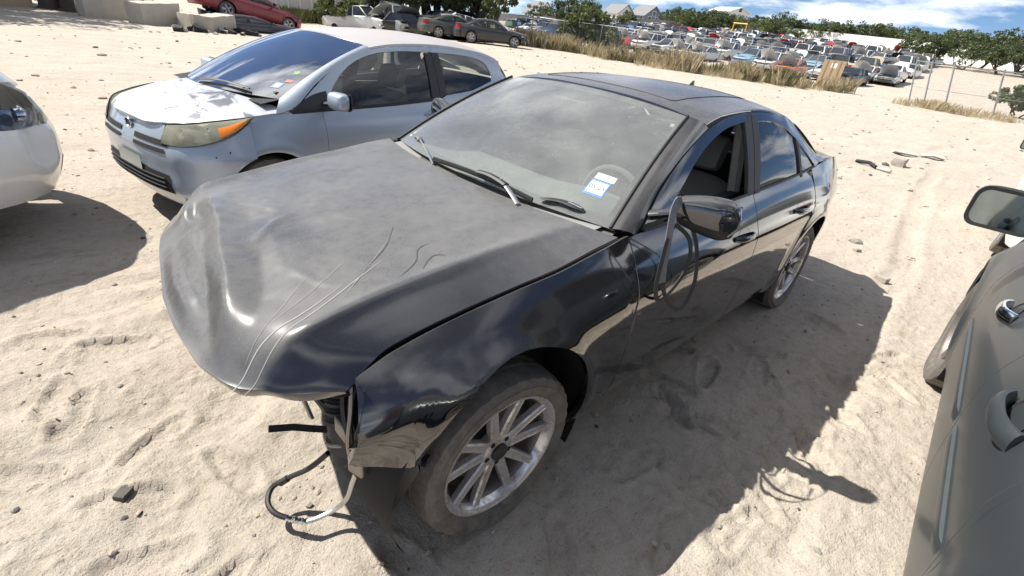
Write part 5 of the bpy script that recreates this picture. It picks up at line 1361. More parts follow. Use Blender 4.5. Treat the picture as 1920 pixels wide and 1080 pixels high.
        wheel_well(car, 0, ZW, sg, .37, .48, .85); wheel_well(car, -2.75, ZW, sg, .37, .48, .85)
        for x in (0, -2.75): wheel(car, (x, sg * .765, ZW), sg, R=.315, rr=.215, w=.21, style=style, flat=.015, steer=steer if x == 0 else 0, seg=48, mats={'rim': rim} if rim else None)
        mb = MB(); mb.box((-2.5, sg * .70 - .02, .25), (-.6, sg * .70 + .02, .91)); mb.build('door_card', M['trim_cloth'], car)
        if mirrors: mirror(car, mir_pos[0], mir_pos[1], mir_pos[2], sg, mirror_mat or pm, mir_size)
    wp, Pw = screen((-.30, 0, .925), (-.47, .71, .905), (-1.12, 0, 1.375 + dz), (-1.22, .59, 1.325 + dz), .025, (.45, 0, .9)); mb = MB(); mb.grid(Pw, up_flip(Pw, (.5, 0, 1))); mb.build('windscreen', M['screen_glass'], car)
    for sg in (1, -1):
        W = np.stack([wp(sg, u, .003) for u in np.linspace(0, 1, 16)]); D = S.at(spline([(-.43, .898), (-.52, .93), (-.80, 1.09 + dz * .5), (-1.25, 1.275 + dz * .9)], 16), sg, .004); Pa = surf_between(W, D, 6, .014, (.3, sg * .5, .5)); sheet('a_pillar', Pa, pm, car, up_flip(Pa, (.3, sg, .6)), .01, .003)
    roof_sheet(S, table([-1.05, -1.3, -1.6, -1.95, -2.3, -2.6], [1.37 + dz, 1.40 + dz, 1.42 + dz, 1.425 + dz, 1.40 + dz, 1.34 + dz]), -1.125, -2.50, hm, car, .10, -.06)
    rp, Pr_ = screen((-3.14, 0, 1.03), (-3.08, .68, 1.0), (-2.51, 0, 1.355 + dz), (-2.56, .62, 1.245 + dz), .025, (-.5, 0, .9)); mb = MB(); mb.grid(Pr_, up_flip(Pr_)); mb.build('rear_screen', M['clear_glass'], car)
    sb = np.linspace(-1, 1, 21); tb = np.stack([-3.15 + .06 * sb**2, .69 * sb, 1.025 - .03 * sb**2], 1); te = np.stack([-3.80 + .16 * sb**2, .655 * sb, 1.01 - .03 * sb**2], 1); Pb = surf_between(tb, te, 8, .01, (0, 0, 1)); sheet('boot_lid', Pb, hm, car, up_flip(Pb), .02, .004)
    tp, tpat = nose([(-3.86, 0), (-3.85, .35), (-3.78, .58), (-3.62, .76), (-3.44, .835)], table([.2, .4, .55, .8, 1.0], [-.03, .04, .05, -.02, -.04]), .2, 1.0); Pt = tpat(-1, 1, .25, .985); sheet('rear_bumper', Pt, pm, car, up_flip(Pt, (-1, 0, 0)), .01, .003)
    for sg in (1, -1):
        Pl = tpat(sg * .62, sg * .98, .72, .90, 8, 4, .004); mb = MB(); mb.grid(Pl, up_flip(Pl, (-1, sg * .5, 0))); mb.build('tail_lamp', lampm or M['red_lens'], car)
    # hood
    U, Q = np.meshgrid(np.linspace(0, 1, 24), np.linspace(-1, 1, 33), indexing='ij'); xr = -.27 - .17 * Q**2; xf_ = table([0, .5, .75, .9, 1], [.80, .78, .70, .58, .42])(np.abs(Q)); X = xr + (xf_ - xr) * U; Yh = Q * (S.yt(X) - .006); ctr = table([-.45, -.2, .1, .4, .6, .72, .82], [.935, .93, .905, .862, .825, .79, .745]); Z = S.zt(X) + .004 + (ctr(X) + hood_dz * sstep(.85, .45, X) - S.zt(X)) * (1 - np.abs(Q) ** (2.6 if hood_dz == 0 else 5.0)) - .012 * sstep(.9, 1, U); Ph = np.stack([X, Yh, Z], -1); hood = sheet('hood', Ph, hm, car, up_flip(Ph), .02, .004)
    plan = [(.845, 0), (.838, .25), (.80, .45), (.715, .62), (.575, .765), (.40, .855)]
    pt, patch = nose(plan, table([.2, .3, .42, .52, .62, .70, .78], [-.05, -.005, .025, .025, .0, -.03, -.07]), .2, .78)
    lt = lambda s: .600 + .012 * (abs(s) - sh) if abs(s) < .75 else .607 + .12 * (abs(s) - .75)
    Pc = patch(-sh, sh, .20, .725); 
    if dent is not None: Pc = dent(Pc)
    bm_ = sheet('front_bumper', Pc, bump_mat or pm, car, up_flip(Pc, (1, 0, 0)), .012, .003)
    for sg in (1, -1):
        Pk = patch(sg * sh, sg, lambda s: .20 + .03 * abs(s), lt, 24, 16)
        if dent is not None: Pk = dent(Pk)
        sheet('bumper_corner', Pk, bump_mat or pm, bm_, up_flip(Pk, (.6, sg, 0)), .01, .003)
        lb = np.array([pt(s * sg, lt(s) + .004) for s in np.linspace(sh + .01, .97, 20)])
        ex = np.linspace(.735, .25, 20); ltop = np.stack([ex, sg * (S.yt(ex) - .002), S.zt(ex) + .004], 1); ltop[0] = (.735, sg * .56, .715)
        lb = np.concatenate([lb[:19], [[.25, sg * (float(S.yt(.25)) + .055), .775]]])
        Pl = surf_between(lb, ltop, 10, .018, (.5, sg * .6, .35)); lm = empty('headlamp', (0, 0, 0)); lm.parent = car
        mb = MB(); mb.grid(Pl, up_flip(Pl, (.5, sg, .3))); mb.build('lamp_lens', M['lamp_lens'], lm)
        Pi = Pl.copy(); Pi -= np.array([.055, sg * .055, .02]); Pi[..., 2] -= .0; mb = MB(); mb.grid(Pi, up_flip(Pi, (.5, sg, .3))); mb.build('lamp_bowl', M['lamp_bowl'], lm)
        c = Pl[4, 6] - np.array([.03, sg * .02, .005])
        v, f = lathe_geo([(.040, -.02), (.043, .012), (.036, .016), (.034, .012)], 24, 'z'); v = np.array(v); v = np.stack([v[:, 2], v[:, 1], v[:, 0]], 1); mb = MB(); mb.add(v + c, f); mb.build('projector_ring', M['chrome'], lm)
        a = np.linspace(0, np.pi / 2, 6); v, f = lathe_geo([(max(.034 * math.cos(t), .0004), .012 + .018 * math.sin(t)) for t in a], 20, 'z'); v = np.array(v); v = np.stack([v[:, 2], v[:, 1], v[:, 0]], 1); mb = MB(); mb.add(v + c, f); mb.build('projector_lens', M['projector'], lm)
        Pa = Pl[5:9, 10:17] - np.array([.014, sg * .02, .006]); mb = MB(); mb.grid(Pa, up_flip(Pa, (.5, sg, .3))); mb.build('amber_reflector', M['amber_lens'], lm)
    if grille:
        Pg = patch(-.40, .40, .52, .66, 20, 4, .005); mb = MB(); mb.grid(Pg, up_flip(Pg, (1, 0, 0))); mb.build('grille', M['dark_void'], bm_)
        for z in (.55, .58, .61, .64):
            mb = MB(); mb.tube(np.array([pt(s, z) for s in np.linspace(-.39, .39, 16)]) + np.array([.012, 0, 0]), .006, 5); mb.build('grille_bar', M['chrome'], bm_)
    Pg = patch(-.42, .42, .25, .38, 20, 4, .005); mb = MB(); mb.grid(Pg, up_flip(Pg, (1, 0, 0))); mb.build('lower_grille', M['dark_void'], bm_)
    C = spline([(-.33, .89), (-.55, .90), (-.75, .87), (-.80, .55)], 10); P = np.stack([np.stack([C[:, 0], C[:, 0] * 0 + y, C[:, 1]], 1) for y in np.linspace(-.68, .68, 9)]); mb = MB(); mb.grid(P, up_flip(P[:, :5])); mb.build('dashboard', M['trim_cloth'], car)
    for y in (.36, -.36): seat(car, -1.45, y, .28, M['trim_cloth'])
    mb = MB(); mb.box((-3.1, -.70, .2), (-.2, .70, .29)); mb.build('floor_pan', M['dark_void'], car)
    mb = MB(); mb.box((-.2, -.64, .24), (.55, .6, .64)); mb.build('engine_bay', M['dark_void'], car)
    return car, S, pt, patch
M['red_lens'] = plain('red_tail_lens', (0.35, .01, .012), .15, var=.1)
M['lamp_lens'] = glass('lamp_lens', (0.92, 0.94, 0.95), refl=1.3)
M['lamp_bowl'] = plain('lamp_reflector', (0.42, 0.44, 0.48), .25, metal=.9, var=.25, scale=30)
M['projector'] = plain('projector_lens', (0.22, 0.30, 0.45), .03, metal=.3, var=.1, coat=1.0)
M['white_paint'] = paint('white_paint', (0.80, 0.81, 0.78), 0.25, coat=1.0, dust_col=(0.55, 0.52, 0.47), up=0.10, side=0.05, scale=3)
M['grey_paint'] = paint('dusty_grey_paint', (0.030, 0.037, 0.042), 0.42, metal=.1, coat=.3, dust_col=(0.22, 0.24, 0.235), up=0.16, side=0.05, scale=2.2, coat_rough=.12)
M['grey_clad'] = plain('grey_moulding', (0.065, 0.07, 0.07), .55, var=.2, scale=14)
M['faded_grey'] = plain('faded_grey_handle', (0.035, 0.043, 0.047), .42, var=.2, scale=14)

# white saloon nose to nose with the hatchback
def buckle(P):
    c = np.array([.66, -.70, .52]); d = np.linalg.norm((P - c) * np.array([1, 1, .9]), axis=-1)
    P = P.copy(); P[..., 0] += -.035 * np.exp(-(d / .10) ** 2) + .018 * np.exp(-((d - .15) / .035) ** 2); P[..., 1] += .022 * np.exp(-(d / .11) ** 2)
    P[..., 0] += .006 * fbm(P[..., 1] * 9, P[..., 2] * 9, 2, 91); return P
wc, wS, wpt, wpatch = saloon('white_saloon', (1.80, -3.08, .02), math.radians(195.6), M['white_paint'], dent=buckle, hood_dz=.19, grille=False, sh=.40)
wc.scale = (1.16, 1.06, 1.11)
tag(wc, 'white saloon with a dented front bumper facing the silver hatchback', 'car')
mb = MB(); ss = np.linspace(-.62, -.86, 14)
loop = [wpt(-.70, .33), wpt(-.88, .33), wpt(-.92, .36), wpt(-.92, .43), wpt(-.89, .52)]
# grey saloon alongside, facing away
gc, gS, gpt, gpatch = saloon('grey_saloon', (-2.75, 2.680, 0), math.radians(183.2), M['grey_paint'], tm=M['grey_clad'], style='five', steer=.07, rim=M['rim_grime'], lampm=M['dark_lens'], cladding=M['grey_paint'], mirror_mat=M['black_plastic'], mir_pos=(-.80, .90, 1.03), mir_size=(.235, .150, .115))
gc.scale = (1.0, 1.0, 1.13)
tag(gc, 'dark grey dusty saloon with body moulding and a black wing mirror', 'car')
for xh, zh, mt, sz in ((-1.22, .80, M['chrome'], 1.0), (-2.06, .80, M['faded_grey'], 1.45)):
    a = np.linspace(0, 2 * np.pi, 20, endpoint=False); cup = []
    for r_, dep in ((1, .004), (.82, -.006), (.3, -.03)):
        px, pz = xh + .055 * sz * r_ * np.cos(a), zh + .034 * sz * r_ * np.sin(a); cup.append(np.stack([px, gS.Y(px, pz) + dep, pz], 1))
    mb = MB(); mb.grid(np.array(cup), True, True); mb.build('handle_recess', M['dark_void'], gc)
    h_ = np.linspace(xh - .085 * sz, xh + .075 * sz, 12); e = (h_ - xh) / (.085 * sz)
    Qh = np.stack([h_, gS.Y(h_, h_ * 0 + zh) + .036 * (1 - np.abs(e) ** 3) + .004, h_ * 0 + zh - .008], 1); mb = MB(); mb.tube(Qh, .017 * sz ** .5, 10, flat=(.7, 1.35)); mb.build('door_handle', mt, gc)
# white saloon further along that row
pc, *_ = saloon('white_saloon', (-9.2, 2.70, gz(-9.2, 2.7)), math.radians(180.5), M['white_paint'], mirror_mat=M['black_plastic'], lampm=M['dark_lens'], mir_pos=(-.80, .90, .99))
tag(pc, 'white saloon with a black mirror parked ahead of the grey saloon', 'car')

# ================================================================ beyond the yard
def polar(a, d):
    t = math.radians(a); return 0.9 - d * math.cos(t), 1.66 - d * math.sin(t)
def on_land(x, y, dz=0.0): return (x, y, float(terrain(x, y)) + dz)

# ---- trees
def leaf_material(name, c0, c1, trans=.32):
    m = bpy.data.materials.new(name); nt, N, L = nodes_of(m); N.remove(N['Principled BSDF']); out = N['Material Output']
    tc = N.new('ShaderNodeTexCoord').outputs['Object']; n = new_noise(nt, 0.9, 4, .6, tc); n2 = new_noise(nt, 7, 2, .5, tc); oi = N.new('ShaderNodeObjectInfo')
    f = math_node(nt, 'ADD', math_node(nt, 'MULTIPLY', n.outputs['Fac'], .8), math_node(nt, 'MULTIPLY', n2.outputs['Fac'], .5)); f = math_node(nt, 'ADD', f, math_node(nt, 'MULTIPLY', oi.outputs['Random'], .35))
    c = mixrgb(nt, ramp(nt, f, .45, 1.1).outputs[0], (*c0, 1), (*c1, 1))
    d = N.new('ShaderNodeBsdfDiffuse'); t = N.new('ShaderNodeBsdfTranslucent'); L.new(c, d.inputs[0]); L.new(c, t.inputs[0]); g = N.new('ShaderNodeBsdfGlossy'); g.inputs['Roughness'].default_value = .45; g.inputs[0].default_value = (.5, .5, .5, 1)
    mx = N.new('ShaderNodeMixShader'); mx.inputs[0].default_value = trans; L.new(d.outputs[0], mx.inputs[1]); L.new(t.outputs[0], mx.inputs[2])
    m2 = N.new('ShaderNodeMixShader'); m2.inputs[0].default_value = .05; L.new(mx.outputs[0], m2.inputs[1]); L.new(g.outputs[0], m2.inputs[2]); L.new(m2.outputs[0], out.inputs['Surface'])
    return m
M['oak_leaf'] = leaf_material('oak_foliage', (.042, .060, .026), (.115, .145, .062))
M['pale_leaf'] = leaf_material('pale_foliage', (.065, .088, .032), (.16, .19, .075))
M['bark'] = plain('bark', (.075, .060, .048), .9, var=.4, scale=12, bump_s=.5, bump_scale=30)

def leaves_mesh(name, centres, radii, per, size, rng, mat, squash=.75):
    n = len(centres); C = np.repeat(np.array(centres), per, 0); R = np.repeat(np.array(radii), per)
    d = rng.normal(size=(n * per, 3)); d /= np.linalg.norm(d, axis=1, keepdims=True); rr = R * rng.uniform(.35, 1.0, n * per) ** .6
    P = C + d * rr[:, None] * np.array([1, 1, squash])
    u = rng.normal(size=(n * per, 3)) + d * .3; u /= np.linalg.norm(u, axis=1, keepdims=True); w = np.cross(u, rng.normal(size=(n * per, 3))); w /= np.linalg.norm(w, axis=1, keepdims=True)
    s = size * rng.uniform(.6, 1.3, n * per)[:, None]
    V = np.stack([P - u * s * .5, P + w * s * .32, P + u * s * .5, P - w * s * .32], 1).reshape(-1, 3)
    F = np.arange(len(V)).reshape(-1, 4)
    me = bpy.data.meshes.new(name); me.from_pydata(V.tolist(), [], F.tolist()); me.materials.append(mat); me.update(); return me

def tree_meshes(seed, height, spread, trunk_h, per, size, mat, lean=.12, nlimb=7, nclump=46, flat=.7, multi=1, low=-.55):
    rng = np.random.default_rng(seed); mb = MB(); tips = []
    for k in range(multi):
        ang = rng.uniform(0, 6.28); off = np.array([math.cos(ang), math.sin(ang), 0]) * (0 if multi == 1 else .25)
        top = np.array([rng.normal() * lean * height, rng.normal() * lean * height, trunk_h]) + off * 2.5
        base = off; mid = (base + top) / 2 + np.array([rng.normal() * .12, rng.normal() * .12, 0])
        r0 = .035 * height / multi ** .5; C = spline([base - [0, 0, .15], base + [0, 0, .1], mid, top], 9); mb.tube(C, np.linspace(r0 * 1.25, r0 * .7, 9), 8)
        for i in range(nlimb // multi + 1):
            a = rng.uniform(0, 6.28) if multi > 1 else i * 2.4 + rng.uniform(-.4, .4); ln = spread * rng.uniform(.55, .95)
            end = top + np.array([math.cos(a) * ln, math.sin(a) * ln, (height - trunk_h) * rng.uniform(.25, .75)]); m_ = top + (end - top) * .45 + np.array([0, 0, rng.uniform(.1, .5)])
            mb.tube(spline([top - [0, 0, rng.uniform(0, .5)], m_, end], 7), np.linspace(r0 * .5, r0 * .10, 7), 6); tips += [end, m_ + rng.normal(size=3) * .4]
    cen, rad = [], []
    for i in range(nclump):
        if i < len(tips): c = tips[i]
        else:
            a = rng.uniform(0, 6.28); q = rng.uniform(0, 1) ** .5; z = rng.uniform(low, 1)
            c = np.array([math.cos(a) * q * spread * (1 - .35 * max(z, 0)), math.sin(a) * q * spread * (1 - .35 * max(z, 0)), trunk_h + (height - trunk_h) * (.45 + .5 * z * (1 - .45 * q * q))])
        cen.append(c); rad.append(rng.uniform(.5, 1.15) * spread * .27)
    tm = bpy.data.meshes.new('trunk'); tm.from_pydata(mb.v, [], mb.f); tm.polygons.foreach_set('use_smooth', [True] * len(tm.polygons)); tm.materials.append(M['bark'])
    return tm, leaves_mesh('crown', cen, rad, per, size, rng, mat, flat)

OAKS = [tree_meshes(11 + i, 6.6 + .5 * (i % 3), 3.5 + .3 * (i % 2), 1.15, 58, .40, M['oak_leaf'], nclump=52, multi=1 + i % 2) for i in range(5)]
PALES = [tree_meshes(31 + i, 6.0, 3.0, 1.3, 52, .38, M['pale_leaf'], nclump=46, multi=2) for i in range(2)]
TALLS = [tree_meshes(51 + i, 9.5 + i, 3.3, 2.0 + .3 * i, 85, .27, M['oak_leaf'] if i != 1 else M['pale_leaf'], nclump=92, multi=1 + i % 2, low=-1.15) for i in range(3)]
SLIM = tree_meshes(71, 5.2, 1.5, 1.6, 60, .22, M['pale_leaf'], nclump=30)
BUSHES = [tree_meshes(81 + i, 2.5, 1.7, .5, 95, .22, M['pale_leaf'], nclump=36, multi=3, lean=.08) for i in range(2)]
def plant(name, pair, x, y, s, rz, label, cat, group=None, dz=0.0, sz=None):
    o = empty(name, on_land(x, y, dz), rz); o.scale = (s, s, sz or s)
    for nm, me in (('trunk', pair[0]), ('crown', pair[1])):
        c = bpy.data.objects.new(nm, me); COL.objects.link(c); c.parent = o
    tag(o, label, cat, group); return o
tr = random.Random(3)
LBL = 'broad dark green oak in the belt of trees beyond the junk car lot'
def oak_label(a):
    sc = tr.uniform(.56, .78); w = 'tall' if sc > .71 else ('low' if sc < .63 else 'broad')
    return sc, tr.uniform(0, 6.3), '%s dark oak in the tree belt behind the %s' % (w, 'white wall' if a < 22 else 'grey board fence'), 'tree'
for i in range(42):                                   # belt of trees behind the lot
    a = 3 + i * (27.5 / 42) + tr.uniform(-.4, .4); d = tr.uniform(122, 140)
    x, y = polar(a, d); plant('oak_tree', OAKS[i % 5], x, y, *oak_label(a), 'oaks beyond the lot')
for i in range(12):
    a = 3.5 + i * 2.3 + tr.uniform(-.5, .5); x, y = polar(a, tr.uniform(119, 124)); plant('young_tree', PALES[i % 2], x, y, tr.uniform(.5, .72), tr.uniform(0, 6.3), 'paler green tree at the foot of the oak belt beyond the lot', 'tree', 'pale trees beyond the lot')
for i, (a, d, s) in enumerate(((9.0, 92, .92), (7.6, 98, 1.0), (6.3, 90, .95), (5.2, 96, 1.05), (4.1, 88, .95), (3.0, 93, 1.0), (1.9, 86, 1.0), (.8, 90, 1.05), (-.6, 84, 1.0), (10.2, 99, .95))):
    x, y = polar(a, d + 6); plant('oak_tree', OAKS[(i + 1) % 5], x, y, s * .68, i * 1.3, 'spreading oak with bare leaning trunk before the white wall', 'tree', 'oaks along the white wall')
for i, (a, d, s) in enumerate(((41.3, 118, 1.25), (39.8, 121, 1.15), (38.9, 124, 1.0), (30.5, 150, 1.1), (29.0, 155, 1.1), (31.8, 180, 1.2), (33.0, 185, 1.15), (34.2, 182, 1.1), (27.6, 150, .95), (43.8, 125, .9), (26.4, 140, 1.0))):
    x, y = polar(a, d); plant('oak_tree', OAKS[i % 5], x, y, s * .8, i * 2.1, 'dark oak standing among the houses beyond the lot', 'tree', 'oaks among the houses')
for i, (a, d, s) in enumerate(((29.2, 118, .72), (36.0, 122, .5), (34.9, 118, .6), (37.6, 126, .7))):
    x, y = polar(a, d); plant('young_tree', PALES[i % 2], x, y, s, i * 1.1, 'small light green tree in front of the houses', 'tree', 'light trees by the houses')
for i, (a, d, s) in enumerate(((62.8, 46, .85), (60.2, 44, 1.0), (58.6, 48, 1.05), (57.0, 43, .95), (55.3, 47, 1.05), (53.6, 44, .9), (52.0, 49, 1.0), (50.3, 46, .85), (59.4, 54, 1.1), (56.1, 56, 1.15), (53.0, 57, 1.1), (50.8, 55, 1.0), (61.5, 56, 1.0))):
    x, y = polar(a, d); plant('tall_tree', TALLS[i % 3], x, y, s, i * 1.7, 'tall shady tree in the grove behind the wrecked cars', 'tree', 'trees of the grove behind the wrecks')
x, y = polar(48.0, 40); plant('slim_tree', SLIM, x, y, 1.0, .4, 'slim young tree with thin bare trunk at the corner of the lot', 'tree')
x, y = polar(38.9, 43); plant('bush', BUSHES[0], x, y, 1.3, .4, 'big round green bush growing through the chain-link fence', 'bush')
x, y = polar(37.2, 44); plant('bush', BUSHES[1], x, y, .85, 1.4, 'lower green bush beside the big bush on the fence', 'bush')
x, y = polar(1.6, 39); plant('bush', BUSHES[1], x, y, .75, 2.0, 'scrubby bush behind the leaning chain-link fence', 'bush')
for i, (a, d, s) in enumerate(((63.6, 41, .95), (65.2, 43, .55), (61.8, 40.5, .5))):
    x, y = polar(a, d); plant('bush', BUSHES[i % 2], x, y, s, i, ('tall bushy shrub at the end of the white shed', 'grey green scrub below the shrub by the shed', 'low scrub at the edge of the grove')[i], 'bush')
for i, (x, y, s) in enumerate(((4.6, -26.0, .95), (2.0, -28.0, .9), (8.2, -25.0, 1.0))):
    plant('tall_tree', TALLS[i % 3], x, y, s, i * 2, 'tall tree shading the yard by the concrete blocks', 'tree', 'trees shading the yard')

# ---- houses and walls
M['white_wall'] = plain('white_painted_wall', (.72, .72, .70), .8, var=.08, scale=.8)
M['grey_wall'] = plain('grey_board_fence', (.30, .29, .28), .85, var=.2, scale=1.2)
M['roof_grey'] = plain('grey_shingle', (.20, .20, .21), .9, var=.2, scale=3)
M['siding_white'] = plain('white_siding', (.74, .74, .72), .8, var=.05)
M['siding_blue'] = plain('blue_siding', (.16, .21, .30), .8, var=.08)
M['siding_grey'] = plain('grey_siding', (.42, .44, .46), .8, var=.08)
M['pane'] = plain('window_pane', (.03, .035, .045), .1, var=.2, spec=.8)
M['solar'] = plain('solar_panel', (.015, .018, .03), .2, var=.2)
def house(a, d, rz, w, dp, h, rh, wall, roofm, label, solar=False, base_white=False, name='house'):
    x, y = polar(a, d); o = empty(name, on_land(x, y, -.2), rz); tag(o, label, 'house')
    mb = MB(); v = [(-w/2, -dp/2, 0), (w/2, -dp/2, 0), (w/2, dp/2, 0), (-w/2, dp/2, 0), (-w/2, -dp/2, h), (w/2, -dp/2, h), (w/2, dp/2, h), (-w/2, dp/2, h), (0, -dp/2, h + rh), (0, dp/2, h + rh)]
    mb.add(v, [(0, 1, 5, 8, 4), (1, 2, 6, 5), (2, 3, 7, 9, 6), (3, 0, 4, 7)]); wl_ = mb.build('wall', wall, o, False)
    for sg in (1, -1):
        mb = MB(); e = .45; k = rh / (w / 2); A = (sg * (w / 2 + e), h - k * e); B = (0, h + rh)
        mb.add([(A[0], -dp/2 - e, A[1] + .05), (A[0], dp/2 + e, A[1] + .05), (B[0], dp/2 + e, B[1] + .05), (B[0], -dp/2 - e, B[1] + .05), (A[0], -dp/2 - e, A[1] + .25), (A[0], dp/2 + e, A[1] + .25), (B[0], dp/2 + e, B[1] + .25), (B[0], -dp/2 - e, B[1] + .25)], [(0, 1, 2, 3), (4, 7, 6, 5), (0, 4, 5, 1), (1, 5, 6, 2), (2, 6, 7, 3), (3, 7, 4, 0)]); rf = mb.build('roof', roofm, o, False)
        if solar and sg == solar:
            for k2 in range(6):
                y0 = -dp * .32 + k2 * dp * .11; mb = MB(); t0, t1 = .25, .75; q = lambda t: (A[0] + (B[0] - A[0]) * t, A[1] + (B[1] - A[1]) * t + .32)
                (xa, za), (xb, zb) = q(t0), q(t1); mb.add([(xa, y0, za), (xa, y0 + dp * .095, za), (xb, y0 + dp * .095, zb), (xb, y0, zb), (xa, y0, za - .06), (xa, y0 + dp * .095, za - .06), (xb, y0 + dp * .095, zb - .06), (xb, y0, zb - .06)], [(0, 1, 2, 3), (0, 4, 5, 1), (1, 5, 6, 2), (2, 6, 7, 3), (3, 7, 4, 0)]); mb.build('solar_panel', M['solar'], rf, False)
    def win(px, py, pz, ww, wh, face):
        mb = MB(); fr = MB(); t = .05
        if face in 'ab':
            yy = -dp/2 - t if face == 'a' else dp/2 + t; lo, hi = (px - ww/2, min(yy, yy * .995), pz), (px + ww/2, max(yy, yy * .995), pz + wh)
            f = fr; f.box((lo[0] - .12, lo[1] + .01, lo[2] - .12), (hi[0] + .12, hi[1] + .03, hi[2] + .12)) if face == 'a' else f.box((lo[0] - .12, lo[1] - .03, lo[2] - .12), (hi[0] + .12, hi[1] - .01, hi[2] + .12))
        else:
            xx = w/2 + t if face == 'c' else -w/2 - t; lo, hi = (min(xx, xx * .995), py - ww/2, pz), (max(xx, xx * .995), py + ww/2, pz + wh)
            fr.box((lo[0] - .02, lo[1] - .12, lo[2] - .12), (hi[0] - .012 if face == 'c' else hi[0] + .012, hi[1] + .12, hi[2] + .12)) if face == 'c' else fr.box((lo[0] + .012, lo[1] - .12, lo[2] - .12), (hi[0] + .02, hi[1] + .12, hi[2] + .12))
        mb.box(lo, hi); wo = fr.build('window', M['white_wall'], o, False); mb.build('pane', M['pane'], wo, False)
    for f in 'ab':
        win(-w * .22, 0, h * .62, 1.0, 1.3, f); win(w * .22, 0, h * .62, 1.0, 1.3, f); win(0, 0, h * 1.02, .9, 1.0, f); win(-w * .22, 0, h * .15, 1.0, 1.3, f)
    for f in 'cd':
        for k in (-.28, .05, .3): win(0, dp * k, h * .62, 1.1, 1.2, f)
    return o
def face(a, t): return math.radians(a + 90) + t
house(44.0, 172, face(44, .55), 6.0, 8, 3.9, 3.0, M['siding_white'], M['roof_grey'], 'white gabled house with grey roof beside the dark oaks')
house(39.4, 178, face(39.4, 1.2), 6.5, 8, 3.6, 2.4, M['siding_grey'], M['roof_grey'], 'grey house with pale roof between the oaks and the solar roof')
house(36.0, 168, face(36, .6), 5.6, 8, 4.4, 2.3, M['siding_white'], M['roof_grey'], 'white house with solar panels on its grey roof', solar=1)
house(33.3, 166, face(33.3, .6), 5.6, 8, 4.2, 2.2, M['siding_blue'], M['roof_grey'], 'blue house with white trimmed windows beside the solar roof')
house(25.6, 160, face(25.6, .7), 6, 8, 6.2, 1.0, M['siding_white'], M['siding_white'], 'pale low-roofed building rising above the trees')

def wall_run(name, pts, h, t, mat, label, cat, panel=None):
    o = empty(name, on_land(*pts[0])); tag(o, label, cat); base = np.array(o.location)
    for (ax, ay), (bx, by) in zip(pts[:-1], pts[1:]):
        L_ = math.hypot(bx - ax, by - ay); n = max(1, int(L_ / (panel or 5.0))); nx, ny = -(by - ay) / L_ * t / 2, (bx - ax) / L_ * t / 2
        for i in range(n):
            u0, u1 = i / n + .0006, (i + 1) / n - .0006; P = []
            for u in (u0, u1):
                x, y = ax + (bx - ax) * u, ay + (by - ay) * u; z = float(terrain(x, y)); P.append((x, y, z))
            mb = MB(); vs = []
            for (x, y, z) in P:
                for s_ in (1, -1):
                    for zz in (z - .4, z + h): vs.append((x + s_ * nx - base[0], y + s_ * ny - base[1], zz - base[2]))
            mb.add(vs, [(0, 1, 5, 4), (2, 6, 7, 3), (1, 3, 7, 5), (0, 4, 6, 2), (0, 2, 3, 1), (4, 5, 7, 6)]); mb.build('panel', mat, o, False)
    return o
wall_run('white_wall', [(-118, -46), (-115, -30), (-111, -15), (-107, -3), (-104, 8)], 2.7, .2, M['white_wall'], 'long white boundary wall behind the lot and its oaks', 'wall', 6)
wall_run('board_fence', [(-78, -90), (-92, -72), (-106, -57), (-118, -46.3)], 2.3, .12, M['grey_wall'], 'grey board fence behind the rows of junk cars below the houses', 'fence', 5)

# white shed behind the red car
sh_ = empty('white_shed', on_land(-22, -52, 0), math.radians(-28)); tag(sh_, 'long low white shed with pale metal roof behind the red car', 'shed')
mb = MB(); mb.box((-9, -4, 0), (9, 4, 2.6)); mb.build('wall', plain('shed_wall', (.50, .50, .48), .8, var=.12, scale=1.5), sh_, False)
for k in range(18):
    mb = MB(); x0 = -9.4 + k * 1.045; mb.add([(x0, 4.5, 2.5), (x0 + 1.03, 4.5, 2.5), (x0 + 1.03, 0, 4.2), (x0, 0, 4.2), (x0, 4.5, 2.58), (x0 + 1.03, 4.5, 2.58), (x0 + 1.03, 0, 4.28), (x0, 0, 4.28)], [(0, 3, 2, 1), (4, 5, 6, 7), (0, 1, 5, 4), (1, 2, 6, 5), (2, 3, 7, 6), (3, 0, 4, 7)]); mb.build('roof_sheet', M['white_wall'], sh_, False)
for k in range(19):
    mb = MB(); x0 = -9 + k; mb.box((x0 - .03, 4.0, .05), (x0 + .03, 4.05, 2.5)); mb.build('wall_rib', M['siding_white'], sh_, False)
mb = MB(); mb.add([(-9.4, 0, 4.2), (9.4, 0, 4.2), (9.4, -4.5, 2.5), (-9.4, -4.5, 2.5)], [(0, 1, 2, 3)]); mb.build('rear_roof', M['white_wall'], sh_, False)

# ================================================================ the junk car lot
M['lot_paint'] = plain('weathered_car_paint', (1.0, 1.0, 1.0), .35, var=.08, scale=2, coat=.5, objcol=True)
M['lot_glass'] = plain('far_car_glass', (.03, .036, .04), .08, var=.2, spec=.9)
M['lot_tyre'] = plain('far_tyre', (.02, .02, .02), .85)
M['lot_dark'] = plain('engine_dark', (.018, .017, .016), .8, var=.5, scale=5)

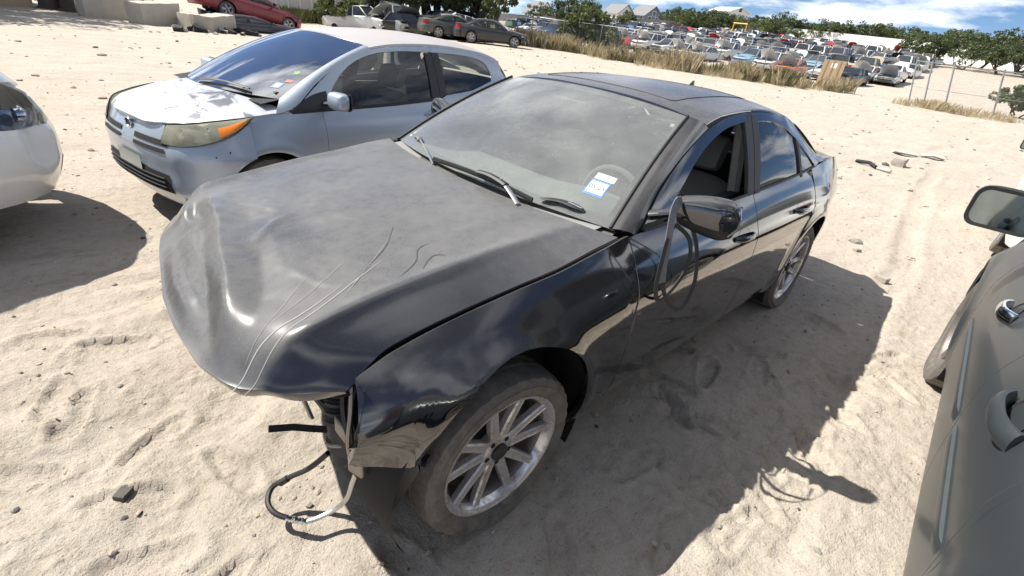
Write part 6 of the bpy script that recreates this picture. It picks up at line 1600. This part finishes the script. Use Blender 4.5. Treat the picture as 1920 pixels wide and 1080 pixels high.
def far_car(kind, hood_up):
    """one simple junk car: list of (part name, mesh); x forward"""
    K = {'sedan': dict(L=4.6, W=.88, hood=.80, belt=.90, roof=1.40, ws0=-.55, ws1=-1.25, r1=-2.35, r0=-2.95, deck=.98, wb=2.7),
         'hatch': dict(L=4.0, W=.85, hood=.84, belt=.93, roof=1.46, ws0=-.40, ws1=-1.05, r1=-2.55, r0=-3.0, deck=.98, wb=2.5),
         'suv': dict(L=4.6, W=.92, hood=1.00, belt=1.10, roof=1.74, ws0=-.55, ws1=-1.15, r1=-3.25, r0=-3.50, deck=1.12, wb=2.7),
         'pickup': dict(L=5.2, W=.94, hood=1.02, belt=1.12, roof=1.74, ws0=-.55, ws1=-1.15, r1=-2.05, r0=-2.25, deck=1.08, wb=3.2)}[kind]
    L_, W = K['L'], K['W']; xF = .85; xR = xF - L_; zs = .26
    st = [(xF, .72, .55, K['hood'] - .22), (xF - .10, .90, .36, K['hood'] - .12), (xF - .45, .985, .27, K['hood'] - .03), (0, 1, zs, K['hood'] + .02), (K['ws0'], 1, zs, K['belt']), (K['ws1'], 1, zs, K['belt'] + .01), (-1.9, 1, zs, K['belt'] + .02), (K['r1'], 1, zs, K['belt'] + .03), (K['r0'], 1, zs, K['deck']), (xR + .35, .97, .30, K['deck']), (xR + .05, .88, .38, K['deck'] - .06), (xR, .78, .5, K['deck'] - .2)]
    rows = []
    for (x, w, zb, zt) in st:
        w *= W; rows.append([(x, -w * .93, zb), (x, -w, zb + .16), (x, -w, (zb + zt) / 2 + .06), (x, -w * .96, zt - .06), (x, -w * .84, zt), (x, 0, zt + .035), (x, w * .84, zt), (x, w * .96, zt - .06), (x, w, (zb + zt) / 2 + .06), (x, w, zb + .16), (x, w * .93, zb)])
    b = MB(); P = np.array(rows); b.grid(P, up_flip(P[:, 4:7])); b.add(rows[0], [tuple(range(11))]); b.add(rows[-1], [tuple(range(11))[::-1]]); b.add([r[0] for r in rows] + [r[-1] for r in rows][::-1], [tuple(range(2 * len(rows)))])
    yb, yr = W * .84, W * .66; bz, rz_ = K['belt'] + .005, K['roof']
    lo = [(K['ws0'] + .08, bz), (K['r0'], bz)]
    # glass house
    g = MB(); A = [(K['ws0'] + .06, -yb, bz), (K['ws0'] + .06, yb, bz), (K['r0'], yb, bz), (K['r0'], -yb, bz)]; Bq = [(K['ws1'], -yr, rz_ - .05), (K['ws1'], yr, rz_ - .05), (K['r1'], yr, rz_ - .05), (K['r1'], -yr, rz_ - .05)]
    g.add(A + Bq, [(0, 1, 5, 4), (1, 2, 6, 5), (2, 3, 7, 6), (3, 0, 4, 7)])
    # roof and pillars
    r = MB(); x0, x1 = K['ws1'] + .02, K['r1'] - .02
    rr_ = [[(x0 + (x1 - x0) * q, s_ * (yr + .015), rz_ - .05 + .06 * (1 - s_ * s_) * (1 - (2 * q - 1) ** 4) + (.0 if abs(s_) == 1 else .015)) for s_ in (-1, -.6, 0, .6, 1)] for q in np.linspace(0, 1, 6)]; Pr2 = np.array(rr_); r.grid(Pr2, up_flip(Pr2))
    for sy in (1, -1):
        for (a, c, wd) in (((K['ws0'] + .04, sy * yb, bz), (K['ws1'], sy * yr, rz_ - .04), .05), ((K['r0'], sy * yb, bz), (K['r1'], sy * yr, rz_ - .04), .07), ((-1.65, sy * (yb + .006), bz), (-1.68, sy * (yr + .006), rz_ - .04), .035)) + ((((-2.5, sy * (yb + .006), bz), (-2.5, sy * (yr + .006), rz_ - .04), .035),) if kind == 'suv' else ()):
            r.tube([a, c], wd, 4)
    h = MB(); x0, x1 = K['ws0'] + .05, xF - .12; yh = W * .82
    Hh = np.array([[(x0 + (x1 - x0) * q, s_ * yh * (1 - .08 * q), K['belt'] + .03 + (K['hood'] - K['belt'] - .13 * q) * q ** 1.3 + .10 * (1 - s_ * s_)) for s_ in (-1, -.75, -.4, 0, .4, .75, 1)] for q in np.linspace(0, 1, 7)])
    Hh[..., 0] -= .16 * (np.abs(np.linspace(-1, 1, 7)) ** 3)[None] * np.linspace(0, 1, 7)[:, None]; Hh[..., 1] *= (1 - .12 * np.linspace(0, 1, 7) ** 2)[:, None]
    e = None
    if hood_up:
        an = .80; piv = np.array([x0, 0, K['belt'] + .05]); D = Hh - piv; c_, s_ = math.cos(an), math.sin(an); Hh = np.stack([D[..., 0] * c_ - D[..., 2] * s_, D[..., 1], D[..., 0] * s_ + D[..., 2] * c_], -1) + piv
        e = MB(); e.box((x0 + .05, -yh * .9, K['hood'] - .05), (x1 - .12, yh * .9, K['hood'] + .055)); e.box((x0 + .2, -.3, K['hood'] + .05), (x1 - .35, .3, K['hood'] + .16))
    h.grid(Hh, up_flip(Hh, (0, 0, 1)))
    parts = [('body', b, 'lot_paint'), ('glasshouse', g, 'lot_glass'), ('roof', r, 'lot_paint'), ('hood', h, 'lot_paint')]
    if e: parts.append(('engine', e, 'lot_dark'))
    if kind == 'pickup':
        q = MB(); q.box((xR + .1, -W * .8, K['deck'] + .002), (K['r0'] - .15, W * .8, K['deck'] + .05)); parts.append(('load_bed', q, 'lot_dark'))
    fr = MB(); fr.box((xF - .02, -.55, K['hood'] - .36), (xF + .02, .55, K['hood'] - .24)); parts.append(('grille', fr, 'lot_dark'))
    for sy in (1, -1):
        q = MB(); q.box((xF - .10, sy * .62 - .14, K['hood'] - .33), (xF + .015, sy * .62 + .14, K['hood'] - .18)); parts.append(('headlamp', q, 'lamp_bowl'))
        q = MB(); q.box((xR - .015, sy * .60 - .13, .66), (xR + .08, sy * .60 + .13, .86)); parts.append(('tail_lamp', q, 'red_lens'))
    for x in (0, -K['wb']):
        for sy in (1, -1):
            q = MB(); v, f = lathe_geo([(.001, .10), (.2, .10), (.30, .09), (.32, .0), (.31, -.1)], 16); v = np.array(v) * np.array([1, sy, 1]) + np.array([x, sy * (W - .10), .32]); q.add(v, f); parts.append(('wheel', q, 'lot_tyre'))
    out = []
    for nm, m_, mt in parts:
        me = bpy.data.meshes.new(nm); me.from_pydata(m_.v, [], m_.f); me.materials.append(M[mt]); me.polygons.foreach_set('use_smooth', [True] * len(me.polygons)); me.set_sharp_from_angle(angle=math.radians(35)); out.append((nm, me))
    return out
PROTO = {(k, u): far_car(k, u) for k in ('sedan', 'hatch', 'suv', 'pickup') for u in (False, True)}
CLR = {'white': (.78, .78, .76), 'silver': (.50, .52, .54), 'grey': (.20, .21, .22), 'black': (.02, .02, .024), 'red': (.42, .035, .03), 'blue': (.07, .13, .27), 'green': (.08, .14, .11), 'tan': (.42, .36, .26), 'light blue': (.25, .40, .52), 'orange': (.60, .17, .05)}
KN = {'sedan': 'sedan', 'hatch': 'hatchback', 'suv': 'suv', 'pickup': 'pickup_truck'}
lr = random.Random(12)
def put_car(kind, up, colour, loc, rz, label, group, detail=True, tilt=(0, 0), hood_colour=None):
    o = empty('junk_' + KN[kind], loc, rz); o.rotation_euler = (tilt[0], tilt[1], rz); tag(o, label, 'car', group)
    for nm, me in PROTO[(kind, up)]:
        if not detail and nm in ('wheel', 'tail_lamp', 'headlamp', 'grille'): continue
        c = bpy.data.objects.new(nm, me); COL.objects.link(c); c.parent = o; c.color = (*CLR[hood_colour if nm == 'hood' and hood_colour else colour], 1)
    return o
rows = [(-49, True), (-55, True), (-60.5, False), (-66.5, True), (-72, False), (-78, True), (-83.5, False), (-89.5, True), (-95, False), (-101, True), (-106.5, False)]
ncar = 0
for ri, (rx, face) in enumerate(rows):
    ymax = -8.6 - (abs(rx) - 49) * .10
    ymin = max(1.66 - math.tan(math.radians(46.5)) * (abs(rx) + .9), -88 + max(0, abs(rx) - 78) * 1.25)
    y = ymax
    while y > ymin:
        d = math.hypot(rx - .9, y - 1.66)
        kind = lr.choices(('sedan', 'hatch', 'suv', 'pickup'), (5, 2.2, 3, 1.3))[0]; up = lr.random() < .55
        colour = lr.choices(list(CLR), (36, 17, 10, 16, 7, 6, 3, 3, 2.5, 2))[0]; hc = lr.choices((None, 'white', 'black', 'silver'), (8, 1, 1, .6))[0]
        if lr.random() > .04:
            x_, y_ = rx + lr.uniform(-.6, .6), y + lr.uniform(-.2, .2)
            lab = ('%s %s with its hood raised, in the %s row behind the fence' if up else '%s %s with hood shut, in the %s row behind the fence') % (colour, KN[kind].replace('_', ' '), ('first', 'second', 'third', 'fourth', 'fifth', 'sixth', 'seventh', 'eighth', 'ninth', 'tenth', 'eleventh')[ri])
            if hc and hc != colour: lab = lab.replace(' with its hood raised', ' with a %s hood raised' % hc).replace(' with hood shut', ' with a %s hood shut' % hc)
            else: hc = None
            put_car(kind, up, colour, on_land(x_, y_, lr.uniform(-.12, .05)), (0 if face else math.pi) + lr.uniform(-.12, .12), lab, 'junk cars in the lot', d < 70, hood_colour=hc); ncar += 1
        y -= lr.uniform(2.05, 2.4)
print('lot cars', ncar)
# cars along the far lane by the oaks
for i in range(9):
    a, d = 11.2 - i * .36, 70 + i * 3.4; x, y = polar(a, d)
    c_ = ('white', 'silver', 'light blue', 'white', 'grey', 'white', 'silver', 'blue', 'white')[i]; k_ = ('sedan', 'hatch', 'sedan', 'suv', 'sedan', 'pickup', 'sedan', 'hatch', 'suv')[i]
    put_car(k_, i % 3 == 0, c_, on_land(x, y), .5, '%s %s lined up along the lane by the oaks' % (c_, KN[k_].replace('_', ' ')), 'cars along the lane', i < 4)

M['concrete'] = plain('weathered_concrete', (.46, .42, .35), .9, var=.22, scale=3.5, bump_s=.5, bump_scale=14)
def rough_block(name, size, loc, rz, mat, label, cat, group=None, seed=0, tilt=(0, 0), amp=.035):
    bm = bmesh.new(); bmesh.ops.create_cube(bm, size=1.0); bmesh.ops.subdivide_edges(bm, edges=bm.edges[:], cuts=5, use_grid_fill=True)
    rg = np.random.default_rng(seed)
    for v in bm.verts:
        c = np.array(v.co) * 2; e = np.sort(np.abs(c))[::-1]; rnd = 1 - .06 * max(0, e[1] - .75) * 4 * .5
        p = np.array(v.co) * np.array(size) * rnd; n_ = float(fbm(np.array([p[0] * 3 + seed]), np.array([p[1] * 3 + p[2] * 5]), 3, seed)[0]); v.co = Vector(p + np.array(v.co) * amp * 2 * n_ + rg.normal(size=3) * amp * .12 + np.array([0, 0, size[2] / 2]))
    me = bpy.data.meshes.new(name); bm.to_mesh(me); bm.free(); o = link_mesh(name, me, mat, None, True, 45); o.location = loc; o.rotation_euler = (tilt[0], tilt[1], rz); tag(o, label, cat, group); return o
# wrecks by the grove
WR = [(50.4, 39.5, 'sedan', 'light blue', False, .9), (52.2, 40, 'hatch', 'silver', True, 1.9), (49.3, 40.5, 'sedan', 'white', False, 2.6), (53.6, 39, 'sedan', 'blue', True, .6), (54.9, 39.5, 'hatch', 'black', True, 2.2), (56.1, 40, 'sedan', 'silver', False, .3), (57.3, 40, 'suv', 'grey', True, 1.4), (58.6, 40.5, 'sedan', 'white', False, .8), (59.8, 41, 'pickup', 'white', True, 2.0), (61.0, 41.5, 'suv', 'white', False, .4), (51.3, 43, 'suv', 'black', True, 1.0), (55.4, 43, 'suv', 'silver', False, .2)]
for i, (a, d, k, c, up, rz) in enumerate(WR):
    x, y = polar(a, d - 1.5); put_car(k, up, c, on_land(x, y, -.15), rz, 'wrecked %s %s %s in the heap before the grove' % (c, KN[k].replace('_', ' '), 'with hood up' if up else 'with hood down'), 'wrecks before the grove', True, (lr.uniform(-.10, .10), lr.uniform(-.08, .12)))
def old_saloon(colour, dust, loc, rz, label, scale=(1, 1, 1), tilt=(0, 0)):
    pm = paint('old_%s_paint' % label.split()[0], colour, .35, coat=.5, up=dust, side=dust * .2, scale=2); o, *_r = saloon('junk_saloon', loc, rz, pm); o.scale = scale; o.rotation_euler = (tilt[0], tilt[1], rz); tag(o, label, 'car'); return o
x, y = polar(46.3, 35.5); old_saloon((.012, .013, .016), .2, on_land(x, y), math.radians(142), 'black saloon at the end of the wrecks beside the dry grass')
x, y = polar(50.3, 37.5); old_saloon((.055, .065, .055), .4, on_land(x, y), math.radians(158), 'dull green saloon parked behind the black one by the grass')
old_saloon((.012, .015, .030), .12, (-8.75, -23.75, -.12), math.radians(184), 'navy crushed saloon lying before the red car', (1, 1, .52))
old_saloon((.25, .012, .020), .10, (-9.45, -25.7, .03), math.radians(186), 'red saloon tilted nose-down on scrap behind the crushed navy car', (1, 1, .95), (0, .15))
rough_block('scrap_bale', (1.5, 1.6, .62), (-7.0, -25.6, -.05), .1, M['lot_dark'], 'dark scrap bale propping up the tail of the red saloon', 'scrap', None, 88, amp=.12)
ws, *_r = saloon('white_saloon', on_land(-5.2, -34.5), math.radians(250), M['white_paint']); tag(ws, 'white saloon showing red tail lamps behind the concrete blocks', 'car')

# ---- yellow lifting frame among the rows
x, y = polar(24.3, 108); o = empty('lifting_frame', on_land(x, y)); tag(o, 'yellow steel lifting frame standing among the junk cars', 'frame'); my = plain('yellow_paint', (.75, .42, .04), .5, var=.15)
for k in (-1.2, 1.2): mb = MB(); mb.tube([(0, k, 0), (0, k, 2.9)], .09, 6); mb.build('post', my, o)
mb = MB(); mb.tube([(0, -1.3, 2.9), (0, 1.3, 2.9)], .11, 6); mb.build('beam', my, o)

# ---- chain-link fences
M['galv'] = plain('galvanised_steel', (.36, .37, .37), .5, metal=.6, var=.15, scale=10)
def chain_fence(label, pts, h, lean, posts, name='chain_link_fence'):
    o = empty(name, on_land(*pts[0])); tag(o, label, 'fence'); b0 = np.array(o.location); C = []
    for (ax, ay), (bx, by) in zip(pts[:-1], pts[1:]):
        n = max(2, int(math.hypot(bx - ax, by - ay) / .5)); C += [(ax + (bx - ax) * i / n, ay + (by - ay) * i / n) for i in range(n)]
    C = np.array(C + [pts[-1]]); Z = terrain(C[:, 0], C[:, 1]); B = np.stack([C[:, 0], C[:, 1], Z], 1) - b0
    s = np.concatenate([[0], np.cumsum(np.linalg.norm(np.diff(C, axis=0), axis=1))]); L_ = s[-1]; ln = np.array(lean)
    at = lambda q, z: np.array([np.interp(q, s, B[:, i]) for i in range(3)]) + np.array([ln[0] * z, ln[1] * z, z])
    for q in posts(L_):
        mb = MB(); mb.tube([at(q, -.2), at(q, h + .06)], .038, 8); mb.build('post', M['galv'], o)
    qs = np.linspace(0, L_, max(4, int(L_ / 1.5)))
    mb = MB(); mb.tube(np.array([at(q, h - .04 * abs(math.sin(q * 1.3))) for q in qs]), .021, 6); mb.build('top_rail', M['galv'], o)
    mb = MB(); mb.tube(np.array([at(q, h * .42) for q in qs]), .010, 5); mb.build('middle_wire', M['galv'], o)
    # woven diamonds, every wire a thin strip
    V, F = [], []; pitch = .11; w = .0035
    n = int(L_ / pitch)
    for sgn in (1, -1):
        for i in range(-int(h / pitch), n + 1):
            q0 = i * pitch; z0, z1 = .05, h - .02
            if sgn < 0: qa, qb = q0 + h, q0
            else: qa, qb = q0, q0 + h
            def clip(qa, qb):
                t0, t1 = 0.0, 1.0; dq = qb - qa
                for lim, sg_ in ((0, 1), (L_, -1)):
                    fa, fb = sg_ * (qa - lim), sg_ * (qb - lim)
                    if fa < 0 and fb < 0: return None
                    if fa < 0: t0 = max(t0, fa / (fa - fb))
                    if fb < 0: t1 = min(t1, fa / (fa - fb))
                return (t0, t1) if t1 > t0 else None
            c = clip(qa, qb)
            if not c: continue
            pa, pb = [at(qa + (qb - qa) * t, z0 + (z1 - z0) * t) for t in c]
            k = len(V); V += [pa + [0, 0, w], pa - [0, 0, w], pb - [0, 0, w], pb + [0, 0, w]]; F.append((k, k + 1, k + 2, k + 3))
    mesh_obj('wire_mesh', V, F, M['galv'], o, False)
    return o
chain_fence('chain-link fence standing in the tall dry grass before the lot', [polar(16.9, 38), polar(21, 38.5), polar(26.3, 39), polar(33, 40), polar(38, 41.5), polar(42, 42), polar(47, 45)], 2.0, (.03, .05), lambda L: np.arange(0, L, 2.9))
chain_fence('leaning chain-link fence panel beyond the open gateway', [polar(8.7, 36), polar(7.1, 34.5), polar(5.4, 34.5), polar(2.1, 35.5), polar(-3, 36), polar(-8, 37)], 2.1, (.05, -.22), lambda L: [0, 1.25, 2.4, 4.5, 7, 9.3])
bd = empty('plywood_board', on_land(*polar(15.4, 40)), math.radians(8)); bd.rotation_euler = (0, -.12, .1); bd.scale = (1.15,) * 3; tag(bd, 'brown plywood board propped beside the gateway post with a paper notice', 'board')
mb = MB(); mb.box((-.02, -.55, 0), (.02, .55, 1.45)); mb.build('sheet', plain('plywood', (.38, .27, .16), .8, var=.2, scale=6), bd)
mb = MB(); mb.box((.021, -.12, 1.05), (.026, .16, 1.30)); mb.build('notice', M['white_card'], bd)
for k in range(3): mb = MB(); mb.box((.021, -.40 + k * .33, .05), (.04, -.32 + k * .33, 1.42)); mb.build('batten', plain('batten_wood', (.30, .21, .12), .85), bd)
# heap of scrap seen through the leaning fence
hp_ = random.Random(8)
for i in (2,):
    x, y = polar(.3 - i * .8, 47 + i * 4); put_car(('suv', 'sedan', 'pickup')[i], i == 1, ('grey', 'black', 'silver')[i], on_land(x, y - .4, 0), 1.2 + i, '%s stripped car behind the leaning fence' % ('grey', 'black', 'silver')[i], 'stripped cars behind the leaning fence', True, (.06, -.04))

# ---- concrete blocks, left
for i, (x, y, sx, sz, rz, t, lab) in enumerate(((-3.95, -23.5, 1.75, .80, .55, .05, 'long pale concrete block with a chamfered end'), (-5.05, -22.9, .75, .55, .4, -.04, 'small pale concrete block between two long blocks'), (-5.75, -22.4, 1.65, .62, .75, .06, 'pale concrete block beside the rubble under the red car'), (-2.75, -24.9, 2.0, .78, .25, 0, 'grey concrete block in the shade of the trees'))):
    rough_block('concrete_block', (sx, .75, sz), (x, y, -.05), rz, M['concrete'], lab, 'concrete block', 'concrete blocks', 40 + i, (0, t))
rough_block('tan_block', (1.3, .9, 1.0), (.05, -27.3, -.05), .2, plain('tan_stone', (.42, .32, .20), .9, var=.2), 'tan stone block in the shade behind the concrete blocks', 'stone block', None, 61)
for i, (x, y) in enumerate(((-1.15, -27.0), (-1.75, -26.7), (-2.3, -27.6))):
    st_ = empty('tree_stump', (x, y, -.05)); tag(st_, 'thick brown tree stump in the shade behind the concrete blocks', 'tree stump', 'tree stumps in the shade')
    mb = MB(); mb.tube([(0, 0, 0), (.02, 0, .2), (.03, .04, .7), (.05, .05, 1.5 + .3 * i)], [.42, .34, .29, .27], 12); mb.build('bole', M['bark'], st_); mb = MB(); mb.tube([(.3, .1, .05), (.62, .2, -.05)], [.14, .06], 7); mb.build('root', M['bark'], st_)
ct = empty('container', (2.6, -30.0, 0), .1); tag(ct, 'dark open-fronted container in the shade at the yard corner', 'container')
mb = MB(); mb.box((-2.9, -1.2, 0), (2.9, 1.2, 2.5)); mb.build('body', plain('dark_green_steel', (.03, .05, .04), .7), ct, False, bevel=.03)
for k in range(22): mb = MB(); mb.box((-2.8 + k * .26, 1.2, .1), (-2.68 + k * .26, 1.24, 2.4)); mb.build('rib', plain('dark_green_rib', (.035, .055, .045), .7) if k == 0 else bpy.data.materials['dark_green_rib'], ct, False)
rb = random.Random(4)
for i in range(34):
    x, y = -4.0 - rb.random() * 5.5, -22.0 - rb.random() * 1.2 + (rb.random() - .5) * .8; y -= (x + 6.5) * -.35 if x < -6.5 else 0
    s = rb.uniform(.10, .34); rough_block('rubble_stone', (s * 1.5, s, s * .6), (x, y + 1.0, -.03), rb.uniform(0, 3), M['concrete'] if rb.random() < .6 else M['lot_dark'], 'broken lump of rubble at the foot of the concrete blocks', 'rubble', 'rubble below the blocks', i, (rb.uniform(-.3, .3), rb.uniform(-.3, .3)), amp=.06)

# ---- litter on the open dirt
def lie(name, pts, r, mat, label, cat, flat=(1, 1), n=8, group=None):
    P = np.array([(x, y, gz(x, y) + z) for x, y, z in pts]); o = empty(name, P[0]); tag(o, label, cat, group); mb = MB(); mb.tube(P - P[0], r, n, flat=flat); mb.build('bar' if cat != 'pipe' else 'pipe_wall', mat, o); return o
wd = plain('weathered_wood', (.48, .45, .40), .9, var=.25, scale=6)
for (xa, ya, xb, yb, lab) in ((-13.5, -.42, -13.75, .02, 'pale broken plastic trim lying end to end with a second piece'), (-13.78, .06, -14.05, .47, 'second pale length of broken plastic trim on the open dirt')):
    o = lie('plastic_trim', [(xa, ya, .05), ((xa + xb) / 2, (ya + yb) / 2, .07), (xb, yb, .05)], .07, wd, lab, 'plastic trim', (1.4, .6), 6)
lie('stick', [(-11.0, -.55, .03), (-10.75, -.28, .06), (-10.55, -.12, .04)], .035, M['lot_dark'], 'dark charred stick lying on the open dirt', 'stick', n=5)
lie('stick', [(-10.55, -.10, .03), (-10.42, .14, .04)], .03, wd, 'pale broken stick at the end of the charred one', 'stick', n=5)
for i, (x, y, s, lab) in enumerate(((-11.6, .05, .20, 'rounded pale stone beside the sticks'), (-4.25, 1.27, .07, 'grey stone lying past the rear wheel of the black sedan'), (-4.9, .92, .05, 'small tan stone behind the black sedan'), (.98, -.02, .035, 'small dark stone before the crumpled hood'), (1.33, -.62, .05, 'flat pale stone by the shadow of the white saloon'))):
    rough_block('stone', (s * 1.5, s * 1.1, s * .8), (x, y, gz(x, y) - .008), i * 1.3, plain('stone_%s' % 'abcde'[i], (.34, .31, .27) if i != 3 else (.10, .09, .08), .9, var=.25, scale=12), lab, 'stone', None, 70 + i, amp=.1 * s * 2)
def lumps(name, n, area, smin, smax, mats, seed, lab, cat, zfac=.45):
    """loose small stones: one uncountable mass"""
    rg = np.random.default_rng(seed); ico = bmesh.new(); bmesh.ops.create_icosphere(ico, subdivisions=1, radius=1); bv = np.array([v.co[:] for v in ico.verts]); bf = np.array([[v.index for v in f.verts] for f in ico.faces]); ico.free()
    X, Y = area(rg, n); Z = ground_z(X, Y); S_ = smin * (smax / smin) ** (rg.uniform(0, 1, n) ** 2.2); k = len(bv)
    V = bv[None] * rg.uniform(.7, 1.3, (n, k, 1)) * (S_[:, None] * rg.uniform(.7, 1.4, (n, 3)))[:, None, :] * np.array([1, 1, zfac + .2]); a = rg.uniform(0, 6.28, n); V = np.stack([V[..., 0] * np.cos(a)[:, None] - V[..., 1] * np.sin(a)[:, None], V[..., 0] * np.sin(a)[:, None] + V[..., 1] * np.cos(a)[:, None], V[..., 2]], -1)
    V += np.stack([X, Y, Z + S_ * .1], -1)[:, None]; F = (bf[None] + (np.arange(n) * k)[:, None, None]).reshape(-1, 3)
    me = bpy.data.meshes.new(name); me.from_pydata(V.reshape(-1, 3).tolist(), [], F.tolist())
    for m_ in mats: me.materials.append(m_)
    me.polygons.foreach_set('material_index', np.repeat(rg.choice(len(mats), n, p=[.62, .25, .13][:len(mats)]), len(bf)).astype(np.int32)); me.update(); o = bpy.data.objects.new(name, me); COL.objects.link(o); tag(o, lab, cat, kind='stuff'); return o
gm = [plain('gravel_tan', (.40, .33, .26), .95, var=.3, scale=20), plain('gravel_grey', (.27, .25, .22), .95, var=.3, scale=20), plain('gravel_dark', (.09, .08, .07), .9, var=.3, scale=20)]
def near_area(rg, n):
    r = 8.5 * rg.uniform(0.02, 1, n) ** .75; a = rg.uniform(0, 6.28, n); return .2 + r * np.cos(a), -.2 + r * np.sin(a)
def far_area(rg, n):
    d = rg.uniform(6, 40, n); a = np.radians(rg.uniform(0, 90, n)); return .9 - d * np.cos(a), 1.66 - d * np.sin(a)
lumps('gravel', 9000, near_area, .002, .016, gm, 1, 'loose grit and small stones strewn over the near dirt', 'gravel')
lumps('debris', 2600, far_area, .008, .07, gm, 2, 'scattered stones and litter over the open dirt yard', 'debris', .35)

# ---- dry grass along the fences
def grass_mat():
    m = leaf_material('dry_grass_blades', (.38, .32, .21), (.66, .58, .41), .55); return m
def grass(name, areas, seed, mat, label, h0=.45, h1=1.0, n_per=34):
    rg = np.random.default_rng(seed); V, F = [], []
    for (poly, width, dens) in areas:
        for (ax, ay), (bx, by) in zip(poly[:-1], poly[1:]):
            L_ = math.hypot(bx - ax, by - ay); n = int(L_ * width * dens); t = rg.uniform(0, 1, n); o = (rg.beta(1.6, 1.6, n) - .5) * width * 1.25
            nx, ny = -(by - ay) / L_, (bx - ax) / L_; X = ax + (bx - ax) * t + nx * o; Y = ay + (by - ay) * t + ny * o
            keep = fbm(X * .55, Y * .55, 3, seed) > -.10 + .3 * (np.abs(o) / width * 2) ** 2 - .15; X, Y = X[keep], Y[keep]; Z = terrain(X, Y); hh = 1 + 1.1 * fbm(X * .4, Y * .4, 2, seed + 5)
            for x, y, z, hs in zip(X, Y, Z, hh):
                k = rg.integers(9, 17); aa = rg.uniform(0, 6.28, k); hgt = rg.uniform(h0, h1, k) * np.clip(hs, .4, 1.5); ln = rg.uniform(.05, .6, k) ** 1.3 * hgt; ww = rg.uniform(.004, .010, k)
                for j in range(k):
                    dx, dy = math.cos(aa[j]), math.sin(aa[j]); px, py = x + dx * .16 * (j % 4) / 3, y + dy * .16 * (j % 3) / 2; b = len(V)
                    V += [(px - dy * ww[j], py + dx * ww[j], z - .03), (px + dy * ww[j], py - dx * ww[j], z - .03), (px + dx * ln[j] * .4 + dy * ww[j] * .7, py + dy * ln[j] * .4 - dx * ww[j] * .7, z + hgt[j] * .65), (px + dx * ln[j], py + dy * ln[j], z + hgt[j] * .97), (px + dx * ln[j] * .4 - dy * ww[j] * .7, py + dy * ln[j] * .4 + dx * ww[j] * .7, z + hgt[j] * .65)]
                    F.append((b, b + 1, b + 2, b + 3, b + 4))
    me = bpy.data.meshes.new(name); me.from_pydata(V, [], F); me.materials.append(mat); me.update(); o = bpy.data.objects.new(name, me); COL.objects.link(o); tag(o, label, 'grass', kind='stuff'); return o
dg = grass_mat(); gg = leaf_material('green_weeds', (.07, .085, .03), (.20, .19, .075))
LF = [polar(16.6, 37), polar(21, 36), polar(26.3, 36), polar(33, 36.5), polar(38, 39), polar(42, 40.5), polar(46.5, 43)]
RF = [polar(8.3, 34.8), polar(6.9, 33.6), polar(5.3, 33.6), polar(2.1, 34.4), polar(-3, 35), polar(-8, 36)]
grass('dry_grass', [(LF[:5], 4.6, 9), (LF[4:], 5.0, 8), ([polar(13.2, 37.5), polar(16.4, 36.5)], 1.6, 16)], 4, dg, 'tall dry yellow grass before the long chain-link fence', .30, .95)
grass('low_dry_grass', [(RF, 2.0, 16), (LF[:4], 6.5, 5)], 14, dg, 'low dry grass along the leaning fence and the field edge', .12, .42)
grass('green_weeds', [(LF, 4.0, 6), (LF[:2], 3.0, 14), (LF[3:5], 4.0, 12), ([(-16, -36), (-20, -37.5), (-24, -37)], 4.0, 12), ([(-12.5, -36), (-17, -38)], 3.0, 14)], 9, gg, 'green weeds among the dry grass and below the grove', .3, .7)
